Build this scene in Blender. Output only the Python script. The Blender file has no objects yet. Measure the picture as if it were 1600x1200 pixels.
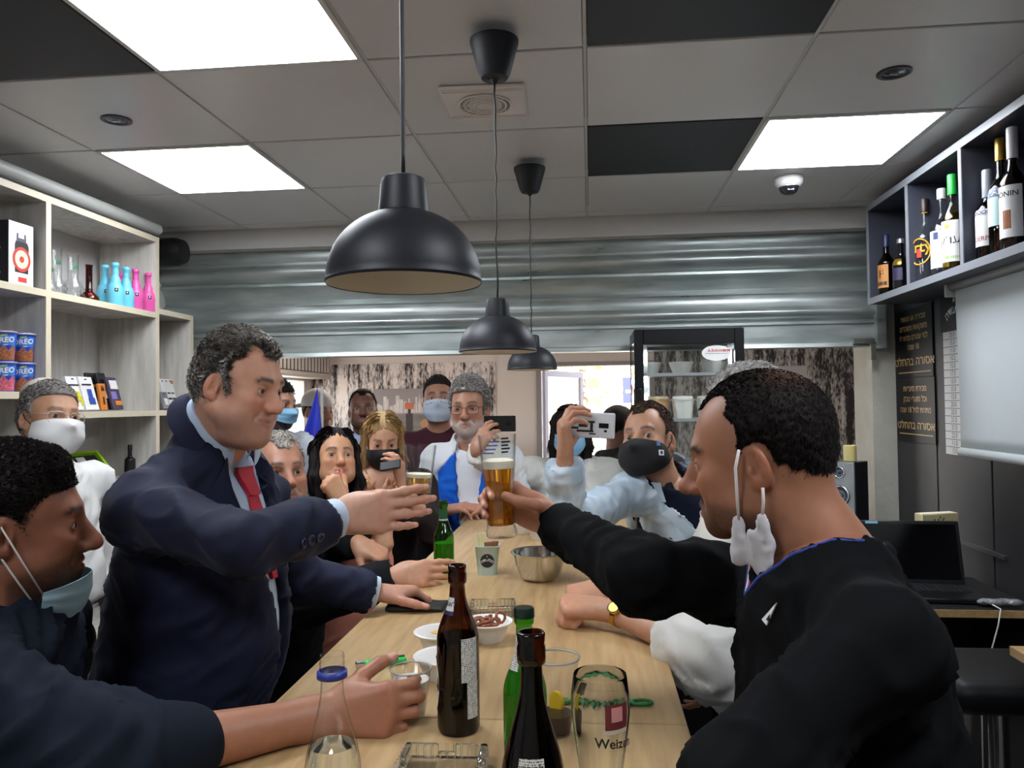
import bpy, math, random
import numpy as np
from mathutils import Vector, Matrix
from mathutils.bvhtree import BVHTree
random.seed(7)
RNG = np.random.default_rng(7)
scene = bpy.context.scene
COL = scene.collection

# ------------------------------------------------------------------ camera, world, sun, exposure
F_PX = 1202.0; YAW = math.radians(5.78); PITCH = math.radians(1.4); ROLL = 0.0128; CAM_Z = 1.54
_f = np.array([-math.sin(YAW)*math.cos(PITCH), math.cos(YAW)*math.cos(PITCH), math.sin(PITCH)])
_r0 = np.array([math.cos(YAW), math.sin(YAW), 0.0]); _u0 = np.cross(_r0, _f)
_u = _u0*math.cos(ROLL)+_r0*math.sin(ROLL); _r = _r0*math.cos(ROLL)-_u0*math.sin(ROLL)
cam_data = bpy.data.cameras.new('camera'); cam = bpy.data.objects.new('camera', cam_data); COL.objects.link(cam)
cam_data.sensor_width = 36.0; cam_data.lens = 36.0*F_PX/1600.0; cam_data.clip_start = 0.02
cam.matrix_world = Matrix(((_r[0], _u[0], -_f[0], 0), (_r[1], _u[1], -_f[1], 0), (_r[2], _u[2], -_f[2], CAM_Z), (0, 0, 0, 1)))
scene.camera = cam
def ray(px, py): return (px-800)/F_PX*_r-(py-600)/F_PX*_u+_f
def at(px, py, Y):
    d = ray(px, py); return np.array([0, 0, CAM_Z])+d*(Y/d[1])
def onz(px, py, z):
    d = ray(px, py); return np.array([0, 0, CAM_Z])+d*((z-CAM_Z)/d[2])
def onx(px, py, x):
    d = ray(px, py); return np.array([0, 0, CAM_Z])+d*(x/d[0])

PANEL_STRENGTH = 9.0
world = bpy.data.worlds.new('world'); scene.world = world; world.use_nodes = True
wn = world.node_tree.nodes; wl = world.node_tree.links
bg = wn['Background']; sky = wn.new('ShaderNodeTexSky'); sky.sky_type = 'HOSEK_WILKIE'
sky.turbidity = 5.0; sky.ground_albedo = 0.5; sky.sun_direction = Vector((-0.35, -0.62, 0.7)).normalized()
wl.new(sky.outputs[0], bg.inputs[0]); bg.inputs[1].default_value = 9.0
sun_d = bpy.data.lights.new('sun', 'SUN'); sun_d.energy = 14.0; sun_d.angle = 0.01; sun_d.color = (1, .96, .9)
sun = bpy.data.objects.new('sun', sun_d); COL.objects.link(sun)
sun.rotation_euler = Vector((0.35, 0.62, -0.7)).to_track_quat('-Z', 'Y').to_euler()
vs = scene.view_settings
scene.display_settings.display_device = 'sRGB'
vs.view_transform = 'Standard'; vs.look = 'None'; vs.exposure = 1.2; scene.cycles.transparent_max_bounces = 24; vs.gamma = 1.0; vs.use_curve_mapping = False

# ------------------------------------------------------------------ materials
MATS = {}
def srgb(*c):
    if len(c) == 1:
        h = c[0].lstrip('#'); c = [int(h[i:i+2], 16)/255 for i in (0, 2, 4)]
    return tuple((x/12.92 if x <= .04045 else ((x+.055)/1.055)**2.4) for x in c)
def mat(name, col='#808080', rough=.5, metal=0., spec=.5, bump=None, var=None, attr=False, emit=None, trans=0., sss=0., sheen=0., coat=0., stretch=(1, 1, 1)):
    """principled material; bump=(scale,strength[,distance]); var=(scale,amount) multiplies the colour with noise"""
    if name in MATS: return MATS[name]
    m = bpy.data.materials.new(name); m.use_nodes = True; MATS[name] = m
    n = m.node_tree.nodes; l = m.node_tree.links; b = n['Principled BSDF']
    c = srgb(col) if isinstance(col, str) else col
    b.inputs['Base Color'].default_value = (*c, 1); b.inputs['Roughness'].default_value = rough
    b.inputs['Metallic'].default_value = metal; b.inputs['Specular IOR Level'].default_value = spec
    if trans: b.inputs['Transmission Weight'].default_value = trans
    if sss:
        b.inputs['Subsurface Weight'].default_value = sss; b.inputs['Subsurface Radius'].default_value = (.012, .005, .003); b.inputs['Subsurface Scale'].default_value = 1.0
    if sheen: b.inputs['Sheen Weight'].default_value = sheen; b.inputs['Sheen Roughness'].default_value = .5
    if coat: b.inputs['Coat Weight'].default_value = coat; b.inputs['Coat Roughness'].default_value = .08
    if emit: b.inputs['Emission Color'].default_value = (*c, 1); b.inputs['Emission Strength'].default_value = emit
    src = None
    if attr:
        a = n.new('ShaderNodeAttribute'); a.attribute_name = 'col'; src = a.outputs['Color']
    tc = None
    def coords():
        nonlocal tc
        if tc is None:
            t = n.new('ShaderNodeTexCoord'); mp = n.new('ShaderNodeMapping'); mp.inputs['Scale'].default_value = stretch
            l.new(t.outputs['Object'], mp.inputs[0]); tc = mp.outputs[0]
        return tc
    if var:
        t = n.new('ShaderNodeTexNoise'); t.inputs['Scale'].default_value = var[0]; t.inputs['Detail'].default_value = 4
        l.new(coords(), t.inputs['Vector'])
        mr = n.new('ShaderNodeMapRange'); mr.inputs[1].default_value = .25; mr.inputs[2].default_value = .75
        mr.inputs[3].default_value = 1-var[1]; mr.inputs[4].default_value = 1+var[1]; l.new(t.outputs['Fac'], mr.inputs[0])
        mx = n.new('ShaderNodeMix'); mx.data_type = 'RGBA'; mx.blend_type = 'MULTIPLY'; mx.inputs[0].default_value = 1
        if src is not None: l.new(src, mx.inputs[6])
        else: mx.inputs[6].default_value = (*c, 1)
        l.new(mr.outputs[0], mx.inputs[7]); src = mx.outputs[2]
    if src is not None: l.new(src, b.inputs['Base Color'])
    if bump:
        t = n.new('ShaderNodeTexNoise'); t.inputs['Scale'].default_value = bump[0]; t.inputs['Detail'].default_value = 3
        l.new(coords(), t.inputs['Vector'])
        bp = n.new('ShaderNodeBump'); bp.inputs['Strength'].default_value = bump[1]; bp.inputs['Distance'].default_value = bump[2] if len(bump) > 2 else .002
        l.new(t.outputs['Fac'], bp.inputs['Height']); l.new(bp.outputs[0], b.inputs['Normal'])
    return m
def glass(name, tint=(1, 1, 1), edge=.6, rough=.0, refl=1.0):
    """thin walled glass: clear or tinted transmission that deepens at grazing angles, plus a fresnel reflection"""
    if name in MATS: return MATS[name]
    m = bpy.data.materials.new(name); m.use_nodes = True; MATS[name] = m
    n = m.node_tree.nodes; l = m.node_tree.links; n.remove(n['Principled BSDF']); out = n['Material Output']
    tr = n.new('ShaderNodeBsdfTransparent'); gl = n.new('ShaderNodeBsdfGlossy'); gl.inputs['Roughness'].default_value = rough
    gl.inputs['Color'].default_value = (refl, refl, refl, 1)
    lw = n.new('ShaderNodeLayerWeight'); lw.inputs[0].default_value = .5
    mx = n.new('ShaderNodeMix'); mx.data_type = 'RGBA'; mx.inputs[6].default_value = (*tint, 1); mx.inputs[7].default_value = (*[t*edge for t in tint], 1)
    fp_ = n.new('ShaderNodeMath'); fp_.operation = 'POWER'; fp_.inputs[1].default_value = 4.0; l.new(lw.outputs['Facing'], fp_.inputs[0]); l.new(fp_.outputs[0], mx.inputs[0]); l.new(mx.outputs[2], tr.inputs[0])
    pw = n.new('ShaderNodeMath'); pw.operation = 'POWER'; pw.inputs[1].default_value = 3.5; l.new(lw.outputs['Facing'], pw.inputs[0])
    fr = n.new('ShaderNodeMath'); fr.operation = 'MULTIPLY_ADD'; fr.inputs[1].default_value = .45; fr.inputs[2].default_value = .035; l.new(pw.outputs[0], fr.inputs[0])
    ms = n.new('ShaderNodeMixShader'); l.new(fr.outputs[0], ms.inputs[0]); l.new(tr.outputs[0], ms.inputs[1]); l.new(gl.outputs[0], ms.inputs[2])
    l.new(ms.outputs[0], out.inputs[0]); return m
def wood(name, c1, c2, scale=(14, 1.2, 14), rough=.45, knots=False, bump=.15):
    if name in MATS: return MATS[name]
    m = bpy.data.materials.new(name); m.use_nodes = True; MATS[name] = m
    n = m.node_tree.nodes; l = m.node_tree.links; b = n['Principled BSDF']; b.inputs['Roughness'].default_value = rough
    t = n.new('ShaderNodeTexCoord'); mp = n.new('ShaderNodeMapping'); mp.inputs['Scale'].default_value = scale; l.new(t.outputs['Object'], mp.inputs[0])
    big = n.new('ShaderNodeTexNoise'); big.inputs['Scale'].default_value = .7; big.inputs['Detail'].default_value = 3; big.inputs['Distortion'].default_value = 1.2; l.new(mp.outputs[0], big.inputs['Vector'])
    fine = n.new('ShaderNodeTexNoise'); fine.inputs['Scale'].default_value = 6; fine.inputs['Detail'].default_value = 5; l.new(mp.outputs[0], fine.inputs['Vector'])
    ad = n.new('ShaderNodeMath'); ad.operation = 'ADD'; l.new(big.outputs['Fac'], ad.inputs[0]); l.new(fine.outputs['Fac'], ad.inputs[1])
    hf = n.new('ShaderNodeMapRange'); hf.inputs[1].default_value = .7; hf.inputs[2].default_value = 1.35; l.new(ad.outputs[0], hf.inputs[0])
    mx = n.new('ShaderNodeMix'); mx.data_type = 'RGBA'; mx.inputs[6].default_value = (*srgb(c1), 1); mx.inputs[7].default_value = (*srgb(c2), 1)
    l.new(hf.outputs[0], mx.inputs[0]); col = mx.outputs[2]
    if knots:
        vo = n.new('ShaderNodeTexVoronoi'); vo.inputs['Scale'].default_value = 1.0
        mp2 = n.new('ShaderNodeMapping'); mp2.inputs['Scale'].default_value = (3.2, 3.2, 1.7); l.new(t.outputs['Object'], mp2.inputs[0]); l.new(mp2.outputs[0], vo.inputs['Vector'])
        mr = n.new('ShaderNodeMapRange'); mr.inputs[1].default_value = .04; mr.inputs[2].default_value = .13; mr.inputs[3].default_value = .55; mr.inputs[4].default_value = 1; l.new(vo.outputs['Distance'], mr.inputs[0])
        mm = n.new('ShaderNodeMix'); mm.data_type = 'RGBA'; mm.blend_type = 'MULTIPLY'; mm.inputs[0].default_value = 1; l.new(col, mm.inputs[6]); l.new(mr.outputs[0], mm.inputs[7]); col = mm.outputs[2]
    l.new(col, b.inputs['Base Color'])
    bp = n.new('ShaderNodeBump'); bp.inputs['Strength'].default_value = bump; bp.inputs['Distance'].default_value = .001; l.new(fine.outputs['Fac'], bp.inputs['Height']); l.new(bp.outputs[0], b.inputs['Normal'])
    return m

# ------------------------------------------------------------------ objects
def mesh_obj(name, V, Fc, material=None, parent=None, smooth=True, col=None, loc=None):
    """V (n,3); Fc: list of polygons or (m,4) array; one mesh object"""
    V = np.asarray(V, dtype=np.float32).reshape(-1, 3)
    me = bpy.data.meshes.new(name)
    if isinstance(Fc, np.ndarray):
        k = Fc.shape[1]; me.vertices.add(len(V)); me.vertices.foreach_set('co', V.ravel())
        me.loops.add(Fc.size); me.loops.foreach_set('vertex_index', Fc.astype(np.int32).ravel())
        me.polygons.add(len(Fc)); me.polygons.foreach_set('loop_start', np.arange(0, Fc.size, k, dtype=np.int32))
        me.update(calc_edges=True)
    else:
        me.from_pydata(V.tolist(), [], [tuple(int(i) for i in f) for f in Fc]); me.update()
    me.polygons.foreach_set('use_smooth', np.full(len(me.polygons), smooth))
    if col is not None:
        a = me.attributes.new('col', 'FLOAT_COLOR', 'POINT')
        a.data.foreach_set('color', np.c_[np.asarray(col, dtype=np.float32), np.ones(len(V), np.float32)].ravel())
    if material: me.materials.append(material)
    o = bpy.data.objects.new(name, me); COL.objects.link(o)
    if parent is not None: o.parent = parent
    if loc is not None: o.location = loc
    return o
def thing(name, label, cat, loc=(0, 0, 0), rotz=0., group=None):
    o = bpy.data.objects.new(name, None); COL.objects.link(o); o.empty_display_size = .05
    o.location = tuple(float(v) for v in loc); o.rotation_euler = (0, 0, rotz); o['label'] = label; o['category'] = cat
    if group: o['group'] = group
    return o
def tag(o, label, cat, group=None):
    o['label'] = label; o['category'] = cat
    if group: o['group'] = group
    return o
def structure(o): o['kind'] = 'structure'; return o
def dup(root, loc, rotz=None, label=None):
    r = root.copy(); COL.objects.link(r); r.location = tuple(float(v) for v in loc)
    if rotz is not None: r.rotation_euler = (0, 0, rotz)
    if label: r['label'] = label
    for ch in list(root.children):
        c = ch.copy(); COL.objects.link(c); c.parent = r
        for g in list(ch.children):
            d = g.copy(); COL.objects.link(d); d.parent = c
    return r
class MB:
    """collects shapes into one mesh"""
    def __init__(s): s.V = []; s.F = []
    def add(s, V, Fc):
        o = len(s.V); s.V += [tuple(v) for v in V]; s.F += [tuple(int(i)+o for i in f) for f in Fc]; return s
    def box(s, lo, hi, bev=0.):
        x0, y0, z0 = lo; x1, y1, z1 = hi
        if bev <= 0:
            V = [(x0, y0, z0), (x1, y0, z0), (x1, y1, z0), (x0, y1, z0), (x0, y0, z1), (x1, y0, z1), (x1, y1, z1), (x0, y1, z1)]
            return s.add(V, [(0, 3, 2, 1), (4, 5, 6, 7), (0, 1, 5, 4), (1, 2, 6, 5), (2, 3, 7, 6), (3, 0, 4, 7)])
        b = min(bev, (x1-x0)/2.01, (y1-y0)/2.01, (z1-z0)/2.01)
        V = []
        for (X, Y, Z, sx, sy, sz) in [(x0, y0, z0, 1, 1, 1), (x1, y0, z0, -1, 1, 1), (x1, y1, z0, -1, -1, 1), (x0, y1, z0, 1, -1, 1), (x0, y0, z1, 1, 1, -1), (x1, y0, z1, -1, 1, -1), (x1, y1, z1, -1, -1, -1), (x0, y1, z1, 1, -1, -1)]:
            V += [(X, Y+sy*b, Z+sz*b), (X+sx*b, Y, Z+sz*b), (X+sx*b, Y+sy*b, Z)]
        i = lambda c, a: c*3+a
        Fc = [(i(0, 2), i(3, 2), i(2, 2), i(1, 2)), (i(4, 2), i(5, 2), i(6, 2), i(7, 2)), (i(0, 1), i(1, 1), i(5, 1), i(4, 1)), (i(2, 1), i(3, 1), i(7, 1), i(6, 1)), (i(1, 0), i(2, 0), i(6, 0), i(5, 0)), (i(3, 0), i(0, 0), i(4, 0), i(7, 0))]
        for a, c in ((0, 1), (2, 3), (4, 5), (6, 7)):
            up = a >= 4
            q = (i(a, 1), i(a, 2), i(c, 2), i(c, 1)); Fc.append(q if not up else q[::-1])
        for a, c in ((1, 2), (3, 0), (5, 6), (7, 4)):
            up = a >= 4
            q = (i(a, 0), i(a, 2), i(c, 2), i(c, 0)); Fc.append(q if not up else q[::-1])
        for a, c in ((0, 4), (1, 5), (2, 6), (3, 7)):
            q = (i(a, 0), i(a, 1), i(c, 1), i(c, 0)); Fc.append(q if a in (0, 2) else q[::-1])
        for c in range(8):
            q = (i(c, 0), i(c, 1), i(c, 2)); Fc.append(q if c in (1, 3, 4, 6) else q[::-1])
        return s.add(V, Fc)
    def lathe(s, prof, n=32, c=(0, 0, 0), flute=None):
        V = []; Fc = []; rows = []
        for (r, z) in prof:
            if r < 1e-6: V.append((c[0], c[1], c[2]+z)); rows.append([len(V)-1]); continue
            row = []
            for i in range(n):
                a = 2*math.pi*i/n; rr = r*(1 if flute is None else flute(a, z))
                V.append((c[0]+rr*math.cos(a), c[1]+rr*math.sin(a), c[2]+z)); row.append(len(V)-1)
            rows.append(row)
        for a, b in zip(rows[:-1], rows[1:]):
            for i in range(n):
                j = (i+1) % n
                if len(a) == 1 and len(b) == 1: continue
                if len(a) == 1: Fc.append((a[0], b[j], b[i])) if True else 0
                elif len(b) == 1: Fc.append((a[i], a[j], b[0]))
                else: Fc.append((a[i], a[j], b[j], b[i]))
        return s.add(V, Fc)
    def tube(s, pts, r, n=10, closed=False, cap=True):
        P = [np.array(p, float) for p in pts]; m = len(P); V = []; Fc = []; up = None
        rs = r if hasattr(r, '__len__') else [r]*m
        for k, p in enumerate(P):
            t = (P[(k+1) % m]-P[k-1]) if closed else (P[min(k+1, m-1)]-P[max(k-1, 0)])
            t = t/(np.linalg.norm(t)+1e-9)
            if up is None: up = np.array([0, 0, 1.]) if abs(t[2]) < .9 else np.array([1., 0, 0])
            a = np.cross(t, up); a /= np.linalg.norm(a)+1e-9; b = np.cross(a, t); up = b
            for i in range(n):
                w = 2*math.pi*i/n; V.append(p+rs[k]*(math.cos(w)*a+math.sin(w)*b))
        for k in range(m if closed else m-1):
            for i in range(n):
                j = (i+1) % n; k2 = (k+1) % m
                Fc.append((k*n+i, k2*n+i, k2*n+j, k*n+j))
        if cap and not closed:
            Fc.append(tuple(range(n))); Fc.append(tuple((m-1)*n+i for i in range(n))[::-1])
        return s.add(V, Fc)
    def prism(s, poly, z0, z1, M=None):
        """extrude a 2D polygon along local z; M maps local->object"""
        n = len(poly); V = [(x, y, z0) for x, y in poly]+[(x, y, z1) for x, y in poly]
        if M is not None: V = [tuple(M @ Vector(v)) for v in V]
        return s.add(V, [tuple(range(n))[::-1], tuple(range(n, 2*n))]+[(i, (i+1) % n, n+(i+1) % n, n+i) for i in range(n)])
    def build(s, name, material, parent=None, smooth=False, loc=None):
        o = mesh_obj(name, s.V, s.F, material, parent, smooth=smooth, loc=loc)
        if smooth == 'auto':
            pass
        return o
def auto_smooth(o, ang=40):
    me = o.data; me.polygons.foreach_set('use_smooth', np.ones(len(me.polygons), bool))
    if hasattr(me, 'set_sharp_from_angle'): me.set_sharp_from_angle(angle=math.radians(ang))
    return o
def sm(o, ang=40): return auto_smooth(o, ang)
def text_mesh(txt, size=1., extrude=.0, align='CENTER', bold=0.):
    cu = bpy.data.curves.new('lettering', 'FONT'); cu.body = txt; cu.size = size; cu.extrude = extrude; cu.align_x = align; cu.align_y = 'CENTER'; cu.offset = bold*size; cu.resolution_u = 3
    o = bpy.data.objects.new('lettering', cu); COL.objects.link(o)
    dg = bpy.context.evaluated_depsgraph_get(); me = bpy.data.meshes.new_from_object(o.evaluated_get(dg))
    V = np.array([v.co[:] for v in me.vertices]); Fc = [tuple(p.vertices) for p in me.polygons]
    bpy.data.objects.remove(o); bpy.data.curves.remove(cu); bpy.data.meshes.remove(me)
    return V.reshape(-1, 3), Fc
def heb(s): return s[::-1] if not any(c.isdigit() for c in s) else ' '.join(w if w.isdigit() else w[::-1] for w in reversed(s.split(' ')))
def lettering(lines, material, parent, place, name='lettering'):
    """lines: (text, size, x, y[, bold[, xscale]]) ; place(V)->V maps flat text coords to object coords"""
    out = None
    for ln in lines:
        t, sz, x, y = ln[:4]; V, Fc = text_mesh(t, sz, .0, bold=ln[4] if len(ln) > 4 else 0)
        if len(V) == 0: continue
        if len(ln) > 5: V[:, 0] *= ln[5]
        V[:, 0] += x; V[:, 1] += y; out = mesh_obj(name, place(V), Fc, material, parent, smooth=False)
    return out
def wrap(R, z0, a0=0., off=.0004):
    """flat text -> around a cylinder of radius R; a0 = angle of text centre (object space, 0 = -Y)"""
    def f(V):
        a = V[:, 0]/R+a0; rr = R+off+V[:, 2]
        return np.c_[rr*np.sin(a), -rr*np.cos(a), V[:, 1]+z0]
    return f
def patch_cyl(R, z0, z1, a0, a1, n=14, off=.0003, prof=None):
    """label wrapped round a bottle"""
    V = []; Fc = []; m = 6 if prof else 2
    for i in range(n+1):
        a = a0+(a1-a0)*i/n
        for k in range(m):
            z = z0+(z1-z0)*k/(m-1); r = (prof(z) if prof else R)+off
            V.append((r*math.sin(a), -r*math.cos(a), z))
    for i in range(n):
        for k in range(m-1): Fc.append((i*m+k, (i+1)*m+k, (i+1)*m+k+1, i*m+k+1))
    return V, Fc
# ------------------------------------------------------------------ implicit surfaces (bodies, clothes, hair)
def unit(v): v = np.asarray(v, float); return v/(np.linalg.norm(v)+1e-12)
class Sdf:
    def __init__(s): s.p = []
    def ell(s, c, r, R=None, k=.02, op='u'):
        c = np.asarray(c, float); r = np.asarray(r, float)
        e = r if R is None else np.abs(R)@r
        def d(P):
            q = P-c.astype(np.float32)
            if R is not None: q = q@R.astype(np.float32)
            k0 = np.sqrt(((q/r.astype(np.float32))**2).sum(-1)); k1 = np.sqrt(((q/(r*r).astype(np.float32))**2).sum(-1))+1e-9
            return k0*(k0-1)/k1
        s.p.append((d, c-e, c+e, k, op)); return s
    def cap(s, a, b, ra, rb, k=.02, op='u', flat=None, fl=1., cut=False):
        a = np.asarray(a, float); b = np.asarray(b, float); m = max(ra, rb); ab = (b-a).astype(np.float32); L2 = float(ab@ab)+1e-12
        fn = None
        if flat is not None:
            fn = np.asarray(flat, float)-ab*(np.dot(flat, ab)/L2); fn = unit(fn).astype(np.float32)
        def d(P):
            w = P-a.astype(np.float32); t0 = (w@ab)/L2; t = np.clip(t0, 0, 1); q = w-t[..., None]*ab
            q2 = (q*q).sum(-1); rad = ra+(rb-ra)*t
            if fn is not None:
                qn = q@fn; q2 = q2+qn*qn*(1/fl**2-1)
            o = np.sqrt(np.maximum(q2, 0))-rad
            if cut: o = np.maximum(o, (t0-1)*math.sqrt(L2))
            return o
        s.p.append((d, np.minimum(a, b)-m, np.maximum(a, b)+m, k, op)); return s
    def box(s, c, h, rad=.005, R=None, k=.01, op='u'):
        c = np.asarray(c, float); h = np.asarray(h, float); e = h if R is None else np.abs(R)@h
        def d(P):
            q = P-c.astype(np.float32)
            if R is not None: q = q@R.astype(np.float32)
            q = np.abs(q)-(h-rad).astype(np.float32)
            return np.sqrt((np.maximum(q, 0)**2).sum(-1))+np.minimum(q.max(-1), 0)-rad
        s.p.append((d, c-e, c+e, k, op)); return s
    def fun(s, f, lo, hi, k=.01, op='u'):
        s.p.append((f, np.asarray(lo, float), np.asarray(hi, float), k, op)); return s
    def mesh(s, res):
        us = [p for p in s.p if p[4] == 'u']
        lo = np.min([p[1]-p[3]*.5 for p in us], 0)-2*res; hi = np.max([p[2]+p[3]*.5 for p in us], 0)+2*res
        n = np.ceil((hi-lo)/res).astype(int)+1
        ax = [(lo[i]+res*np.arange(n[i])).astype(np.float32) for i in range(3)]
        Fd = np.full(n, .3, np.float32)
        for d, l, h, k, op in s.p:
            m = k+2*res
            i0 = np.clip(np.floor((l-m-lo)/res).astype(int), 0, n); i1 = np.clip(np.ceil((h+m-lo)/res).astype(int)+1, 0, n)
            if np.any(i1 <= i0): continue
            sl = tuple(slice(a, b) for a, b in zip(i0, i1))
            P = np.stack(np.meshgrid(*[ax[i][sl[i]] for i in range(3)], indexing='ij'), -1)
            v = d(P).astype(np.float32); o = Fd[sl]
            if op == 'u':
                hh = np.clip(.5+.5*(o-v)/k, 0, 1); Fd[sl] = o*(1-hh)+v*hh-k*hh*(1-hh)
            elif op == 's':
                hh = np.clip(.5+.5*(-o-v)/k, 0, 1) if k > 0 else 0
                Fd[sl] = -((-o)*(1-hh)+v*hh-k*hh*(1-hh)) if k > 0 else np.maximum(o, -v)
            else:
                Fd[sl] = np.maximum(o, v)
        Fd[0] = Fd[-1] = .3; Fd[:, 0] = Fd[:, -1] = .3; Fd[:, :, 0] = Fd[:, :, -1] = .3
        return surface_nets(Fd, lo, res)
def surface_nets(Fd, lo, res):
    S = Fd < 0; nx, ny, nz = Fd.shape
    cnt = np.zeros((nx-1, ny-1, nz-1), np.int8)
    for a in (0, 1):
        for b in (0, 1):
            for c in (0, 1): cnt += S[a:nx-1+a, b:ny-1+b, c:nz-1+c]
    I = np.argwhere((cnt > 0) & (cnt < 8)); idx = np.full(cnt.shape, -1, np.int32); idx[tuple(I.T)] = np.arange(len(I))
    acc = np.zeros((len(I), 3)); num = np.zeros(len(I)); lin = lambda q: Fd[I[:, 0]+q[0], I[:, 1]+q[1], I[:, 2]+q[2]]
    for axis in range(3):
        o1, o2 = [i for i in range(3) if i != axis]
        for a in (0, 1):
            for b in (0, 1):
                p = [0, 0, 0]; p[o1] = a; p[o2] = b; q = list(p); q[axis] = 1
                fa = lin(p); fb = lin(q); cr = (fa < 0) != (fb < 0); t = np.where(cr, fa/(fa-fb+1e-20), 0)
                pt = np.tile(np.array(p, float), (len(I), 1)); pt[:, axis] = t
                acc += pt*cr[:, None]; num += cr
    V = lo+res*(I+acc/np.maximum(num, 1)[:, None])
    Q = []
    for axis in range(3):
        o1, o2 = [(1, 2), (2, 0), (0, 1)][axis]
        A = np.take(S, range(0, S.shape[axis]-1), axis); B = np.take(S, range(1, S.shape[axis]), axis)
        E = np.argwhere(A != B); E = E[(E[:, o1] > 0) & (E[:, o2] > 0) & (E[:, o1] < S.shape[o1]-1) & (E[:, o2] < S.shape[o2]-1)]
        ins = S[tuple(E.T)]
        def g(d1, d2):
            e = E.copy(); e[:, o1] -= d1; e[:, o2] -= d2; return idx[tuple(e.T)]
        q = np.stack([g(1, 1), g(0, 1), g(0, 0), g(1, 0)], 1); q[~ins] = q[~ins][:, ::-1]; Q.append(q)
    Q = np.concatenate(Q); Q = Q[(Q >= 0).all(1)]
    return V, Q
def vnormals(V, Q):
    N = np.zeros_like(V); a = V[Q[:, 2]]-V[Q[:, 0]]; b = V[Q[:, 3]]-V[Q[:, 1]]; fn = np.cross(a, b)
    for k in range(3): N[:, k] = sum(np.bincount(Q[:, i], fn[:, k], len(V)) for i in range(4))
    return N/(np.linalg.norm(N, axis=1, keepdims=True)+1e-12)
def smooth_mesh(V, Q, it=1, lam=.5):
    for _ in range(it):
        A = np.zeros_like(V); c = np.zeros(len(V))
        for i in range(4):
            np.add.at(A, Q[:, i], V[Q[:, (i+1) % 4]]+V[Q[:, (i+3) % 4]]); np.add.at(c, Q[:, i], 2)
        V = V+lam*(A/np.maximum(c, 1)[:, None]-V)
    return V
def join(parts):
    V = []; Q = []; C = []; o = 0
    for p in parts:
        V.append(p[0]); Q.append(p[1]+o); o += len(p[0])
        if len(p) > 2: C.append(p[2])
    return np.concatenate(V), np.concatenate(Q), (np.concatenate(C) if C else None)
def _h(i): 
    i = (i ^ 61) ^ (i >> 16); i = (i*9) & 0xffffffff; i = i ^ (i >> 4); i = (i*0x27d4eb2d) & 0xffffffff; return ((i ^ (i >> 15)) & 0xffff)/65535.
def vnoise(P):
    P = np.asarray(P, float); i = np.floor(P).astype(np.int64); f = P-i; f = f*f*(3-2*f); o = 0
    for a in (0, 1):
        for b in (0, 1):
            for c in (0, 1):
                h = _h(((i[:, 0]+a)*73856093 ^ (i[:, 1]+b)*19349663 ^ (i[:, 2]+c)*83492791) & 0xffffffff)
                o = o+h*(f[:, 0] if a else 1-f[:, 0])*(f[:, 1] if b else 1-f[:, 1])*(f[:, 2] if c else 1-f[:, 2])
    return o
def ridge(P): return 1-np.abs(2*vnoise(P)-1)
def bvh(V, Q): return BVHTree.FromPolygons([tuple(v) for v in V], [tuple(int(i) for i in q) for q in Q])
def drape(tree, origin_fn, U, W, off=.004, thick=.003, maxd=2.):
    """grid of (origin, direction) rays laid on a surface -> thick patch. origin_fn(u,w)->(o,d)"""
    nu, nw = len(U), len(W); top = np.zeros((nu, nw, 3)); nor = np.zeros((nu, nw, 3)); last = None
    for i, u in enumerate(U):
        for j, w in enumerate(W):
            o, d = origin_fn(u, w); h = tree.ray_cast(Vector(o), Vector(d), maxd)
            if h[0] is None:
                top[i, j] = last[0] if last else o; nor[i, j] = last[1] if last else -np.asarray(d)
            else:
                n = np.array(h[1]); n = n if np.dot(n, d) < 0 else -n; top[i, j] = np.array(h[0])+n*off; nor[i, j] = n; last = (top[i, j], n)
    return grid_solid(top, nor, thick)
def grid_solid(top, nor, thick):
    nu, nw = top.shape[:2]; A = top.reshape(-1, 3); B = (top-nor*thick).reshape(-1, 3); V = np.concatenate([A, B]); n = nu*nw; Fc = []
    g = lambda i, j: i*nw+j
    for i in range(nu-1):
        for j in range(nw-1):
            q = (g(i, j), g(i+1, j), g(i+1, j+1), g(i, j+1)); Fc += [q, tuple(x+n for x in q[::-1])]
    for i in range(nu-1):
        Fc += [(g(i, 0), g(i, 0)+n, g(i+1, 0)+n, g(i+1, 0)), (g(i, nw-1), g(i+1, nw-1), g(i+1, nw-1)+n, g(i, nw-1)+n)]
    for j in range(nw-1):
        Fc += [(g(0, j), g(0, j+1), g(0, j+1)+n, g(0, j)+n), (g(nu-1, j), g(nu-1, j)+n, g(nu-1, j+1)+n, g(nu-1, j+1))]
    return V, Fc
# ------------------------------------------------------------------ room shell
CEIL = 2.49; TX = .603; TY0 = 2.05; TY = .597
M_white = mat('painted plaster white', '#c9c8c6', .8, bump=(60, .15), var=(3, .06))
M_tile = mat('ceiling tile grey', '#d9d9d8', .32, spec=.45, bump=(900, .08, .0005), var=(2, .03))
M_tile_black = mat('ceiling tile black', '#16161c', .55)
M_tbar = mat('ceiling grid bar', '#cfcfcd', .4)
M_gap = mat('ceiling void dark', '#1a1a1a', .9)
M_panel = mat('lamp diffuser', '#f2f7ff', .5, emit=PANEL_STRENGTH)
M_dark_wall = mat('charcoal laminate wall', '#27272c', .55, bump=(400, .05), var=(2, .08))
M_floor = mat('dark floor tile', '#4a4744', .4, var=(4, .1))
def slab(name, lo, hi, m, kind=True, parent=None, bev=0.):
    o = MB().box(lo, hi, bev).build(name, m, parent)
    if kind and parent is None: structure(o)
    return o
floor = slab('floor', (-3.6, -1.6, -.1), (3.6, 7.7, 0), M_floor)
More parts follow.
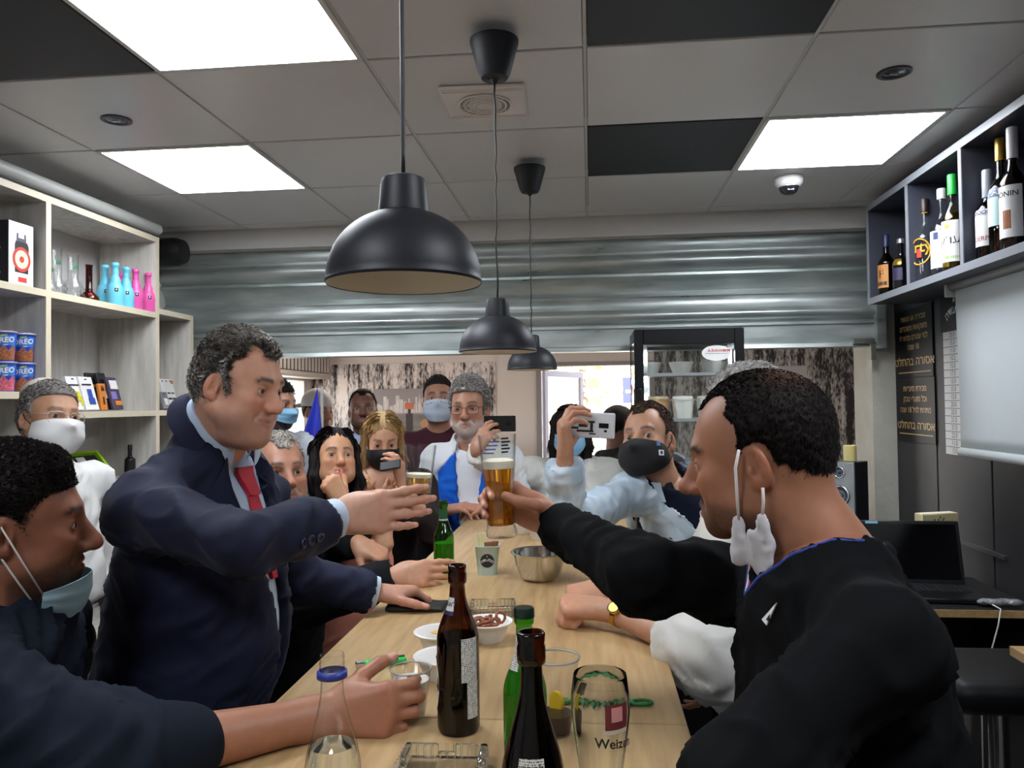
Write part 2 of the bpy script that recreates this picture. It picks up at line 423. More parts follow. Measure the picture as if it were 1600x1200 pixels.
# ceiling of the bar: solid slab above, tiles and grid bars below it as pieces
ceiling = slab('ceiling', (-3.6, -1.6, CEIL+.03), (3.6, 4.1, CEIL+.2), M_gap)
lights_at = {(-2, -1): 1, (-3, 1): 1, (1, 1): 1, (-2, -4): 1, (1, -3): 1}   # (column, row) row 0 starts at TY0
black_at = {(-3, -1), (0, -1), (0, 1), (-1, -4)}
for c in range(-4, 3):
    for r in range(-6, 4):
        x0 = c*TX; y0 = TY0+r*TY
        if y0+TY < -1.6 or y0 > 3.95: continue
        y1 = min(y0+TY, 3.95)
        if (c, r) in lights_at: continue
        g = .006
        MB().box((x0+g, y0+g, CEIL), (x0+TX-g, y1-g, CEIL+.02), .002).build('ceiling_tile', M_tile_black if (c, r) in black_at else M_tile, ceiling)
for c in range(-4, 4): MB().box((c*TX-.0045, -1.6, CEIL+.0035), (c*TX+.0045, 3.95, CEIL+.03)).build('grid_bar', M_tbar, ceiling)
for r in range(-6, 4): MB().box((-2.45, TY0+r*TY-.0035, CEIL+.005), (1.82, TY0+r*TY+.0035, CEIL+.03)).build('grid_bar', M_tbar, ceiling)
where = {(-2, -1): 'large glowing square ceiling panel nearest the front, above the man in the suit', (-3, 1): 'glowing square ceiling panel above the shelves of bottles and cups on the left', (1, 1): 'glowing square ceiling panel beside the white dome camera', (-2, -4): 'glowing square ceiling panel behind the viewpoint, left of the table', (1, -3): 'glowing square ceiling panel behind the viewpoint, right of the table'}
for (c, r) in lights_at:
    x = c*TX+TX/2; y = TY0+r*TY+TY/2; t = thing('ceiling_light', where[(c, r)], 'ceiling light', (x, y, CEIL), 0, 'ceiling light panels')
    h = TX/2-.004; hy = TY/2-.004; w = .014
    fr = MB().box((-h, -hy, -.004), (h, -hy+w, .02)).box((-h, hy-w, -.004), (h, hy, .02)).box((-h, -hy+w, -.004), (-h+w, hy-w, .02)).box((h-w, -hy+w, -.004), (h, hy-w, .02))
    fr.build('frame', mat('panel frame white', '#d8d8d4', .4), t)
    MB().box((-h+w, -hy+w, -.002), (h-w, hy-w, .012)).build('diffuser', M_panel, t)
# ground outside the far room
slab('ground', (-40, -40, -.25), (40, 60, -.1), mat('sunlit paving', '#b9b2a8', .9, var=(3, .1)))
# walls
wl_ = slab('wall_left', (-2.5, -1.6, 0), (-2.36, 4.1, CEIL+.03), mat('left wall paint', '#c9c6c2', .8, var=(2, .05)))
wr_ = slab('wall_right', (1.545, -1.6, 0), (1.75, 4.08, CEIL+.03), M_dark_wall)
for k, (y0, y1) in enumerate([(3.62, 4.06), (3.15, 3.615), (2.68, 3.145), (2.2, 2.675), (1.7, 2.195)]):
    MB().box((1.539, y0+.004, .1), (1.548, y1-.004, 2.0), .002).build('wall_panel', M_dark_wall, wr_)
slab('wall_back', (-2.5, -1.75, 0), (1.75, -1.6, CEIL+.03), mat('back wall', '#c4c1bc', .8))
# bulkhead over the roller shutter
slab('trim_1', (-2.5, 3.95, 2.385), (1.75, 4.2, CEIL+.03), mat('bulkhead paint', '#c9c6c2', .6, bump=(20, .1), var=(2, .06)))
# plaster pillar right of the opening
slab('wall_pillar', (1.43, 4.08, 0), (1.80, 4.35, 2.385), mat('rough plaster', '#b9b7ab', .85, bump=(35, .6, .004), var=(9, .08)))
# ------------------------------------------------------------------ the room beyond the shutter
FY = 7.5
def grunge(name, light, dark, thr):
    m = bpy.data.materials.new(name); m.use_nodes = True; n = m.node_tree.nodes; l = m.node_tree.links; b = n['Principled BSDF']; b.inputs['Roughness'].default_value = .7
    t = n.new('ShaderNodeTexCoord'); 
    def nz(sc, s, d):
        mp = n.new('ShaderNodeMapping'); mp.inputs['Scale'].default_value = sc; l.new(t.outputs['Object'], mp.inputs[0])
        x = n.new('ShaderNodeTexNoise'); x.inputs['Scale'].default_value = s; x.inputs['Detail'].default_value = d; x.inputs['Roughness'].default_value = .65; l.new(mp.outputs[0], x.inputs['Vector']); return x.outputs['Fac']
    a = nz((1, 1, .06), 16, 3); c = nz((1, 1, .33), 60, 5); e = nz((1, 1, .5), 4, 3)
    m1 = n.new('ShaderNodeMath'); m1.operation = 'ADD'; l.new(a, m1.inputs[0]); l.new(c, m1.inputs[1])
    m2 = n.new('ShaderNodeMath'); m2.operation = 'MULTIPLY_ADD'; m2.inputs[1].default_value = .7; l.new(e, m2.inputs[0]); l.new(m1.outputs[0], m2.inputs[2])
    r = n.new('ShaderNodeValToRGB'); r.color_ramp.elements[0].position = thr-.07; r.color_ramp.elements[0].color = (*srgb(dark), 1); r.color_ramp.elements[1].position = thr+.07; r.color_ramp.elements[1].color = (*srgb(light), 1)
    h = n.new('ShaderNodeMath'); h.operation = 'MULTIPLY'; h.inputs[1].default_value = .5; l.new(m2.outputs[0], h.inputs[0]); l.new(h.outputs[0], r.inputs[0]); l.new(r.outputs[0], b.inputs['Base Color']); return m
M_paper_l = grunge('streaked wallpaper pale', '#d9cdc9', '#2b2526', .665); M_paper_r = grunge('streaked wallpaper dark', '#b0aeab', '#1c1b1d', .69)  # one wallpaper in two copies: pinkish daylight painted into the left, right one darker
M_far = mat('far room paint', '#d2c8c2', .8, var=(2, .04))
slab('wall_far_left', (-2.95, 4.1, 0), (-2.78, 5.0, 2.5), M_far); slab('wall_far_left.001', (-2.95, 7.35, 0), (-2.78, FY+.15, 2.5), M_far)
slab('wall_far_left.002', (-2.95, 5.0, 0), (-2.78, 7.35, .95), M_far); slab('wall_far_left.003', (-2.95, 5.0, 1.83), (-2.78, 7.35, 2.5), M_far)
slab('wall_far_right', (2.7, 4.1, 0), (2.85, FY+.15, 2.5), M_far)
slab('wall_far', (-2.95, FY, 0), (-.52, FY+.15, 2.5), M_far); slab('wall_far.001', (.62, FY, 0), (2.85, FY+.15, 2.5), M_far)
slab('wall_far.002', (-.52, FY, 1.93), (.62, FY+.15, 2.5), M_far)
slab('wall_front_left', (-3.6, 4.1, 0), (-2.5, 4.25, 2.5), M_far); slab('wall_front_right', (1.80, 4.1, 0), (3.6, 4.25, 2.5), M_far)
slab('ceiling.001', (-3.6, 4.1, 2.5), (3.6, FY+.6, 2.69), M_far)
slab('trim_2', (-2.78, FY-.012, 0), (-.92, FY, 1.945), M_paper_l); slab('trim_3', (.62, FY-.012, 0), (2.7, FY, 2.4), M_paper_r)
for k, (x, y) in enumerate([(-1.5, 5.6), (1.2, 5.6)]):  # unseen fill lamps, added because the far room was too dim
    t = thing('ceiling_light', ['long ceiling light over the left half of the room beyond the shutter', 'long ceiling light over the right half of the room beyond the shutter'][k], 'ceiling light', (x, y, 2.5), 0, 'lights of the room beyond')
    MB().box((-.62, -.17, -.03), (.62, .17, 0), .004).build('frame', mat('panel frame white'), t); MB().box((-.6, -.15, -.034), (.6, .15, -.03)).build('diffuser', mat('warm diffuser', '#fff1e6', .5, emit=PANEL_STRENGTH*1.3), t)
# side window of the far room with its frame
wf = structure(MB().box((-2.93, 5.0, .95), (-2.79, 5.05, 1.83)).box((-2.93, 7.3, .95), (-2.79, 7.35, 1.83)).box((-2.93, 5.05, .95), (-2.79, 7.3, 1.0)).box((-2.93, 5.05, 1.78), (-2.79, 7.3, 1.83)).box((-2.9, 6.15, 1.0), (-2.82, 6.2, 1.78)).build('window_1', mat('window frame white', '#dcdad6', .4)))
for y0, y1 in ((5.05, 6.15), (6.2, 7.3)): MB().box((-2.865, y0, 1.0), (-2.86, y1, 1.78)).build('pane', glass('window glass', (.97, .98, .97), .9), wf)
# door opening: dark jamb posts and an open glazed door
dj = structure(MB().box((-.52, FY-.03, 0), (-.47, FY+.18, 1.93)).box((.57, FY-.03, 0), (.62, FY+.18, 1.93)).box((-.47, FY-.03, 1.89), (.57, FY+.18, 1.93)).build('door_1', mat('door jamb grey', '#8d8685', .5)))
def door_local(px0, px1, z0, z1, th=.03):  # leaf opened outwards about the left jamb
    a = math.radians(62); c, s = math.cos(a), math.sin(a); M = Matrix(((c, -s, 0, -.46), (s, c, 0, FY+.2), (0, 0, 1, 0), (0, 0, 0, 1)))
    mb = MB().box((px0, -th/2, z0), (px1, th/2, z1)); mb.V = [tuple(M @ Vector(v)) for v in mb.V]; return mb
mb = MB()
for q in ((0, .06, .02, 1.86), (.74, .8, .02, 1.86), (.06, .74, .02, .1), (.06, .74, 1.8, 1.86)):
    d = door_local(*q); mb.add(d.V, d.F)
mb.build('door_leaf', mat('door frame mauve grey', '#9a8c90', .4), dj); door_local(.06, .74, .1, 1.8, .006).build('pane', glass('window glass'), dj)
# roller shutter: four galvanised slats and a bottom rail, part lowered
def galvanised():
    m = mat('galvanised steel', '#9aa39f', .34, metal=.7); n = m.node_tree.nodes; l = m.node_tree.links; b = n['Principled BSDF']
    t = n.new('ShaderNodeTexCoord'); mp = n.new('ShaderNodeMapping'); mp.inputs['Scale'].default_value = (.6, 1, 3); l.new(t.outputs['Object'], mp.inputs[0])
    a = n.new('ShaderNodeTexNoise'); a.inputs['Scale'].default_value = 6; a.inputs['Detail'].default_value = 6; l.new(mp.outputs[0], a.inputs['Vector'])
    c = n.new('ShaderNodeMapRange'); c.inputs[1].default_value = .3; c.inputs[2].default_value = .7; c.inputs[3].default_value = .27; c.inputs[4].default_value = .5; l.new(a.outputs['Fac'], c.inputs[0]); l.new(c.outputs[0], b.inputs['Roughness'])
    r = n.new('ShaderNodeValToRGB'); r.color_ramp.elements[0].position = .3; r.color_ramp.elements[0].color = (*srgb('#9ba5a2'), 1); r.color_ramp.elements[1].position = .7; r.color_ramp.elements[1].color = (*srgb('#c4cbc8'), 1); l.new(a.outputs['Fac'], r.inputs[0]); l.new(r.outputs[0], b.inputs['Base Color']); return m
M_galv = galvanised()
sh = thing('roller_shutter', 'part lowered galvanised steel roller shutter across the back opening', 'shutter', (-.4, 4.05, 1.82))
def zpx(y): return CAM_Z+(627-y)/F_PX*4.05-1.82
def extr(prof, x0, x1):
    V = [(x0, y, z) for y, z in prof]+[(x1, y, z) for y, z in prof]; n = len(prof)
    return V, [(i, i+1, n+i+1, n+i) for i in range(n-1)]
def arc(y0, z0, y1, z1, b, n=8):
    return [(y0+(y1-y0)*t-b*math.sin(math.pi*t), z0+(z1-z0)*t) for t in [i/n for i in range(n+1)]]
slats = [[(.0, zpx(366))]+arc(-.01, zpx(372), -.012, zpx(396), .01)+[(-.03, zpx(397)), (-.03, zpx(400))]+arc(-.028, zpx(401), -.005, zpx(426), .028)+[(.0, zpx(428))],
         [(-.008, zpx(428.3)), (-.02, zpx(430)), (-.02, zpx(434))]+arc(-.012, zpx(435), .035, zpx(456), -.008)+[(.03, zpx(460)), (.01, zpx(464))],
         [(.0, zpx(464.3)), (-.014, zpx(466))]+arc(-.01, zpx(468), -.018, zpx(486), .006)+arc(-.022, zpx(487), -.006, zpx(506), .026)+[(.0, zpx(508))],
         [(-.012, zpx(508.3)), (-.02, zpx(510)), (-.02, zpx(514)), (-.006, zpx(515)), (-.004, zpx(541)), (-.02, zpx(543)), (-.024, zpx(549)), (.02, zpx(550))]]
for i, p in enumerate(slats):
    p = p+[(.045, p[-1][1]+.001), (.045, p[0][1]-.001)]
    V, Fc = extr(p+[p[0]], -2.05, 1.855); n = len(p)+1
    o = mesh_obj('slat' if i < 3 else 'bottom_rail', V, Fc, M_galv, sh); sm(o, 35)
MB().box((1.83, -.06, -.03), (1.872, .026, .56)).build('guide_rail', M_galv, sh); MB().box((-2.1, -.06, -1.8), (-2.05, .06, .56)).build('guide_rail', M_galv, sh)
MB().box((1.72, -.05, -.005), (1.82, -.03, .02)).box((1.80, -.05, -.09), (1.825, -.03, 0)).build('lock_bolt', mat('dull bolt steel', '#8a8a80', .4, metal=.8), sh)
# dark motor housing at the left end of the shutter
mh = MB().lathe([(0, 0), (.06, 0), (.075, .02), (.075, .12), (.06, .16), (0, .16)], 20); o = sm(mh.build('shutter_motor', mat('black plastic', '#141417', .5), None)); o.location = (-2.28, 3.85, 2.36); o.rotation_euler = (0, math.pi/2, 0)
tag(o, 'dark rounded motor housing at the left top corner of the steel shutter', 'motor')
# grey roll along the top of the left shelves
o = sm(MB().tube([(-2.07, -.5, 2.398), (-2.07, 3.51, 2.398)], .028, 16).build('curtain_roll', mat('grey vinyl', '#a3a49f', .45), None)); tag(o, 'long grey roll lying along the top of the left wall shelves', 'roll')
# ------------------------------------------------------------------ people: heads, hands, clothes
EYE = mat('eyeball', '#ffffff', .12, attr=True, coat=.6)
SKIN = mat('skin', '#c08a6c', .46, spec=.4, attr=True, sss=.05, bump=(380, .12, .0008), var=(60, .05))
HAIR = mat('hair', '#222222', .7, spec=.18, attr=True)
CLOTH = mat('cloth', '#222222', .9, spec=.12, attr=True, bump=(700, .25, .0006))
SUITING = mat('suiting', '#222222', .75, spec=.2, attr=True, bump=(900, .15, .0005), sheen=.05)
def rot(az, p, r=0.):
    az, p, r = map(math.radians, (az, p, r))
    f = np.array([math.cos(az)*math.cos(p), math.sin(az)*math.cos(p), -math.sin(p)])
    l = unit(np.cross([0, 0, 1], f)); u = np.cross(f, l)
    return np.stack([f, l*math.cos(r)+u*math.sin(r), u*math.cos(r)-l*math.sin(r)], 1)
def bump01(x, c, w): return np.exp(-((x-c)/w)**2)
def sstep(a, b, x): t = np.clip((x-a)/(b-a), 0, 1); return t*t*(3-2*t)
def mixc(a, b, t): return a*(1-t[:, None])+np.asarray(b)*t[:, None]
def head_mesh(c, M, s, fp, neck, res):
    """c: head centre, M: columns forward,left,up, s scale, neck: world neck base"""
    g = dict(w=1., nose=1., nw=1., jaw=1., brow=1., chin=1., neck=.056, fat=0., open=.0047, smile=0., teeth=False, nl=0.); g.update(fp)
    S = Sdf(); w = g['w']; Nl = (np.asarray(neck)-c)@M/s
    S.ell((-.014, 0, .036), (.094, .075*w, .086), k=.01)
    S.ell((-.045, 0, .000), (.060, .066*w, .070), k=.03)
    S.ell((.030, 0, -.005), (.060, .064*w, .085), k=.03)
    S.ell((.028, 0, -.066), (.054, .054*w*g['jaw'], .046), k=.03)
    S.ell((.0715, 0, -.100), (.0205*g['chin'], .021, .017), k=.028); S.cap((.062, -.022, -.094), (-.002, -.056*w*g['jaw'], -.060), .013, .014, k=.03); S.cap((.062, .022, -.094), (-.002, .056*w*g['jaw'], -.060), .013, .014, k=.03)
    S.cap((.080, -.030, .020), (.080, .030, .020), .010*g['brow'], .010*g['brow'], k=.02)
    for q in (-1, 1):
        S.ell((.062, q*.043*w, -.026), (.024, .020, .020), k=.025)
        S.ell((.045, q*.048*w, -.068), (.028, .018+g['fat'], .026), k=.03)
    S.ell((.064, 0, -.069), (.0275, .036, .027), k=.02)
    if g['fat']: S.ell((.035, 0, -.115), (.05, .048+g['fat'], .028), k=.035)
    for q in (-1, 1): S.ell((.094, q*.034, -.002), (.016, .018, .014), k=.012, op='s')
    n = g['nose']; wn_ = g['nw']
    S.cap((.086, 0, .012), (.088+.022*n, 0, -.030), .0072*wn_, .0090*wn_, k=.010)
    S.cap((.078, 0, .010), (.090, 0, -.036-g['nl']), .0105, .0125, k=.010); S.cap((.086, 0, .0), (.090+.012*n, 0, -.034-g['nl']), .009, .011, k=.008)
    S.ell((.091+.020*n, 0, -.036-g['nl']), (.0135, .0125*wn_, .0115), k=.010)
    for q in (-1, 1):
        S.ell((.097, q*.0125*wn_, -.040-g['nl']), (.0125, .0085, .0085), k=.006)
        S.ell((.105, q*.007*wn_, -.049-g['nl']), (.006, .004, .004), k=.004, op='s')
    sm_ = g['smile']
    S.cap((.0790, -.024, -.0690+sm_*.004), (.0915, 0, -.0650), .0030, .0056, k=.007); S.cap((.0915, 0, -.0650), (.0790, .024, -.0690+sm_*.004), .0056, .0030, k=.007)
    S.cap((.0820, -.020, -.0740+sm_*.002), (.0895, 0, -.0770), .0045, .0072, k=.007); S.cap((.0895, 0, -.0770), (.0820, .020, -.0740+sm_*.002), .0072, .0045, k=.007)
    oh = .0035+.004*(1 if g['teeth'] else 0)
    S.cap((.0870, -.025-.003*sm_, -.0712+sm_*.006), (.0975, 0, -.0712), .0010, oh*.55, k=.003, op='s'); S.cap((.0975, 0, -.0712), (.0870, .025+.003*sm_, -.0712+sm_*.006), oh*.55, .0010, k=.003, op='s')
    # nasolabial folds, eyelids
    for q in (-1, 1):
        S.cap((.092, q*.022, -.044), (.080, q*.036, -.064), .0014, .0012, k=.010, op='s')
        S.ell((.0755, q*.0325, -.001), (.0145, .0165, .0142), k=.005)
        S.ell((.092, q*.0325, -.0015), (.016, .0140, g['open']), k=.003, op='s')
    # ears
    for q in (-1, 1):
        a = math.radians(24)*q; ca, sa = math.cos(a), math.sin(a)
        R = np.array([[ca, sa, 0], [-sa, ca, 0], [0, 0, 1.]])
        R = R@np.array([[math.cos(.22), 0, math.sin(.22)], [0, 1, 0], [-math.sin(.22), 0, math.cos(.22)]])
        e = np.array([-.010, q*(.079*w), -.008])
        S.ell(e, (.0172, .0072, .0300), R=R, k=.005); S.ell(e+np.array([.004, q*-.002, -.023]), (.0085, .006, .009), R=R, k=.005)
        S.ell(e+R@np.array([.0015, q*.0080, .004]), (.0115, .0085, .0210), R=R, k=.003, op='s'); S.ell(e+R@np.array([.006, q*.004, -.004]), (.006, .008, .010), R=R, k=.003, op='s'); S.cap(e+R@np.array([-.006, q*.0035, -.012]), e+R@np.array([-.004, q*.0035, .012]), .0028, .0024, k=.003)
        S.ell(e+R@np.array([.0125, q*.003, -.004]), (.0035, .004, .006), k=.004)
    nk = g['neck']
    S.cap((-.022, 0, -.045), Nl+np.array([0, 0, -.02]), nk*.98, nk*1.08, k=.035)
    S.cap(Nl*.5+np.array([.02, 0, -.05]), Nl+np.array([.005, 0, -.03]), nk*.55, nk*.8, k=.03)
    V, Q = S.mesh(res/s)
    # colours
    sk = np.asarray(srgb(g['skin'])); C = np.tile(sk, (len(V), 1)); x, y, z = V.T; ay = np.abs(y)
    red = np.clip(bump01(ay, .045, .02)*bump01(z, -.025, .025)*(x > .03)+bump01(z, -.036, .016)*bump01(ay, 0, .02)*(x > .085)+.8*(ay > .078*w)*(z > -.05)*(x < .02), 0, 1)
    C = mixc(C, sk*np.array([1.08, .80, .74]), .55*red)
    nz = vnoise(V*90); nf = vnoise(V*700)
    b = g.get('beard')  # (colour, amount, stubble-only)
    if b:
        bc = np.asarray(srgb(b[0])); line = -.050-.9*np.clip(.055-x, 0, .06)*0
        reg = sstep(-.040, -.060, z+.35*(x-.075)*(x < .075)*-1)*(z > -.145)*sstep(-.012, .004, x)
        reg = reg*(1-sstep(.012, .0, np.hypot((ay)/1.6, z+.0705)))*(1-bump01(ay, .045, .02)*bump01(z, -.035, .02))
        reg = np.maximum(reg*(x > -.005), 0); mu = bump01(z, -.056, .007)*(ay < .034)*(x > .07); reg = np.clip(np.maximum(reg, mu*g.get('mo', 1.)), 0, 1)
        C = mixc(C, bc, np.clip(reg*b[1]*(.75+.5*nf), 0, 1))
    if g.get('mous'):
        C = mixc(C, srgb(g['mous']), np.clip(bump01(z, -.055, .006)*(ay < .032)*(x > .07)*(.8+.4*nf), 0, 1))
    lip = np.clip(1.5*np.exp(-((np.hypot(y/.0255, (z+.0712-sm_*.005*(ay/.025)**2)/.0100))**4)), 0, 1)*(x > .07)
    C = mixc(C, srgb(g.get('lip', '#9c5a4c')), lip*g.get('lipa', .65))
    C = mixc(C, srgb('#e8e2da') if g['teeth'] else srgb('#3a1814'), np.clip(bump01(z, -.0712+sm_*.004*(ay/.02)**2, oh*.5)*(ay < .0135)*(x > .078)*(x < .0925)*1.2, 0, 1)*(1. if g['teeth'] else .6))
    eb = bump01(z, .0225+.004*np.sin((ay-.012)/.038*2.6)-.004*(ay > .045), g.get('ebw', .0048))*sstep(.010, .016, ay)*sstep(.054, .046, ay)*(x > .05)
    C = mixc(C, srgb(g.get('ebrow', '#2a211d')), np.clip(eb*(.8+.4*nf)*1.1, 0, 1)*g.get('eba', .92))
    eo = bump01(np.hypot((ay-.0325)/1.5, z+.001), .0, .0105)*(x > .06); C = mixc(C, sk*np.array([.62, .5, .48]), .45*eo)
    lash = bump01(z, .0045, .0018)*(bump01(ay, .0325, .013) > .35)*(x > .075); C = mixc(C, srgb('#1c1412'), lash*g.get('lash', .6))
    C *= (.95+.10*nz)[:, None]
    W = c+(V*s)@M.T
    return (W, Q, C), S
def eyes(c, M, s, parent, root, iris='#3a2418', look=(0, 0), lid=0):
    for q in (-1, 1):
        o = np.array([.0752, q*.0325, -.001]); V = []; Fc = []; C = []; n = 20; rows = []
        f = unit(np.array([1, look[0], look[1]])); a = unit(np.cross([0, 0, 1], f)); b = np.cross(f, a)
        for k in range(13):
            t = math.pi*k/12*.62; row = []
            for i in range(n if k else 1):
                w = 2*math.pi*i/n; row.append(len(V)); V.append(o+.0132*(math.cos(t)*f+math.sin(t)*(math.cos(w)*a+math.sin(w)*b)))
                C.append(srgb('#050404') if k <= 1 else srgb(iris) if k <= 3 else srgb('#b9aea6'))
            rows.append(row)
        for r0, r1 in zip(rows[:-1], rows[1:]):
            for i in range(n):
                j = (i+1) % n
                Fc.append((r0[0], r1[i], r1[j]) if len(r0) == 1 else (r0[i], r1[i], r1[j], r0[j]))
        W = c+(np.array(V)*s)@M.T-root; mesh_obj('eye', W, Fc, EYE, parent, col=np.array(C))
def strands(V, Q, n, L, direc, lift, width, cols, M=None, jit=.35, sel=None, rng=None, curve=0.):
    """hair blades rooted on a hair shell; direc(P)->preferred direction"""
    rng = rng or np.random.default_rng(3)
    A = V[Q[:, 0]]; B = V[Q[:, 1]]; Cc = V[Q[:, 2]]; D = V[Q[:, 3]]; ar = np.linalg.norm(np.cross(Cc-A, D-B), axis=1)
    P0 = (A+B+Cc+D)/4
    if sel is not None: ar = ar*sel(P0)
    if ar.sum() <= 0: return np.zeros((0, 3)), np.zeros((0, 4), int), np.zeros((0, 3))
    fi = rng.choice(len(Q), n, p=ar/ar.sum()); u = rng.random((n, 1)); v = rng.random((n, 1))
    P = (A[fi]*(1-u)+B[fi]*u)*(1-v)+(D[fi]*(1-u)+Cc[fi]*u)*v
    N = vnormals(V, Q)[Q[fi, 0]]
    d = direc(P)+rng.normal(0, jit, (n, 3)); d = d-N*(d*N).sum(1, keepdims=True); d /= np.linalg.norm(d, axis=1, keepdims=True)+1e-9
    l = L*rng.uniform(.6, 1.3, (n, 1)); side = np.cross(N, d)*width*rng.uniform(.6, 1.4, (n, 1))
    root = P-N*.002; cv = curve*(sstep(.0, .07, P[:, 2])[:, None] if curve else 0); mid = P+d*l*.5+N*(l*lift*.9-cv*l*l*.25/.19); tip = P+d*l*(1-.25*cv)+N*(l*lift*rng.uniform(.3, 1.5, (n, 1))-cv*l*l/.19)
    X = np.stack([root-side, root+side, mid+side*.8, tip], 1).reshape(-1, 3); F4 = np.arange(4*n).reshape(n, 4)
    ci = np.asarray(cols)[rng.integers(0, len(cols), n)]*rng.uniform(.75, 1.25, (n, 1))
    return X, F4, np.repeat(ci, 4, 0)
def hair_short(c, M, s, h, res, n=0):
    g = dict(top=.014, side=.006, front=.075, fx=.040, nape=-.075, L=.02, lift=.35, cols=['#1d1715'], temple=0., w=1., jit=.4, width=.0007, comb=(-.6, 0, -.3), burn=-.03, thin=None, back=0., quiff=0.); g.update(h)
    S = Sdf(); w = g['w']
    S.ell((-.014-g['back']*.5, 0, .036+g['top']*.4), (.094+g['side']+g['back']*.5, .075*w+g['side'], .086+g['top']*.75), k=.005)
    S.ell((-.045, 0, .0), (.060+g['side'], .066*w+g['side'], .070), k=.02)
    if g['quiff']: S.cap((.045, -.035, .095), (.045, .035, .095), .016+g['quiff'], .016+g['quiff'], k=.03)
    R = rot(0, -g.get('tilt', 12))
    S.box((g['fx']+.1, 0, g['front']-.12), (.1, .2, .12), rad=.035, R=R, k=.006, op='s')
    S.box((.055, 0, g['burn']-.1), (.075, .2, .1), rad=.004, k=.003, op='s')
    for q in (-1, 1):
        S.ell((-.008, q*.080*w, -.008), (.024, .03, .036), k=.006, op='s')
        if g['temple']: S.ell((.070, q*.045, .085), (.03+g['temple'], .022+g['temple']*.3, .03), k=.008, op='s')
    S.box((-.1, 0, g['nape']-.1), (.3, .2, .1), rad=.004, k=.006, op='s')
    V, Q = S.mesh(res/s)
    V = V+vnormals(V, Q)*((vnoise(V*np.array([220, 220, 220]))-.5)*.0025+(vnoise(V*90)-.5)*.0025)[:, None]
    cols = [np.asarray(srgb(k)) for k in g['cols']]
    C = np.tile(cols[0], (len(V), 1))
    if len(cols) > 1:
        t = np.clip(vnoise(V*160)*1.6-.3, 0, 1); 
        if g.get('grey_side'): t = np.clip(t*.6+sstep(.06, -.01, V[:, 2])*.6, 0, 1)
        C = mixc(C, cols[1], t)
    if g['thin'] is not None:  # bald patch: (x,z,radius,colour)
        t = np.exp(-(((V[:, 0]-g['thin'][0])**2+V[:, 1]**2+(V[:, 2]-g['thin'][1])**2)/g['thin'][2]**2)); C = mixc(C, srgb(g['thin'][3]), t*.75)
    parts = [(V, Q, C)]
    if n:
        cb = np.asarray(g['comb'], float)
        def dr(P): return np.tile(cb, (len(P), 1))+np.stack([0*P[:, 0], np.sign(P[:, 1])*.25*(P[:, 2] < .09), -.6*sstep(.1, .02, P[:, 2])], 1)
        sel = (lambda P: 1.-.9*np.exp(-(((P[:, 0]-g['thin'][0])**2+P[:, 1]**2+(P[:, 2]-g['thin'][1])**2)/g['thin'][2]**2))) if g['thin'] is not None else None
        up = lambda P: dr(P)
        parts.append(strands(V, Q, n, g['L'], dr, g['lift'], g['width'], cols, jit=g['jit'], sel=sel, curve=.8))
    W, Q, C = join(parts); return c+(W*s)@M.T, Q, C
def hair_long(c, M, s, h, res, n=0):
    g = dict(cols=['#14100f'], len_=.24, vol=1., part=0., front=.082, w=1., L=.06, width=.0007, back=.26); g.update(h); v = g['vol']; S = Sdf()
    S.ell((-.018, 0, .042), (.100*v, .083*v, .090), k=.01); S.ell((-.05, 0, -.03), (.065*v, .085*v, .10), k=.03)
    S.cap((-.055, 0, -.05), (-.06, 0, -g['back']), .07*v, .055*v, k=.04, flat=(1, 0, 0), fl=.6)
    for q in (-1, 1):
        S.cap((-.010, q*.072*v, .05), (.0, q*.084*v, -.08), .026, .028, k=.03); S.cap((.0, q*.084*v, -.08), (.02, q*.080*v, -g['len_']), .028, .020, k=.02)
    S.ell((.090, g['part'], -.028), (.075, .066, .100), k=.012, op='s'); S.box((.09, 0, -.19), (.075, .055, .12), rad=.03, k=.01, op='s')
    V, Q = S.mesh(res/s); N = vnormals(V, Q); ang = np.arctan2(V[:, 1], V[:, 0]+.02)
    V = V+N*((vnoise(np.c_[ang*14, V[:, 2]*9, V[:, 0]*9])-.5)*.010)[:, None]
    cols = [np.asarray(srgb(k)) for k in g['cols']]; t = vnoise(np.c_[ang*22, V[:, 2]*5, V[:, 0]*12]); C = mixc(np.tile(cols[0], (len(V), 1)), cols[-1], np.clip(t*1.5-.25, 0, 1))
    if len(cols) > 2: C = mixc(C, cols[1], sstep(.06, .13, V[:, 2])*.7)
    parts = [(V, Q, C)]
    if n:
        def dr(P): return np.stack([-.25+0*P[:, 0], np.sign(P[:, 1]-g['part']+.0001)*(1.6*sstep(.05, .12, P[:, 2])), -1.+0*P[:, 0]], 1)
        parts.append(strands(V, Q, n, g['L'], dr, .03, g['width'], cols, jit=.06, curve=1., sel=lambda P: 1.-sstep(.040, .060, P[:, 0])*(P[:, 2] > .03)))
    W, Q, C = join(parts); return c+(W*s)@M.T, Q, C
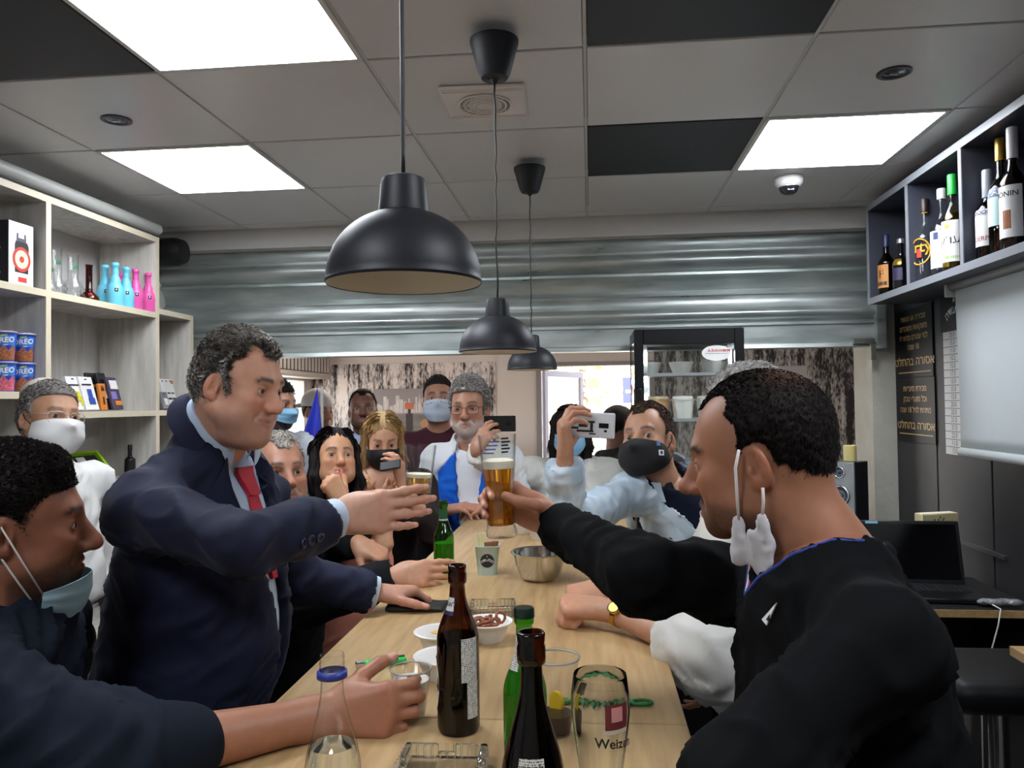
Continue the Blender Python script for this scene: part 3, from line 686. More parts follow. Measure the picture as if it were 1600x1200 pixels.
# ---- hands
FL = {'i': (.095, .027, (.043, .026, .021), (.0092, .0086, .0076, .0062)), 'm': (.099, .008, (.047, .030, .022), (.0095, .0088, .0078, .0064)), 'r': (.094, -.012, (.043, .028, .021), (.0090, .0083, .0074, .0060)), 'p': (.084, -.031, (.034, .020, .018), (.0080, .0073, .0065, .0054))}
def hand_mesh(w, f, n, side, curls, thumb, fore, res, skin, s=1., spread=3., fr=(.026, .036), nail='#d8a896', flen=.2, sleeve_from=None, tcol=None):
    """w wrist, f finger direction, n palm normal (world); side 'R'/'L'; curls {i,m,r,p:(a1,a2,a3)} degrees; thumb: three dirs in hand axes (f, thumb side, back)"""
    f = unit(f); n = np.asarray(n, float); n = unit(n-f*np.dot(n, f)); t = np.cross(f, n)*(1 if side == 'R' else -1)
    B = np.stack([f, t, -n], 1); T = lambda p: np.asarray(w)+s*(B@np.asarray(p, float)); S = Sdf(); nails = []; kn = []
    bn = B[:, 2]
    for key, (mx, my, ph, rr) in FL.items():
        a0 = T((.012, my*.55, -.001)); b0 = T((mx, my, 0)); S.cap(a0, b0, .0135*s, .0125*s, k=.016*s)
        kn.append(T((mx-.002, my, .009)))
        cu = curls.get(key, (20, 25, 15)) if isinstance(curls, dict) else curls
        ang = 0; yaw = math.radians(spread*{'i': 1, 'm': .15, 'r': -.6, 'p': -1.5}[key]); p = np.array([mx, my, 0.])
        for k in range(3):
            ang += math.radians(cu[k]); d = np.array([math.cos(ang)*math.cos(yaw), math.cos(ang)*math.sin(yaw), -math.sin(ang)])
            q = p+d*ph[k]; S.cap(T(p), T(q), rr[k]*s, rr[k+1]*s, k=.0035*s if k else .008*s)
            if k: S.ell(T(p+np.array([0, 0, 0])), np.array([1, 1, 1])*rr[k]*1.05*s, k=.004*s)
            if k == 2:
                nn = np.array([math.sin(ang)*math.cos(yaw), math.sin(ang)*math.sin(yaw), math.cos(ang)]); nails.append((T(p+d*ph[k]*.80+nn*rr[3]*.75), rr[3]*.95*s))
            p = q
    S.ell(T((.045, .005, -.008)), (.045*s, .036*s, .016*s), R=B, k=.015*s); S.ell(T((.040, .024, -.012)), (.032*s, .017*s, .015*s), R=B, k=.014*s)
    if isinstance(curls, dict) and curls['m'][0] > 60: S.ell(T((.088, -.004, -.026)), (.026*s, .034*s, .020*s), R=B, k=.008*s)
    td = thumb or ((.70, .60, -.38), (.85, .45, -.28), (.95, .25, -.18)); p = np.array([.022, .020, -.008])
    for k, (L, r0, r1) in enumerate(((.044, .0150, .0122), (.034, .0118, .0106), (.029, .0106, .0078))):
        d = unit(td[k]); q = p+d*L; S.cap(T(p), T(q), r0*s, r1*s, k=.010*s if k == 0 else .004*s); last = (p, d, L); p = q
    tn = unit(np.cross(last[1], np.cross(np.array([0, .55, .85]), last[1]))); nails.append((T(last[0]+last[1]*last[2]*.82+tn*.0062), .0088*s))
    e = unit(np.asarray(fore, float)-np.asarray(w)); S.cap(T((.02, 0, -.002)), np.asarray(w)+e*.03, .0235*s, fr[0]*s, k=.018*s, flat=bn, fl=.74)
    S.cap(np.asarray(w)+e*.02, np.asarray(w)+e*flen, fr[0]*s, fr[1]*s, k=.02, flat=bn, fl=.86)
    V, Q = S.mesh(res); sk = np.asarray(srgb(skin)); C = np.tile(sk, (len(V), 1))
    kd = np.min([np.linalg.norm(V-k, axis=1) for k in kn], 0); C = mixc(C, sk*np.array([1.05, .78, .72]), .45*np.exp(-(kd/.012)**2))
    pal = ((V-np.asarray(w))@bn); C = mixc(C, sk*np.array([1.08, .88, .84]), .35*sstep(-.004, -.018, pal))
    C *= (.94+.12*vnoise(V*130))[:, None]
    for i, (p, r) in enumerate(nails): C = mixc(C, srgb(nail), np.clip(1.6*np.exp(-(np.linalg.norm(V-p, axis=1)/r)**4), 0, 1)*.85)
    return V, Q, C
def ik(S, W, l1, l2, pole):
    S = np.asarray(S, float); W = np.asarray(W, float); d = W-S; L = min(np.linalg.norm(d), (l1+l2)*.999); e = unit(d)
    a = (l1*l1-l2*l2+L*L)/(2*L); h = math.sqrt(max(l1*l1-a*a, 0)); p = np.asarray(pole, float); p = unit(p-e*np.dot(p, e)); return S+e*a+p*h
FIST = {'i': (70, 95, 60), 'm': (74, 95, 60), 'r': (76, 95, 60), 'p': (78, 92, 58)}
FLAT = {'i': (8, 6, 4), 'm': (8, 8, 5), 'r': (10, 8, 5), 'p': (12, 8, 5)}
RELAX = {'i': (24, 32, 16), 'm': (28, 36, 18), 'r': (32, 38, 20), 'p': (34, 36, 20)}
# ---- torso and clothes
def torso_frame(N, P, SL, SR):
    u = unit(np.asarray(N)-np.asarray(P)); l = np.asarray(SL)-np.asarray(SR); l = unit(l-u*np.dot(l, u)); f = np.cross(l, u); return np.stack([f, l, u], 1)
def torso_prims(S, d, grow=0., bottom=None):
    N, P, SL, SR = [np.asarray(d[k], float) for k in ('N', 'P', 'SL', 'SR')]; B = torso_frame(N, P, SL, SR); w = np.linalg.norm(SL-SR)/2; g = d.get('girth', 1.)
    mid = (SL+SR)/2; hang = mid+(P-mid)*.0
    ch = mid+(P-mid)*.24+B[:, 0]*.005; be = mid+(P-mid)*.66+B[:, 0]*(.012+d.get('belly', 0)*.5)
    G = grow
    S.ell(ch, (.112*g+G, w*.90+G, .20+G), R=B, k=.03); S.ell(be, (.112*g+d.get('belly', 0)+G, w*.80*d.get('waist', 1.)+G, .22+G), R=B, k=.08); S.ell(P, (.118*g+G, w*.84+G, .15+G), R=B, k=.07)
    if d.get('bust'):
        for q in (-1, 1): S.ell(ch+B@np.array([.085*g, q*.075, -.045]), (.055+G, .062+G, .06+G), R=B, k=.05)
    for Sx in (SL, SR):
        S.cap(N-B[:, 2]*.025, Sx+(N-Sx)*.12-B[:, 2]*.012, .052+G, .052+G, k=.05)
        S.ell(Sx-B[:, 2]*.015, np.array([.060, .054, .060])*d.get('shr', 1.)+G, R=B, k=.045)
    return B
def arm_prims(S, d, side, loose=1., cut=1., grow=0.):
    a = d['arms'][side]; Sx = np.asarray(d['S'+side], float); E = np.asarray(a['E'], float); W = np.asarray(a['W'], float)
    S.cap(Sx-np.array([0, 0, .01]), E, .055*loose+grow, .047*loose+grow, k=.035)
    S.cap(E, E+(W-E)*cut, .047*loose+grow, (.047+(.036-.047)*cut)*loose*a.get('cuffw', 1.)+grow, k=.03, cut=True)
def wrinkle(V, Q, d, amp, seed=0., scale=(9, 9, 20)):
    """folds: diagonal ridges, stronger near elbows, armpits and waist"""
    N = vnormals(V, Q); P = V+seed
    K = np.array([[.80, .36, .48], [-.60, .48, .64], [0, -.80, .60]])
    r1 = ridge((P@K)*np.array([9, 34, 12])); r2 = ridge((P@K.T)*np.array([14, 10, 40])+5); big = vnoise(P*5)-.5
    wgt = np.full(len(V), .6)
    for sd in ('L', 'R'):
        if d['arms'].get(sd):
            E = np.asarray(d['arms'][sd]['E'], float); Sx = np.asarray(d['S'+sd], float); W = np.asarray(d['arms'][sd]['W'], float)
            wgt = np.maximum(wgt, np.exp(-(np.linalg.norm(V-E, axis=1)/.11)**2)); wgt = np.maximum(wgt, .8*np.exp(-(np.linalg.norm(V-(Sx-np.array([0, 0, .09])), axis=1)/.12)**2)); wgt = np.maximum(wgt, .9*np.exp(-(np.linalg.norm(V-W, axis=1)/.10)**2))
    return V+N*((r1**2*.9+r2**3*.7-.55)*amp*1.5*wgt+big*amp*1.2)[:, None]
def legs(root, rloc, d, col, shoe='#141414', res=.018):
    P = np.asarray(d['P'], float); B = torso_frame(d['N'], d['P'], d['SL'], d['SR']); l = B[:, 1].copy(); l[2] = 0; l = unit(l); f = np.array([l[1], -l[0], 0.]); f = np.cross(l, [0, 0, 1.]); S = Sdf(); g = d.get('girth', 1.)
    S.ell(P-np.array([0, 0, .03]), (.115*g, np.linalg.norm(np.asarray(d['SL'])-d['SR'])*.41, .13), R=np.stack([f, l, np.array([0, 0, 1.])], 1), k=.03)
    for q in (-1, 1):
        hip = P+l*q*.085-np.array([0, 0, .05]); ft = np.array([*(P[:2]+(l*q*.11)[:2]+np.asarray(d.get('step', (0, 0)))), .07]); kn = (hip+ft)/2+f*.03
        S.cap(hip, kn, .085, .062, k=.04); S.cap(kn, ft, .062, .050, k=.03)
        sh_ = Sdf(); sh_.ell(ft+f*.06-np.array([0, 0, .03]), (.135, .046, .045), R=np.stack([f, l, np.array([0, 0, 1.])], 1), k=.01); sh_.box(ft+f*.06-np.array([0, 0, .062]), (.13, .042, .008), R=np.stack([f, l, np.array([0, 0, 1.])], 1), k=.01)
        V, Q = sh_.mesh(.014); V[:, 2] = np.maximum(V[:, 2], .0); mesh_obj('shoe', V-rloc, Q, mat('shoe leather', shoe, .4), root)
    V, Q = S.mesh(res); mesh_obj('trousers', V-rloc, Q, CLOTH, root, col=np.tile(srgb(col), (len(V), 1)))
def person(d):
    """builds one standing person from a dict of joints and looks; returns handles"""
    c = np.asarray(d['c'], float); s = d.get('s', 1.); M = rot(*d['rot']); hr = d.get('hres', .0055)
    root = thing('person', d['label'], 'person', (d['P'][0], d['P'][1], 0)); rl = np.array(root.location); d['root'] = root; d['rl'] = rl; d['M'] = M
    fp = d['face']; head, HS = head_mesh(c, M, s, fp, d['N'], hr); d['tree'] = bvh(head[0], head[1]); parts = [head]
    core = Sdf(); dd = dict(d); torso_prims(core, dd, -.022)
    for sd in ('L', 'R'):
        if d['arms'].get(sd): arm_prims(core, d, sd, .74, .55)
    Vc, Qc = core.mesh(.02); parts.append((Vc, Qc, np.tile(srgb(fp['skin']), (len(Vc), 1))))
    for sd in ('L', 'R'):
        a = d['arms'].get(sd)
        if a and a.get('hand', True):
            parts.append(hand_mesh(a['W'], a['f'], a['n'], sd, a.get('curl', RELAX), a.get('thumb'), a['E'], a.get('res', .0035), a.get('skin', fp['skin']), a.get('s', 1.), a.get('spread', 3.), a.get('fr', (.026, .036)), a.get('nail', '#d8a896'), a.get('flen', .12)))
    V, Q, C = join(parts); d['body'] = mesh_obj('body', V-rl, Q, SKIN, root, col=C)
    if d.get('eyes', True): eyes(c, M, s, root, rl, fp.get('iris', '#3a2418'), d.get('look', (0, 0)))
    h = d.get('hair')
    if h:
        fn = hair_long if h.get('long') else hair_short
        V, Q, C = fn(c, M, s, dict(h, w=fp.get('w', 1.)), d.get('hairres', hr*1.0), h.get('n', 0)); mesh_obj('hair', V-rl, Q, HAIR, root, col=C)
    return d
def garment(d, name, colf, grow=0., arms=(1., 1.), loose=1.06, res=.012, amp=.006, m=None, carve=None, seed=0., hem=None, only_torso=False, keep=True):
    S = Sdf(); B = torso_prims(S, d, grow)
    if carve: carve(S, B)
    if not only_torso:
        for sd, cut in zip(('L', 'R'), arms):
            if d['arms'].get(sd) and cut > 0: arm_prims(S, d, sd, loose, cut, grow)
    P = np.asarray(d['P'], float); hz = d['P'][2]-.10 if hem is None else hem
    S.fun(lambda X: X[..., 2]*-1+hz, (-9, -9, -9), (9, 9, 9), op='i')
    V, Q = S.mesh(res); V = wrinkle(V, Q, d, amp, seed) if amp else V
    mid = (np.asarray(d['SL'])+d['SR'])/2; L = (V-mid)@B
    C = colf(L, V) if callable(colf) else np.tile(srgb(colf), (len(V), 1))
    o = mesh_obj(name, V-d['rl'], Q, m or CLOTH, d['root'], col=C)
    t = bvh(V, Q) if keep else None
    return o, t, B, mid
def vee(half, top=.12, depth=.22, fwd=.0):
    """carve for an open neck: half-width 'half' at the collar narrowing to 0 at depth below the shoulder line"""
    def cv(S, B, d=None): pass
    return cv
def carve_open(d, prof, grow=.3):
    """subtract the front opening: prof = [(u, halfwidth)...] in torso coordinates (u up from shoulder midpoint)"""
    mid = (np.asarray(d['SL'], float)+d['SR'])/2; us = np.array([p[0] for p in prof]); ws = np.array([p[1] for p in prof])
    def cv(S, B):
        def f(X):
            L = (X-mid.astype(np.float32))@B.astype(np.float32); u = L[..., 2]; hw = np.interp(u, us[::-1] if us[0] > us[-1] else us, ws[::-1] if us[0] > us[-1] else ws)
            return np.maximum.reduce([np.abs(L[..., 1]-d.get('oc', 0.))-hw, -(L[..., 0]-.0), us.min()-u])
        S.fun(f, mid-.5, mid+.5, k=.004, op='s')
    return cv
def loc_ray(mid, B, l, u, back=.19):
    o = mid+B@np.array([back, l, u]); return o, -B[:, 0]
def strip_on(d, name, tree, mid, B, quad, m, off=.004, thick=.003, nu=8, nw=8, parent=None):
    """quad: 4 (lateral,up) corners on the chest"""
    q = np.array(quad, float)
    def of(a, b):
        p = (q[0]*(1-a)+q[1]*a)*(1-b)+(q[3]*(1-a)+q[2]*a)*b; return loc_ray(mid, B, p[0], p[1])
    V, Fc = drape(tree, of, np.linspace(0, 1, nu), np.linspace(0, 1, nw), off, thick)
    o = mesh_obj(name, V-d['rl'], Fc, m, parent or d['root']); return sm(o, 50)
def shirt_collar(d, m, h=.035, r=.066, gap=28, tilt=.35, name='collar', spread=.018):
    """standing collar round the neck with a turned-down fold"""
    N = np.asarray(d['N'], float); B = torso_frame(d['N'], d['P'], d['SL'], d['SR']); ax = unit(np.asarray(d['c'])-N-d['M'][:, 0]*.01*0); l = unit(B[:, 1]-ax*np.dot(B[:, 1], ax)); f = np.cross(l, ax)
    n = 40; rows = [(0., r*.99), (h, r*.95), (h+.002, r*1.02), (h*.1, r*1.16+spread*.4)]; top = []
    for i in range(n+1):
        a = math.radians(gap)+(2*math.pi-2*math.radians(gap))*i/n; fr = max(0, math.cos(a)); row = []
        for k, (z, rr) in enumerate(rows):
            zz = z-.030-.030*fr+(.0 if k else -.01)-(.018*fr if k == 3 else 0); rr2 = rr*(1+.10*fr); row.append(N+f*math.cos(a)*rr2*1.05+l*math.sin(a)*rr2+ax*(zz+.045))
        top.append(row)
    top = np.array(top); nor = np.zeros_like(top)
    for i in range(n+1):
        a = math.radians(gap)+(2*math.pi-2*math.radians(gap))*i/n
        for k in range(4): nor[i, k] = (f*math.cos(a)+l*math.sin(a))*(1 if k >= 2 else .6)
    V, Fc = grid_solid(top, nor, .002); return sm(mesh_obj(name, V-d['rl'], Fc, m, d['root']), 60)
# ---- face masks and glasses
def face_mask(d, m, z1=-.010, z0=-.124, az=78, off=.006, name='face_mask', bulge=.004, pleats=0, loops='#e8e8e8', cup=False, under=.55, sides=(1, 1)):
    c = np.asarray(d['c'], float); M = d['M']; s = d.get('s', 1.); t = d['tree']; nu, nv = 33, 17; R = np.zeros((nu, nv)); A = np.radians(np.linspace(-az, az, nu)); Z = np.zeros((nu, nv))
    for i, a in enumerate(A):
        side = abs(a)/A[-1]
        for j in range(nv):
            v = j/(nv-1); zt = z1-.012*side**1.5-(.012*side if cup else 0); zb = z0+.035*side**2; z = zt+(zb-zt)*v; Z[i, j] = z
            zz = max(z, -.098); ax = np.array([.012, 0, zz]); dr = np.array([math.cos(a), math.sin(a), 0]); o = c+s*(M@(ax+dr*.3)); h = t.ray_cast(Vector(o), Vector(-(M@dr)), .6)
            r = .3-h[3]/s if h[0] is not None else .06
            if z < -.098: r -= (-.098-z)*under
            R[i, j] = min(r, .115)
    R0 = R.copy()
    for _ in range(26):
        Rn = R.copy(); Rn[1:-1] = (R[:-2]+R[2:]+2*R[1:-1])/4; Rn[:, 1:-1] = (Rn[:, :-2]+Rn[:, 2:]+2*Rn[:, 1:-1])/4; R = np.maximum(Rn, R0+.0015)
    top = np.zeros((nu, nv, 3)); nor = np.zeros((nu, nv, 3))
    for i, a in enumerate(A):
        for j in range(nv):
            v = j/(nv-1); e = off+bulge*math.sin(math.pi*v)*math.cos(a*.9)
            if pleats: e += .0022*(abs(((v*pleats) % 1)-.5)*2)*math.cos(a*.8)
            dr = np.array([math.cos(a), math.sin(a), 0]); top[i, j] = c+s*(M@(np.array([.012, 0, Z[i, j]])+dr*(R[i, j]+e))); nor[i, j] = M@dr
    V, Fc = grid_solid(top, nor, .0018*s); o = sm(mesh_obj(name, V-d['rl'], Fc, m, d['root']), 50)
    if loops:
        w = d['face'].get('w', 1.)
        for q, i in ((-1, 0), (1, nu-1)):
            if not sides[(q+1)//2]: continue
            for j, ez in ((1, .018), (nv-2, -.030)):
                pts = [top[i, j], (top[i, j]+c+s*(M@np.array([-.012, q*.082*w, ez])))/2+M@np.array([0, q*.006, 0])*s, c+s*(M@np.array([-.014, q*.081*w, ez])), c+s*(M@np.array([-.028, q*.074*w, ez*.6]))]
                MB().tube([p-d['rl'] for p in pts], .0016*s, 6).build('ear_loop', mat('mask loop '+loops, loops, .7), o, smooth=True)
    return o
def spectacles(d, frame='#222222', metal=0., rim=.0012, w=.029, h=.018, half=False):
    c = np.asarray(d['c'], float); M = d['M']; s = d.get('s', 1.); W = lambda p: c+s*(M@np.asarray(p))-d['rl']
    mf = mat('spectacle frame '+frame, frame, .3, metal=metal); mb = MB(); lens = []
    for q in (-1, 1):
        pts = []
        for k in range(24):
            a = 2*math.pi*k/24; cx = math.copysign(abs(math.cos(a))**.6, math.cos(a)); cz = math.copysign(abs(math.sin(a))**.6, math.sin(a)); pts.append(W((.104-.010*(abs(q*.034+cx*w)-.0)/.06, q*.035+cx*w*.9, -.006+cz*h)))
        mb.tube(pts, rim*s, 6, closed=True); lens.append(pts)
        mb.tube([W((.098, q*.061, .004)), W((.060, q*.078, .006)), W((-.004, q*.082, .010)), W((-.022, q*.080, -.006))], rim*s, 6)
    mb.tube([W((.105, -.010, .0)), W((.109, 0, .004)), W((.105, .010, .0))], rim*s, 6)
    g = mb.build('spectacles', mf, d['root'], smooth=True)
    for pts in lens: mesh_obj('lens', pts, [tuple(range(24))], glass('spectacle lens', (.98, .98, .98), .95), g)
    return g
def face_text(*a): pass
# ------------------------------------------------------------------ the people
def base(c, R_, s, body_az, lean=(0, 0), w=.185, N=None, drop=.50, girth=1., **k):
    M = rot(*R_); c = np.asarray(c, float)
    N = c+s*(M[:, 0]*-.035)+np.array([0, 0, -.172*s]) if N is None else np.asarray(N, float)
    a = math.radians(body_az); l = np.array([-math.sin(a), math.cos(a), 0]); f = np.array([math.cos(a), math.sin(a), 0.]); mid = N-np.array([0, 0, .05])
    P = N+np.array([lean[0], lean[1], -drop]); d = dict(c=c, rot=R_, s=s, N=N, P=P, SL=mid+l*w, SR=mid-l*w, girth=girth, arms={}); d.update(k); d['fwd'] = f; d['lat'] = l
    return d
def hang(d, sd, fwd=.06, out=.05, hand=True, **k):
    q = 1 if sd == 'L' else -1; S = np.asarray(d['S'+sd]); E = S+d['lat']*q*out-d['fwd']*.03+np.array([0, 0, -.27]); W = E+d['fwd']*(fwd+.03)-d['lat']*q*.02+np.array([0, 0, -.23])
    d['arms'][sd] = dict(E=E, W=W, f=(W-E), n=-d['lat']*q, hand=hand, res=.005, **k)
def arm(d, sd, W, f, n, E=None, pole=None, l=(.29, .25), **k):
    W = np.asarray(W, float); S = np.asarray(d['S'+sd]); E = ik(S, W, l[0], l[1], pole if pole is not None else (0, 0, -1)) if E is None else np.asarray(E, float)
    d['arms'][sd] = dict(E=E, W=W, f=f, n=n, **k)

# ---- man in the navy suit ------------------------------------------------
NAVY = '#161a30'
d = base(at(374, 602, 1.53), (-11, 11, -3), .90, -8, girth=1.32, belly=.045, hres=.0030, N=at(342, 676, 1.585),
  label='tall man with greying dark hair in a navy suit and red tie with outstretched glass',
  face=dict(skin='#cb9479', w=1.04, jaw=1.12, fat=.005, chin=1.12, nose=.88, nw=1.12, brow=1.35, ebrow='#241c1a', ebw=.0058, beard=('#6d5a50', .32), smile=.6, neck=.062, iris='#2c2622', open=.0036),
  hair=dict(top=.013, side=.006, front=.090, fx=.034, cols=['#4a4541', '#b0aaa2', '#7c766f'], n=42000, L=.024, lift=.10, jit=.20, comb=(.75, -.25, .15), grey_side=True, width=.00022, nape=-.078, temple=.008))
d['SR'] = at(222, 790, 1.43); d['SL'] = at(408, 778, 1.80); d['P'] = np.array([-.89, 1.57, .93])
arm(d, 'R', at(524, 810, 1.455), (1, .03, .16), (.0, 1, -.12), E=at(378, 852, 1.27), curl={'i': (6, 22, 16), 'm': (14, 20, 14), 'r': (18, 18, 12), 'p': (20, 16, 12)}, thumb=((.50, .28, -.82), (.78, .05, -.62), (.92, -.05, -.38)), res=.0022, skin='#c0917a', spread=3.5, cuffw=1.15, s=1.02)
arm(d, 'L', at(587, 925, 1.90), (.72, .62, -.10), (.1, -.1, -1), E=at(470, 905, 1.84), curl={'i': (30, 34, 20), 'm': (30, 36, 20), 'r': (32, 36, 20), 'p': (34, 34, 20)}, res=.0024, skin='#b78873', thumb=((.6, .75, -.3), (.75, .6, -.25), (.85, .45, -.2)), cuffw=1.15)
suit = person(d)
shirt, t_sh, B, mid = garment(d, 'shirt', '#b9cbe0', -.012, arms=(0, 0), res=.010, amp=.002)
jacket, t_j, B, mid = garment(d, 'jacket', NAVY, .007, arms=(.93, .85), loose=.98, res=.0085, amp=.010, m=SUITING, carve=carve_open(d, [(.20, .080), (.06, .068), (-.30, .004)]), seed=3, hem=.80)
for q in (-1, 1):
    strip_on(d, 'lapel', t_j, mid, B, [(q*.074, .110), (q*.132, .020), (q*.034, -.28), (q*.010, -.28)], SUITING if False else mat('lapel navy', NAVY, .75, spec=.2), .006, .004, 8, 14)
shirt_collar(d, mat('shirt cloth pale blue', '#b9cbe0', .8), h=.040, r=.070, gap=20)
shirt_collar(d, mat('lapel navy'), h=.030, r=.084, gap=62, name='jacket_collar', spread=.03)
red = mat('tie red silk', '#b3142c', .5)
strip_on(d, 'tie', t_sh, mid, B, [(-.017, .035), (.017, .035), (.045, -.33), (-.045, -.33)], red, .008, .004, 5, 12)
strip_on(d, 'tie_knot', t_sh, mid, B, [(-.027, .088), (.027, .088), (.018, .030), (-.018, .030)], red, .014, .01, 5, 5)
for sd, W0 in (('R', .045), ('L', .012)):
    a = d['arms'][sd]; e = unit(np.asarray(a['W'])-a['E']); S = Sdf(); w = np.asarray(a['W']); S.cap(w-e*.07, w+e*.006, .040, .0385, k=.002, cut=True); V, Q = S.mesh(.004); mesh_obj('shirt_cuff', V-d['rl'], Q, CLOTH, d['root'], col=np.tile(srgb('#bccbdc'), (len(V), 1)))
a = d['arms']['R']; e = unit(a['W']-a['E']); up = unit(np.cross(np.cross(e, [0, 0, 1.]), e)); sd_ = np.cross(e, up)
for k in range(3):
    p = a['W']-e*(.085+.021*k); o = p+sd_*.3-up*.012 if sd_[1] < 0 else p-sd_*.3-up*.012; dr = p-up*.012-o; h = t_j.ray_cast(Vector(o), Vector(unit(dr)), 1.)
    if h[0] is not None:
        n_ = np.array(h[1]); n_ = n_ if np.dot(n_, dr) < 0 else -n_; x_ = unit(np.cross(n_, [0, 0, 1.])); y_ = np.cross(n_, x_); q0 = np.array(h[0])
        MB().tube([q0+.0075*(math.cos(i*.524)*x_+math.sin(i*.524)*y_)+n_*.002-d['rl'] for i in range(12)], .0022, 6, closed=True).add([tuple(q0+.0075*(math.cos(i*.524)*x_+math.sin(i*.524)*y_)+n_*.001-d['rl']) for i in range(12)], [tuple(range(12))]).build('sleeve_button', mat('button navy', '#20243a', .35), d['root'], smooth=True)
legs(d['root'], d['rl'], d, NAVY)

# ---- man in the black sweater on the right -------------------------------
d = base(at(1183, 712, 1.13), (161, 8, -3), .945, 176, girth=1.05, hres=.0030, N=at(1288, 850, 1.10),
  label='man in black v-neck sweater raising a beer glass, white mask hanging from his ear',
  face=dict(skin='#9c6a50', w=.97, nose=1.08, nw=1.0, brow=1.1, ebrow='#1c1512', beard=('#2c211c', .62), mous='#1f1714', neck=.064, open=.004, jaw=.95, iris='#241810'),
  hair=dict(top=.006, side=.0055, front=.092, fx=.030, temple=.020, cols=['#14100f', '#1f1917'], n=42000, L=.009, lift=.12, comb=(.3, 0, -.5), nape=-.082, burn=-.045, thin=(-.055, .105, .034, '#6b4a38'), back=.004, width=.0002, jit=.25))
d['SL'] = at(1380, 985, .94); d['SR'] = at(1228, 908, 1.25); d['shr'] = .85; d['P'] = np.array([.375, 1.08, .92])
arm(d, 'R', at(866, 816, 1.46), (-.88, .16, .44), (-.42, -.88, -.20), E=at(1000, 898, 1.19), curl={'i': (42, 52, 32), 'm': (42, 54, 32), 'r': (42, 54, 32), 'p': (42, 50, 32)}, thumb=((.38, .45, -.81), (.72, .10, -.68), (.98, -.12, .05)), res=.0022, skin='#ad7a60', s=1.0, cuffw=1.1)
arm(d, 'L', at(1340, 1290, .84), (1, .1, -.1), (0, .3, -1), E=at(1150, 1212, .84), curl=FIST, res=.004, skin='#a06e55')
right_man = person(d)
def rm_carve(S, B):
    carve_open(d, [(.20, .085), (.085, .062), (.030, 0)])(S, B); S.cap(d['N']-B[:, 2]*.01, d['N']+B[:, 2]*.2, .074, .10, k=.004, op='s')
sweater, t_s, B, mid = garment(d, 'sweater', '#0b0c0e', .003, arms=(.97, .95), loose=.98, res=.0085, amp=.014, carve=rm_carve, seed=11, hem=.80)
# skin in the v of the neckline
S = Sdf(); torso_prims(S, d, -.012); S.fun(lambda X: -(X[..., 2]-(mid[2]-.02)), (-9, -9, -9), (9, 9, 9), op='i'); V, Q = S.mesh(.009)
mesh_obj('chest', V-d['rl'], Q, SKIN, d['root'], col=np.tile(srgb('#935f47'), (len(V), 1)))
pts = []
for l_, u_ in [(-.060, .085), (-.047, .072), (-.030, .056), (-.014, .042), (0, .030), (.014, .042), (.030, .056), (.047, .072), (.060, .085)]:
    o, dr = loc_ray(mid, B, l_*1.06, u_-.004); h = t_s.ray_cast(Vector(o), Vector(dr), 2.); pts.append(np.array(h[0]) if h[0] is not None else o+dr*.5)
bk = []
for k in range(9):
    a = math.radians(75+210*k/8); o = d['N']+B@np.array([.082*math.cos(a), .082*math.sin(a), .16]); h = t_s.ray_cast(Vector(o), Vector(-B[:, 2]), .4); bk.append(np.array(h[0]) if h[0] is not None else o-B[:, 2]*.16)
ring = pts+bk
for off, cc in ((0, '#2c3d8c'), (.0032, '#d8d8de'), (.0062, '#a8404c')):
    MB().tube([p+unit(np.asarray(d['N'])-p)*off+B[:, 0]*off*.3-d['rl'] for p in ring], .0028, 6, closed=True).build('collar_trim', mat('ribbing '+cc, cc, .8), d['root'], smooth=True)
# small white peak badge on the chest
o = np.array([0, 0, CAM_Z]); dr = unit(ray(1204, 957)); h = t_s.ray_cast(Vector(o), Vector(dr), 3.); q0 = np.array(h[0]); n_ = np.array(h[1]); n_ = n_ if n_@dr < 0 else -n_; y_ = unit(np.array([0, 0, 1.])-n_*n_[2]); x_ = np.cross(y_, n_)
for tri, m_, off in ((((-.012, -.012), (-.002, -.017), (.011, .015)), mat('badge white', '#e6e6e2', .6), .0025), (((-.003, -.010), (.002, -.011), (.002, -.002)), mat('badge black', '#141414', .6), .0032)):
    V = [q0+x_*a_+y_*b_+n_*off-d['rl'] for a_, b_ in tri]; V += [v-n_*.002 for v in V]; mesh_obj('badge', V, [(0, 1, 2), (3, 5, 4), (0, 3, 4, 1), (1, 4, 5, 2), (2, 5, 3, 0)], m_, d['root'], smooth=False)
# mask hanging from the near ear
M = d['M']; c = d['c']; s = d['s']; w = d['face'].get('w', 1.); Wl = lambda p: c+s*(M@np.asarray(p, float))-d['rl']
mask = Sdf(); lo = [(.020, .076, -.085), (.026, .074, -.10), (.012, .078, -.145)]
def fold(S, a, b, r, fl): S.cap(a, b, r, r*.7, k=.008, flat=(0, 1, 0), fl=fl)
S = Sdf(); S.cap((.032, .072, -.082), (.036, .068, -.132), .008, .017, k=.003, flat=(0, 1, 0), fl=.4); S.cap((-.004, .086, -.078), (.000, .082, -.118), .007, .015, k=.003, flat=(0, 1, .3), fl=.4); S.cap((.004, .080, -.128), (.010, .078, -.150), .018, .013, k=.003, flat=(.3, 1, 0), fl=.35); S.cap((.014, .082, -.105), (.018, .076, -.140), .012, .012, k=.003, flat=(.5, 1, 0), fl=.35)
V, Q = S.mesh(.0035); V = V+vnormals(V, Q)*((ridge(V*np.array([90, 30, 60]))-.5)*.004)[:, None]
hm = mesh_obj('hanging_mask', np.array([Wl(v) for v in V]), Q, mat('mask fabric white', '#c9c7c9', .8, var=(40, .12)), d['root'])
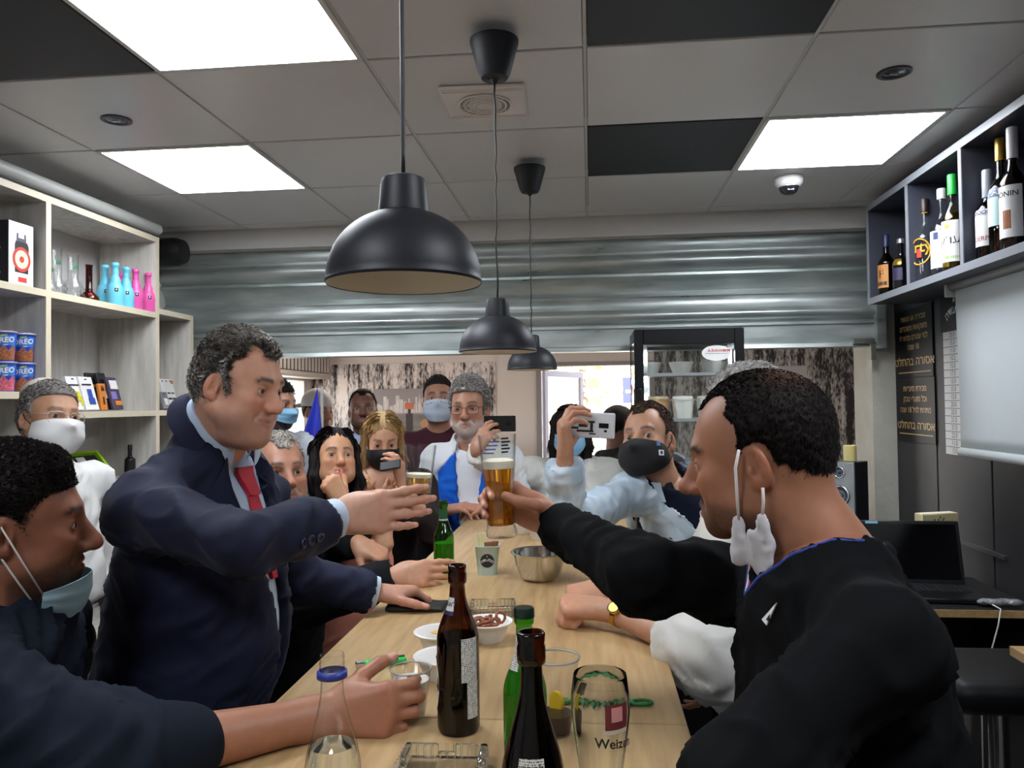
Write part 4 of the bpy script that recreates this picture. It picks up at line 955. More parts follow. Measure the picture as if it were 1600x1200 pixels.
MB().tube([Wl(p) for p in ((.012, .083, .020), (.021, .084, -.005), (.026, .080, -.045), (.031, .073, -.088))], .0022, 6).tube([Wl(p) for p in ((-.012, .088, -.036), (-.010, .090, -.055), (-.003, .086, -.085))], .0022, 6).build('ear_loop', mat('mask loop white', '#d6d0cc', .7), hm, smooth=True)
legs(d['root'], d['rl'], d, '#17181b')

# ---- man in the dark pullover, front left ---------------------------------
d = base(at(26, 818, 1.20), (31, 1, 3), 1.02, 18, girth=.92, hres=.0030, drop=.5,
  label='dark-haired man in dark blue pullover at front left, blue mask under his chin',
  face=dict(skin='#85553f', w=.98, nose=1.12, nw=1.05, brow=1.15, ebrow='#17100e', beard=('#241915', .7), neck=.060, open=.0042, iris='#20140d', nl=.004),
  hair=dict(top=.016, side=.0045, front=.072, fx=.046, cols=['#15110f', '#2a2422'], n=36000, L=.010, lift=.28, comb=(.5, 0, .3), jit=.5, quiff=.006, nape=-.07, width=.0002))
d['SR'] = at(-62, 1078, 1.02); l_ = np.array([-.36, .93, 0]); d['SL'] = d['SR']+l_*.36; d['P'] = np.array([-1.12, 1.12, .74]); d['N'] = (d['SR']+d['SL'])/2+np.array([0.01, 0, .045])
arm(d, 'R', at(508, 1118, 1.19), (1, .10, .10), (.05, 1, -.18), E=at(178, 1188, .99), curl={'i': (30, 62, 40), 'm': (34, 64, 40), 'r': (38, 64, 40), 'p': (42, 62, 38)}, thumb=((.68, .58, -.45), (.72, .42, -.55), (.70, .15, -.70)), res=.0024, skin='#a06d53', fr=(.028, .042), flen=.27, s=1.06)
hang(d, 'L', hand=False)
left_man = person(d)
pul, t_p, B, mid = garment(d, 'pullover', '#171d28', .006, arms=(.9, .22), loose=1.1, res=.0085, amp=.020, seed=21, hem=.72)
# rolled sleeve: stacked folds at the elbow
a = d['arms']['R']; e = unit(a['W']-a['E']); u_ = unit(np.cross(e, [0, 1, 0]))
S = Sdf()
for k, (t_, rr) in enumerate(((.000, .071), (.026, .073), (.050, .071), (.074, .066))):
    cc = a['E']+e*t_; S.cap(cc-e*.006+u_*.002*(k % 2), cc+e*.008, rr, rr*.97, k=.004, flat=(0, 0, 1), fl=.92)
V, Q = S.mesh(.006); mesh_obj('rolled_cuff', V-d['rl'], Q, CLOTH, d['root'], col=np.tile(srgb('#141a24'), (len(V), 1)))
face_mask(d, mat('surgical mask blue', '#9fc0cc', .75, var=(30, .05)), z1=-.086, z0=-.168, az=66, off=.012, under=.30, bulge=.008, pleats=3, loops='#d0c8c4')
legs(d['root'], d['rl'], d, '#14161c')

# ---- white-shirted man in glasses, skullcap and white mask, far left -------
d = base((-1.80, 2.41, 1.505), (-24, -6, -6), 1.0, -15, girth=1.2, belly=.03, hres=.0045, drop=.55,
  label='grey-haired man in glasses and skullcap with a white mask by the left shelves',
  face=dict(skin='#b08468', beard=('#7a7068', .6), ebrow='#4a423c', eba=.7, neck=.058, w=1.02),
  hair=dict(top=.012, side=.008, front=.085, fx=.036, cols=['#55504d', '#a8a49f'], n=10000, L=.016, lift=.15, comb=(-.7, 0, -.2), width=.0004, grey_side=True))
hang(d, 'R', hand=True); hang(d, 'L', hand=True); kippa = person(d)
garment(d, 'shirt', '#c9c9c6', .008, loose=1.15, res=.012, amp=.010, seed=31, hem=.90)
face_mask(d, mat('mask cotton white', '#d9d9d6', .8), loops='#1c1c1e', pleats=2, bulge=.008)
spectacles(d, '#b8b4ae', metal=.8, rim=.0009)
S = Sdf(); S.ell((-.045, 0, .075), (.082, .072, .072), k=.004); S.box((-.03, 0, .0), (.2, .2, .1), k=.003, op='s', R=rot(0, -18)); V, Q = S.mesh(.005); mesh_obj('skullcap', d['c']+V@d['M'].T-d['rl'], Q, mat('knitted cap pale', '#b9b3a6', .9, bump=(500, .5)), d['root'])
shirt_collar(d, mat('shirt cloth white', '#dcdcd8', .8), gap=14)
MB().box((-.17, -.19, .885-0), (.17, .19, .925)).build('belt', mat('belt leather', '#17171a', .4), None).parent = d['root']
legs(d['root'], d['rl'], d, '#15161a')

# ---- older grey man behind the suit ---------------------------------------
d = base((-.951, 2.265, 1.332), (-48, -8, 0), 1.0, -30, girth=1.1, hres=.0042, drop=.55, lean=(-.05, .05),
  label='older grey-haired man in black beside the suited man, one hand at a green bottle',
  face=dict(skin='#a87860', nose=1.15, nw=1.2, beard=('#8a7a70', .45), ebrow='#3a302b', brow=1.3, w=1.02, jaw=1.05, iris='#2c2018'),
  hair=dict(top=.010, side=.006, front=.082, fx=.034, cols=['#8a837c', '#b5aea6'], n=10000, L=.012, lift=.25, comb=(.5, 0, .1), temple=.008, width=.0004))
arm(d, 'R', at(614, 902, 2.16), (1, .12, .12), (.05, .9, -.35), curl={'i': (10, 20, 14), 'm': (16, 22, 14), 'r': (20, 22, 14), 'p': (24, 22, 14)}, thumb=((.5, .35, -.8), (.75, .1, -.65), (.9, 0, -.4)), res=.0032, skin='#bd8d70', pole=(-.3, -.3, -.6), s=.98, spread=1.5)
arm(d, 'L', at(558, 846, 2.33), (.80, -.15, -.42), (-.3, .25, -.9), E=at(498, 838, 2.50), curl={'i': (40, 50, 30), 'm': (45, 50, 30), 'r': (45, 50, 30), 'p': (45, 50, 30)}, res=.0034, skin='#b28468')
older = person(d); garment(d, 'jacket', '#17181b', .012, loose=1.2, res=.012, amp=.008, seed=41); shirt_collar(d, mat('shirt cloth slate', '#5b6672', .8)); legs(d['root'], d['rl'], d, '#17181b')

# ---- dark-haired woman in the salmon blazer --------------------------------
d = base((-.952, 2.80, 1.338), (-58, -16, -3), .93, -55, girth=.92, hres=.0042, w=.165, drop=.5, bust=True, lean=(-.02, .08),
  label='smiling dark-haired woman in a salmon blazer resting her chin on her fist',
  face=dict(skin='#c1906f', w=.98, nose=.9, nw=.95, jaw=.9, brow=.7, teeth=True, smile=1., lip='#b04a4a', lipa=.8, ebrow='#1a1210', lash=1., neck=.046, open=.0062),
  hair=dict(long=True, cols=['#0f0c0c', '#241d1b'], n=14000, len_=.15, back=.20, part=.006, width=.0004, vol=.96))
arm(d, 'L', at(536, 785, 2.62), (-.45, -.05, .85), (-.5, .5, .1), curl=FIST, res=.0032, skin='#c79773', nail='#b02a38', pole=(.4, 0, -1), s=.9)
arm(d, 'R', at(604, 858, 2.56), (-.30, .1, .75), (-.2, 1, 0), curl={'i': (30, 40, 20), 'm': (34, 44, 25), 'r': (38, 46, 25), 'p': (40, 46, 25)}, res=.0034, skin='#c09070', nail='#b02a38', pole=(.2, -.6, -1), s=.9)
womanA = person(d); garment(d, 'blazer', '#dd8e7a', .010, arms=(.86, .9), loose=1.1, res=.011, amp=.006, carve=carve_open(d, [(.16, .08), (0, .06), (-.3, .03)]), seed=51)
garment(d, 'blouse', '#1b1a1c', -.008, arms=(0, 0), res=.014, amp=.003, keep=False, carve=carve_open(d, [(.16, .09), (-.02, .05), (-.10, .0)]))
a = d['arms']['L']; e = unit(a['W']-a['E'])
for k, (cc, off) in enumerate((('#c9a24a', .012), ('#b9b4a8', .022), ('#8a3a3a', .030))):
    x_ = unit(np.cross(e, [0, 0, 1.])); y_ = np.cross(e, x_); MB().tube([a['W']-e*off+.031*(math.cos(i*.393)*x_+math.sin(i*.393)*y_)-d['rl'] for i in range(16)], .0035, 6, closed=True).build('bracelet', mat('bracelet '+cc, cc, .3, metal=.7), d['root'], smooth=True)
for q in (-1,): MB().tube([d['c']+d['s']*(d['M']@np.array(p))-d['rl'] for p in ((-.012, q*.082, .015), (.01, q*.084, -.03), (.02, q*.082, -.07), (.028, q*.075, -.10))], .0018, 6).build('mask_loop', mat('mask loop white'), d['root'], smooth=True)
S = Sdf(); S.ell((.055, -.058, -.118), (.022, .010, .016), k=.004); V, Q = S.mesh(.004); mesh_obj('lowered_mask', d['c']+d['s']*(V@d['M'].T)-d['rl'], Q, mat('mask pale blue', '#b9c9d6', .8), d['root'])
legs(d['root'], d['rl'], d, '#1a1a1d')

# ---- blonde woman looking at her phone -------------------------------------
d = base((-.872, 3.17, 1.392), (-68, 16, 0), .88, -70, girth=.9, hres=.0045, w=.165, drop=.5, bust=True,
  label='blonde long-haired woman in a black face mask looking down at her phone',
  face=dict(skin='#c7977a', w=.96, nose=.9, jaw=.9, brow=.7, ebrow='#5a4030', neck=.045, open=.0025, lash=1.),
  hair=dict(long=True, cols=['#8a6c48', '#cbb084', '#a88758'], n=14000, len_=.24, back=.25, part=.0, width=.0005))
arm(d, 'L', at(632, 762, 2.92), (-.2, -.1, .9), (-.9, .3, .2), curl=RELAX, res=.004, skin='#c7977a', pole=(.5, 0, -1), s=.9)
arm(d, 'R', at(575, 800, 2.90), (.6, -.1, .5), (.2, .5, .6), curl=RELAX, res=.005, skin='#c7977a', pole=(-.5, 0, -1), s=.9)
womanB = person(d); face_mask(d, mat('mask black', '#17171a', .8), loops='#e4ded8', cup=True, bulge=.010)
garment(d, 'top', '#2c2624', .006, arms=(.5, .5), loose=1.05, res=.012, amp=.004, carve=carve_open(d, [(.16, .12), (0, .11), (-.10, .09), (-.13, .0)]), seed=61, keep=False)
S = Sdf(); torso_prims(S, d, -.002); S.fun(lambda X: -(X[..., 2]-(d['N'][2]-.25)), (-9, -9, -9), (9, 9, 9), op='i'); V, Q = S.mesh(.012); mesh_obj('chest', V-d['rl'], Q, SKIN, d['root'], col=np.tile(srgb('#bd8c70'), (len(V), 1)))
mid = (d['SL']+d['SR'])/2; B = torso_frame(d['N'], d['P'], d['SL'], d['SR']); tb = bvh(V, Q)
for dep in (-.045, -.075):
    pts = []
    for i in range(13):
        t_ = i/12*2-1; o, dr = loc_ray(mid, B, t_*.07, dep+.11*abs(t_)**1.6); h = tb.ray_cast(Vector(o), Vector(dr), 2.); pts.append((np.array(h[0]) if h[0] is not None else mid+B@np.array([.05, t_*.07, .07]))+B[:, 0]*.004-d['rl'])
    MB().tube(pts, .0022, 6).build('necklace', mat('gold', '#c79a45', .25, metal=1.), d['root'], smooth=True)
mb = MB(); p0 = d['c']+d['s']*(d['M']@np.array([.0, -.082, -.045]))-d['rl']; mb.tube([p0, p0-np.array([0, 0, .02])], .0025, 6); sm(mb.lathe([(0, -.01), (.008, -.006), (.01, 0), (.007, .007), (0, .01)], 10, c=tuple(p0-np.array([0, 0, .03]))).build('earring', mat('gold'), d['root']))
legs(d['root'], d['rl'], d, '#1a1a1d')

# ---- dark man behind the blonde --------------------------------------------
d = base(at(567, 641, 4.4), (-74, -8, 1), 1.0, -80, girth=1.05, hres=.006, drop=.5,
  label='dark-skinned man with cropped hair in a black top behind the blonde woman',
  face=dict(skin='#6e4a3a', ebrow='#17100e', beard=('#2b1f1a', .5), neck=.058, nw=1.2),
  hair=dict(top=.007, side=.004, front=.085, fx=.034, cols=['#191412'], n=2500, L=.008, lift=.5, temple=.014))
hang(d, 'R'); hang(d, 'L'); manC = person(d); garment(d, 'top', lambda L, V: np.where((np.abs(L[:, 1]) < .05)[:, None] & (L[:, 2] > -.05)[:, None] | (L[:, 1] < -.13)[:, None]*(L[:, 2] > .0)[:, None], srgb('#9fb0c8'), srgb('#202427')), .01, res=.016, amp=.006, seed=71); legs(d['root'], d['rl'], d, '#1c1c1f', res=.022)

# ---- man in the white cap ---------------------------------------------------
d = base(at(497, 643, 4.8), (-28, 2, 0), 1.0, -45, girth=1.05, hres=.006, drop=.5,
  label='man in a white peaked cap, mask under his chin, standing behind the blue flag',
  face=dict(skin='#a87c64', ebrow='#2a211d', beard=('#3a302b', .5), neck=.056), hair=dict(top=.006, side=.006, cols=['#241d1a'], n=0))
hang(d, 'R'); hang(d, 'L'); manD = person(d); garment(d, 'shirt', '#c9cfd8', .012, loose=1.2, res=.016, amp=.008, seed=81)
def cap_on(d, col, back=False, hgt=1., peak=True, name='cap', mark=None):
    S = Sdf(); S.ell((-.014, 0, .050), (.108, .092, .088*hgt), k=.004); S.box((0, 0, -.06), (.3, .3, .095), rad=.01, k=.004, op='s'); V, Q = S.mesh(.006)
    o = mesh_obj(name, d['c']+d['s']*(V@d['M'].T)-d['rl'], Q, mat('cap cloth '+col, col, .85), d['root'])
    if peak:
        S = Sdf(); S.ell((.110 if not back else -.13, 0, .040), (.075, .075, .012), R=rot(0, 14 if not back else -14), k=.004); V, Q = S.mesh(.005); mesh_obj('peak', d['c']+d['s']*(V@d['M'].T)-d['rl'], Q, mat('cap cloth '+col), o)
    return o
cap_on(d, '#c4c2c0', back=True, hgt=1.15); legs(d['root'], d['rl'], d, '#2a2c33', res=.022)

# ---- man with a blue mask, mostly behind the suited man's face ---------------
d = base(at(432, 632, 3.65), (-20, 5, 0), 1.0, -30, girth=1.08, hres=.006, drop=.5,
  label='black-bearded man in a white shirt with a blue mask, half hidden behind the suited man',
  face=dict(skin='#a87c64', ebrow='#1c1613', beard=('#120f0e', .97), neck=.056), hair=dict(top=.012, side=.008, cols=['#16110f'], n=1500))
hang(d, 'R'); hang(d, 'L'); manE = person(d); garment(d, 'shirt', '#d3d9e2', .014, loose=1.2, res=.014, amp=.009, seed=91); face_mask(d, mat('mask sky blue', '#7fb4d4', .75), z0=-.085, pleats=3); legs(d['root'], d['rl'], d, '#22242a', res=.022)

# ---- man in the maroon jumper -------------------------------------------------
d = base(at(685, 626, 4.22), (-80, -10, 1), 1.07, -85, girth=1.1, w=.20, hres=.0055, drop=.52,
  label='young man in a maroon jumper and pale printed face mask standing by the streaked wallpaper',
  face=dict(skin='#a87a63', ebrow='#1d1512', ebw=.006, neck=.062, w=.98), hair=dict(top=.016, side=.004, front=.085, fx=.04, cols=['#181311', '#2a221f'], n=6000, L=.011, lift=.25, width=.0005))
hang(d, 'R'); hang(d, 'L'); manF = person(d); garment(d, 'jumper', '#40202a', .012, loose=1.15, res=.014, amp=.007, seed=101)
fm = face_mask(d, mat('mask printed pale blue', '#b3bfcc', .75), pleats=3, bulge=.008); bvh_mask = BVHTree.FromPolygons([v.co+Vector(d['rl']) for v in fm.data.vertices], [tuple(p.vertices) for p in fm.data.polygons])
MK = mat('mask print ink', '#5f6f86', .8)
for k in range(9):
    a = math.radians(-34+8.2*k); p0 = d['c']+d['s']*(d['M']@(np.array([.012, 0, -.030-.006*(abs(k-4)/4)**2])+.3*np.array([math.cos(a), math.sin(a), 0]))); dr = -(d['M']@np.array([math.cos(a), math.sin(a), 0])); h = bvh_mask.ray_cast(Vector(p0), Vector(dr), .6)
    if h[0] is not None:
        q = np.array(h[0])-dr*.0008; y_ = d['M'][:, 2]; x_ = np.cross(y_, -dr); hh = (.004, .003, .0045)[k % 3]; mesh_obj('mask_print', [q+x_*i*.0045+y_*j*hh*.6-d['rl'] for i, j in ((-1, -1), (1, -1), (1, 1), (-1, 1))], [(0, 1, 2, 3)], MK, fm, smooth=False)
legs(d['root'], d['rl'], d, '#1d1e22', res=.022)

# ---- grey-haired man in the blue and white track jacket ---------------------------
d = base(at(733, 638, 3.62), (-93, 0, 1), 1.09, -88, girth=1.05, w=.172, hres=.0045, drop=.52,
  label='grey-haired man in glasses and blue and white track jacket at the far table end',
  face=dict(skin='#b07f66', beard=('#b5aca5', .75), ebrow='#4a3f39', w=.98, nose=1.15, nw=1.1, neck=.058, mo=.6, iris='#33241a'),
  hair=dict(top=.026, side=.012, front=.090, fx=.042, cols=['#7a7672', '#b9b5b0'], n=12000, L=.020, lift=.30, comb=(-.3, .5, .2), jit=.5, width=.0005))
arm(d, 'R', at(694, 797, 3.44), (.93, -.15, .18), (.1, .25, -1), curl={'i': (20, 30, 20), 'm': (24, 34, 20), 'r': (28, 34, 20), 'p': (30, 34, 20)}, res=.004, skin='#b07f68', pole=(-.35, .1, -1), s=1.02)
arm(d, 'L', at(778, 800, 3.46), (-.9, -.2, .2), (0, .2, -1), curl=RELAX, res=.005, skin='#b07f68', pole=(.3, .1, -1))
manG = person(d)
def trackcol(L, V):
    f = (L[:, 0] > -.03); b = f & (np.abs(L[:, 1]) < .155) & (L[:, 2] < .045-1.1*np.maximum(np.abs(L[:, 1])-.06, 0)) ; lo_ = (L[:, 2] < -.30)
    t = sstep(-.035, -.025, L[:, 0])*sstep(.158, .150, np.abs(L[:, 1]))*sstep(.005, -.005, L[:, 2]-(.045-1.1*np.maximum(np.abs(L[:, 1])-.06, 0))); t = np.maximum(t, lo_)
    return mixc(np.tile(srgb('#d6d9de'), (len(V), 1)), srgb('#1d5fc4'), t)
garment(d, 'track_jacket', trackcol, .008, arms=(.95, .95), loose=1.02, res=.0075, amp=.009, carve=carve_open(d, [(.2, .10), (.03, .070), (-.40, .030)]), seed=111)
garment(d, 't_shirt', '#d9dce0', -.004, arms=(0, 0), res=.014, amp=.004, keep=False, carve=carve_open(d, [(.2, .085), (.055, .07), (.03, .0)]))
shirt_collar(d, mat('jacket collar white', '#d6d9de', .8), h=.05, r=.082, gap=40, spread=.03); spectacles(d, '#2a2826', rim=.0014)
a = d['arms']['R']; e = unit(a['W']-a['E']); S = Sdf(); S.cap(a['W']-e*.085, a['W']-e*.005, .047, .043, k=.002, cut=True); V, Q = S.mesh(.006); mesh_obj('knit_cuff', V-d['rl'], Q, CLOTH, d['root'], col=np.tile(srgb('#2a3f9a'), (len(V), 1)))
legs(d['root'], d['rl'], d, '#1d4fb0', res=.022)

# ---- woman in the white hooded jacket filming -------------------------------------
d = base(at(891, 672, 3.86), (-94, 4, 0), .98, -95, girth=1., w=.185, hres=.0055, drop=.52, bust=True,
  label='dark-haired woman in a white hooded jacket and blue mask behind the raised white phone',
  face=dict(skin='#b98a6e', ebrow='#1a1210', neck=.046, w=.96), hair=dict(long=True, cols=['#161110', '#2a201d'], n=3500, len_=.22, part=.004))
arm(d, 'R', at(741, 706, 3.40), (.52, .05, .85), (.45, .88, -.1), curl={'i': (20, 35, 15), 'm': (32, 30, 12), 'r': (48, 22, 10), 'p': (58, 20, 10)}, thumb=((.5, .6, -.6), (.6, .3, -.75), (.7, .1, -.7)), res=.004, skin='#b78a72', nail='#151214', pole=(-.2, -.5, -1), l=(.30, .28))
hang(d, 'L'); womanH = person(d); face_mask(d, mat('mask sky blue'), pleats=3)
garment(d, 'hooded_jacket', '#d8d8d2', .014, arms=(.95, .93), loose=1.15, res=.013, amp=.012, seed=121, carve=carve_open(d, [(.2, .10), (.04, .07), (-.4, .055)]), keep=False)
garment(d, 't_shirt', '#cfcfca', -.002, arms=(0, 0), res=.015, amp=.004, keep=False, carve=carve_open(d, [(.2, .09), (.04, .07), (.01, 0)]))
mid = (d['SL']+d['SR'])/2; B = torso_frame(d['N'], d['P'], d['SL'], d['SR'])
for q in (-1, 1): MB().tube([mid+B@np.array([.16, q*(.055+.02*math.sin(k)), .05-.06*k])-d['rl'] for k in range(6)], .004, 6).build('drawstring', mat('cord black', '#1a1a1c', .7), d['root'], smooth=True)
legs(d['root'], d['rl'], d, '#25272d', res=.022)

# ---- man in the denim jacket filming with the white phone ------------------------------
d = base((.185, 2.53, 1.411), (-116, -12, 7), 1.0, -112, girth=1.05, hres=.0040, w=.195, drop=.52, N=at(1036, 752, 2.58),
  label='man in a pale denim jacket and black mask holding up a white phone',
  face=dict(skin='#b98a6e', ebrow='#2a1e18', ebw=.005, beard=('#5a463a', .35), w=.96, iris='#3a3a34', neck=.058, open=.0058),
  hair=dict(top=.011, side=.005, front=.088, fx=.036, cols=['#3a2c24', '#55443a'], n=12000, L=.011, lift=.25, temple=.014, comb=(.4, 0, .2), width=.0004), look=(-.35, 0)[0:0] or (.25, .0))
d['SR'] = at(988, 764, 2.50); d['shr'] = .8; d['SL'] = at(1100, 790, 2.66); d['P'] = np.array([.48, 2.62, .92])
arm(d, 'R', at(882, 716, 2.12), (-.02, .02, 1), (.97, .22, .0), E=at(886, 822, 2.20), curl={'i': (30, 62, 20), 'm': (34, 56, 20), 'r': (42, 50, 20), 'p': (50, 46, 22)}, thumb=((.62, .5, -.6), (.7, .15, -.7), (.75, 0, -.65)), res=.0028, skin='#bb8c70', s=.98, cuffw=1.25)
hang(d, 'L'); denim = person(d)
DEN = mat('denim', '#a9bccb', .85, attr=True, bump=(900, .35, .0006), var=(16, .16))
def dencol(L, V):
    t = ridge(V*np.array([30, 30, 14])); return mixc(np.tile(srgb('#a3b7c6'), (len(V), 1)), srgb('#c5d2da'), np.clip(t**3, 0, 1))
jk, t_d, B, mid = garment(d, 'denim_jacket', dencol, .008, arms=(.93, .93), loose=.92, res=.0085, amp=.011, m=DEN, seed=131, carve=carve_open(d, [(.2, .10), (.02, .085), (-.45, .075)]))
garment(d, 'polo_shirt', '#141a2a', -.004, arms=(0, 0), res=.011, amp=.004, keep=False, carve=carve_open(d, [(.2, .085), (.055, .05), (-.01, 0)]))
shirt_collar(d, mat('polo collar', '#141a2a', .8), h=.032, r=.066, gap=30)
shirt_collar(d, mat('denim collar', '#b3c3cf', .85, bump=(900, .3)), h=.045, r=.090, gap=55, name='jacket_collar', spread=.04)
dl = mat('denim edge', '#bccad4', .85)
for q in (-1, 1):
    strip_on(d, 'placket', t_d, mid, B, [(q*.082, .0), (q*.112, .0), (q*.106, -.40), (q*.078, -.40)], dl, .004, .003, 4, 16)
    strip_on(d, 'pocket_flap', t_d, mid, B, [(q*.118, -.075), (q*.182, -.075), (q*.176, -.105), (q*.122, -.105)], dl, .004, .003, 6, 5)
    for k in range(5):
        o, dr = loc_ray(mid, B, q*.096, -.03-.08*k); h = t_d.ray_cast(Vector(o), Vector(dr), 2.)
        if h[0] is not None: sm(MB().lathe([(0, .003), (.006, .002), (.007, 0), (0, -.003)], 10).build('stud', mat('brushed stud', '#a8a49a', .35, metal=.9), d['root'], loc=np.array(h[0])-dr*.006-d['rl']))
dm = face_mask(d, mat('mask black'), loops='#17171a', cup=True, bulge=.012); dmt = BVHTree.FromPolygons([v.co+Vector(d['rl']) for v in dm.data.vertices], [tuple(p.vertices) for p in dm.data.polygons])
lt = mat('mask tag white', '#dfe3e8', .7)
def tag_on(az_, z_, w_, h_, m_, nm, off):
    a = math.radians(az_); o = d['c']+d['M']@(np.array([.012, 0, z_])+.3*np.array([math.cos(a), math.sin(a), 0])); dr = -(d['M']@np.array([math.cos(a), math.sin(a), 0])); h = dmt.ray_cast(Vector(o), Vector(dr), .6); p = (np.array(h[0]) if h[0] is not None else o+dr*.19)-dr*off; y_ = d['M'][:, 2]; x_ = np.cross(y_, -dr)
    V = [p+x_*i*w_+y_*j*h_-d['rl'] for i, j in ((-1, -1), (1, -1), (1, 1), (-1, 1))]; V += [v-(-dr)*.004 for v in V]; return mesh_obj(nm, V, [(0, 1, 2, 3), (4, 7, 6, 5), (0, 4, 5, 1), (1, 5, 6, 2), (2, 6, 7, 3), (3, 7, 4, 0)], m_, d['root'], smooth=False)
tag_on(46, -.058, .0085, .0085, lt, 'mask_label', .0025); tag_on(46, -.058, .0035, .0045, mat('tag print navy', '#1c2440', .7), 'label_print', .0035); tag_on(42, -.030, .006, .006, mat('tag blue', '#5a86b8', .7), 'mask_label', .0025)
legs(d['root'], d['rl'], d, '#1d1f26', res=.022)

# ---- man in a black cap near the doorway --------------------------------------------
d = base(at(968, 668, 5.0), (40, 4, 0), 1.05, 20, girth=1.1, hres=.007, drop=.52, w=.2,
  label='man in a black cap and black jacket seen from behind near the bright doorway', face=dict(skin='#8d6350', neck=.06), hair=dict(top=.005, side=.005, cols=['#1c1614'], n=0))
hang(d, 'R'); hang(d, 'L'); manI = person(d); garment(d, 'jacket', '#17181a', .016, loose=1.25, res=.018, amp=.008, seed=141, keep=False); cap_on(d, '#2a2024'); legs(d['root'], d['rl'], d, '#1b1c20', res=.024)

# ---- man in the white shirt with the gold watch, behind the right-hand man ---------------
d = base(at(1166, 662, 1.82), (176, 4, 0), 1.0, 178, girth=1.1, hres=.0045, drop=.53, w=.19, lean=(.07, .0),
  label='grey-haired man in a white jacket with a gold watch, his fist resting on the table',
  face=dict(skin='#b07f66', ebrow='#5a504a', beard=('#8a8078', .3), neck=.058), hair=dict(top=.016, side=.008, front=.085, cols=['#8d8a86', '#b9b6b2'], n=3500, L=.018))
d['N'] = at(1210, 760, 1.84); d['SR'] = at(1160, 822, 2.04); d['SL'] = at(1200, 850, 1.64); d['P'] = np.array([.42, 1.86, .92])
arm(d, 'L', at(948, 950, 1.79), (-.95, .12, .03), (-.1, .3, -1), E=at(1118, 1026, 1.58), curl=FIST, thumb=((.75, .45, -.45), (.75, -.25, -.6), (.65, -.6, -.45)), res=.0026, skin='#bd8c70', fr=(.027, .040), flen=.24, s=1.0)
arm(d, 'R', at(945, 915, 2.00), (-.8, -.4, -.15), (0, .2, -1), curl=FIST, res=.0035, skin='#bd8c70', pole=(.3, .3, -1), fr=(.027, .036), flen=.2)
watchman = person(d)
garment(d, 'shirt', '#dbdad4', .018, arms=(.36, .55), loose=1.3, res=.010, amp=.012, seed=151, hem=.80, keep=False)
a = d['arms']['L']; e = unit(a['W']-a['E']); x_ = unit(np.cross(e, [0, 0, 1.])); y_ = np.cross(x_, e); g_ = mat('gold')
cw = a['W']-e*.045; mb = MB()
for k in range(22):
    an = 2*math.pi*k/22; p = cw+.0305*math.cos(an)*x_+.0262*math.sin(an)*y_; n_ = math.cos(an)*x_+math.sin(an)*y_; t_ = -math.sin(an)*x_+math.cos(an)*y_
    V = [p+sgn[0]*t_*.0040+sgn[1]*e*.0065+n_*q for q in (0, .0026) for sgn in ((-1, -1), (1, -1), (1, 1), (-1, 1))]; mb.add([v-d['rl'] for v in V], [(0, 3, 2, 1), (4, 5, 6, 7), (0, 1, 5, 4), (1, 2, 6, 5), (2, 3, 7, 6), (3, 0, 4, 7)])
wt = mb.build('wristwatch', g_, d['root'])
an = math.radians(118) if x_[1] > 0 else math.radians(62); vdir = unit(np.array([-.1, -1, .55])); n_ = unit(vdir-e*np.dot(vdir, e)); px_ = unit(np.cross(n_, e)); fc = cw+n_*.0315
ell = lambda r0, off: [fc+n_*off+e*math.cos(i*.2618)*r0*1.15+px_*math.sin(i*.2618)*r0-d['rl'] for i in range(24)]
V = ell(.0145, -.003)+ell(.0145, .004)+ell(.0115, .0048); mesh_obj('watch_case', V, [(i, (i+1) % 24, 24+(i+1) % 24, 24+i) for i in range(24)]+[(24+i, 24+(i+1) % 24, 48+(i+1) % 24, 48+i) for i in range(24)], g_, wt)
mesh_obj('watch_dial', ell(.0117, .0046), [tuple(range(24))], mat('dial champagne', '#e3c878', .3, metal=.5), wt)
legs(d['root'], d['rl'], d, '#101114')
# ------------------------------------------------------------------ furniture and fittings
TZ = 1.02
OAK = wood('light oak laminate', '#9c7c52', '#c4a678', scale=(9, .8, 9), rough=.42)
OAK_E = wood('oak edging', '#a98858', '#c9a877', scale=(9, .8, 9), rough=.5)
GREYWOOD = wood('pale grey knotty wood', '#a39f97', '#cdc9c0', scale=(7, 7, .9), rough=.6, knots=True)
EDGE = mat('shelf edging cream', '#cbc1a8', .5, var=(6, .04))
BLACK_METAL = mat('black powder coat', '#17181a', .45)
t = thing('bar_table', 'long high bar table with a light oak top down the middle of the room', 'table', (-.206, 2.0, 0))
for y0, y1 in ((-1.6, -.733), (-.731, 1.5)):
    MB().box((-.352, y0, TZ-.036), (.352, y1, TZ), .0015).build('tabletop', OAK, t)
    MB().box((-.3535, y0, TZ-.034), (-.352, y1, TZ-.002)).box((.352, y0, TZ-.034), (.3535, y1, TZ-.002)).build('edge_band', OAK_E, t)
for y in (-1.3, -.75, .4, 1.35):
    sm(MB().box((-.04, y-.04, .02), (.04, y+.04, TZ-.036), .004).box((-.24, y-.2, 0), (.24, y+.2, .02), .004).build('pedestal', BLACK_METAL, t))
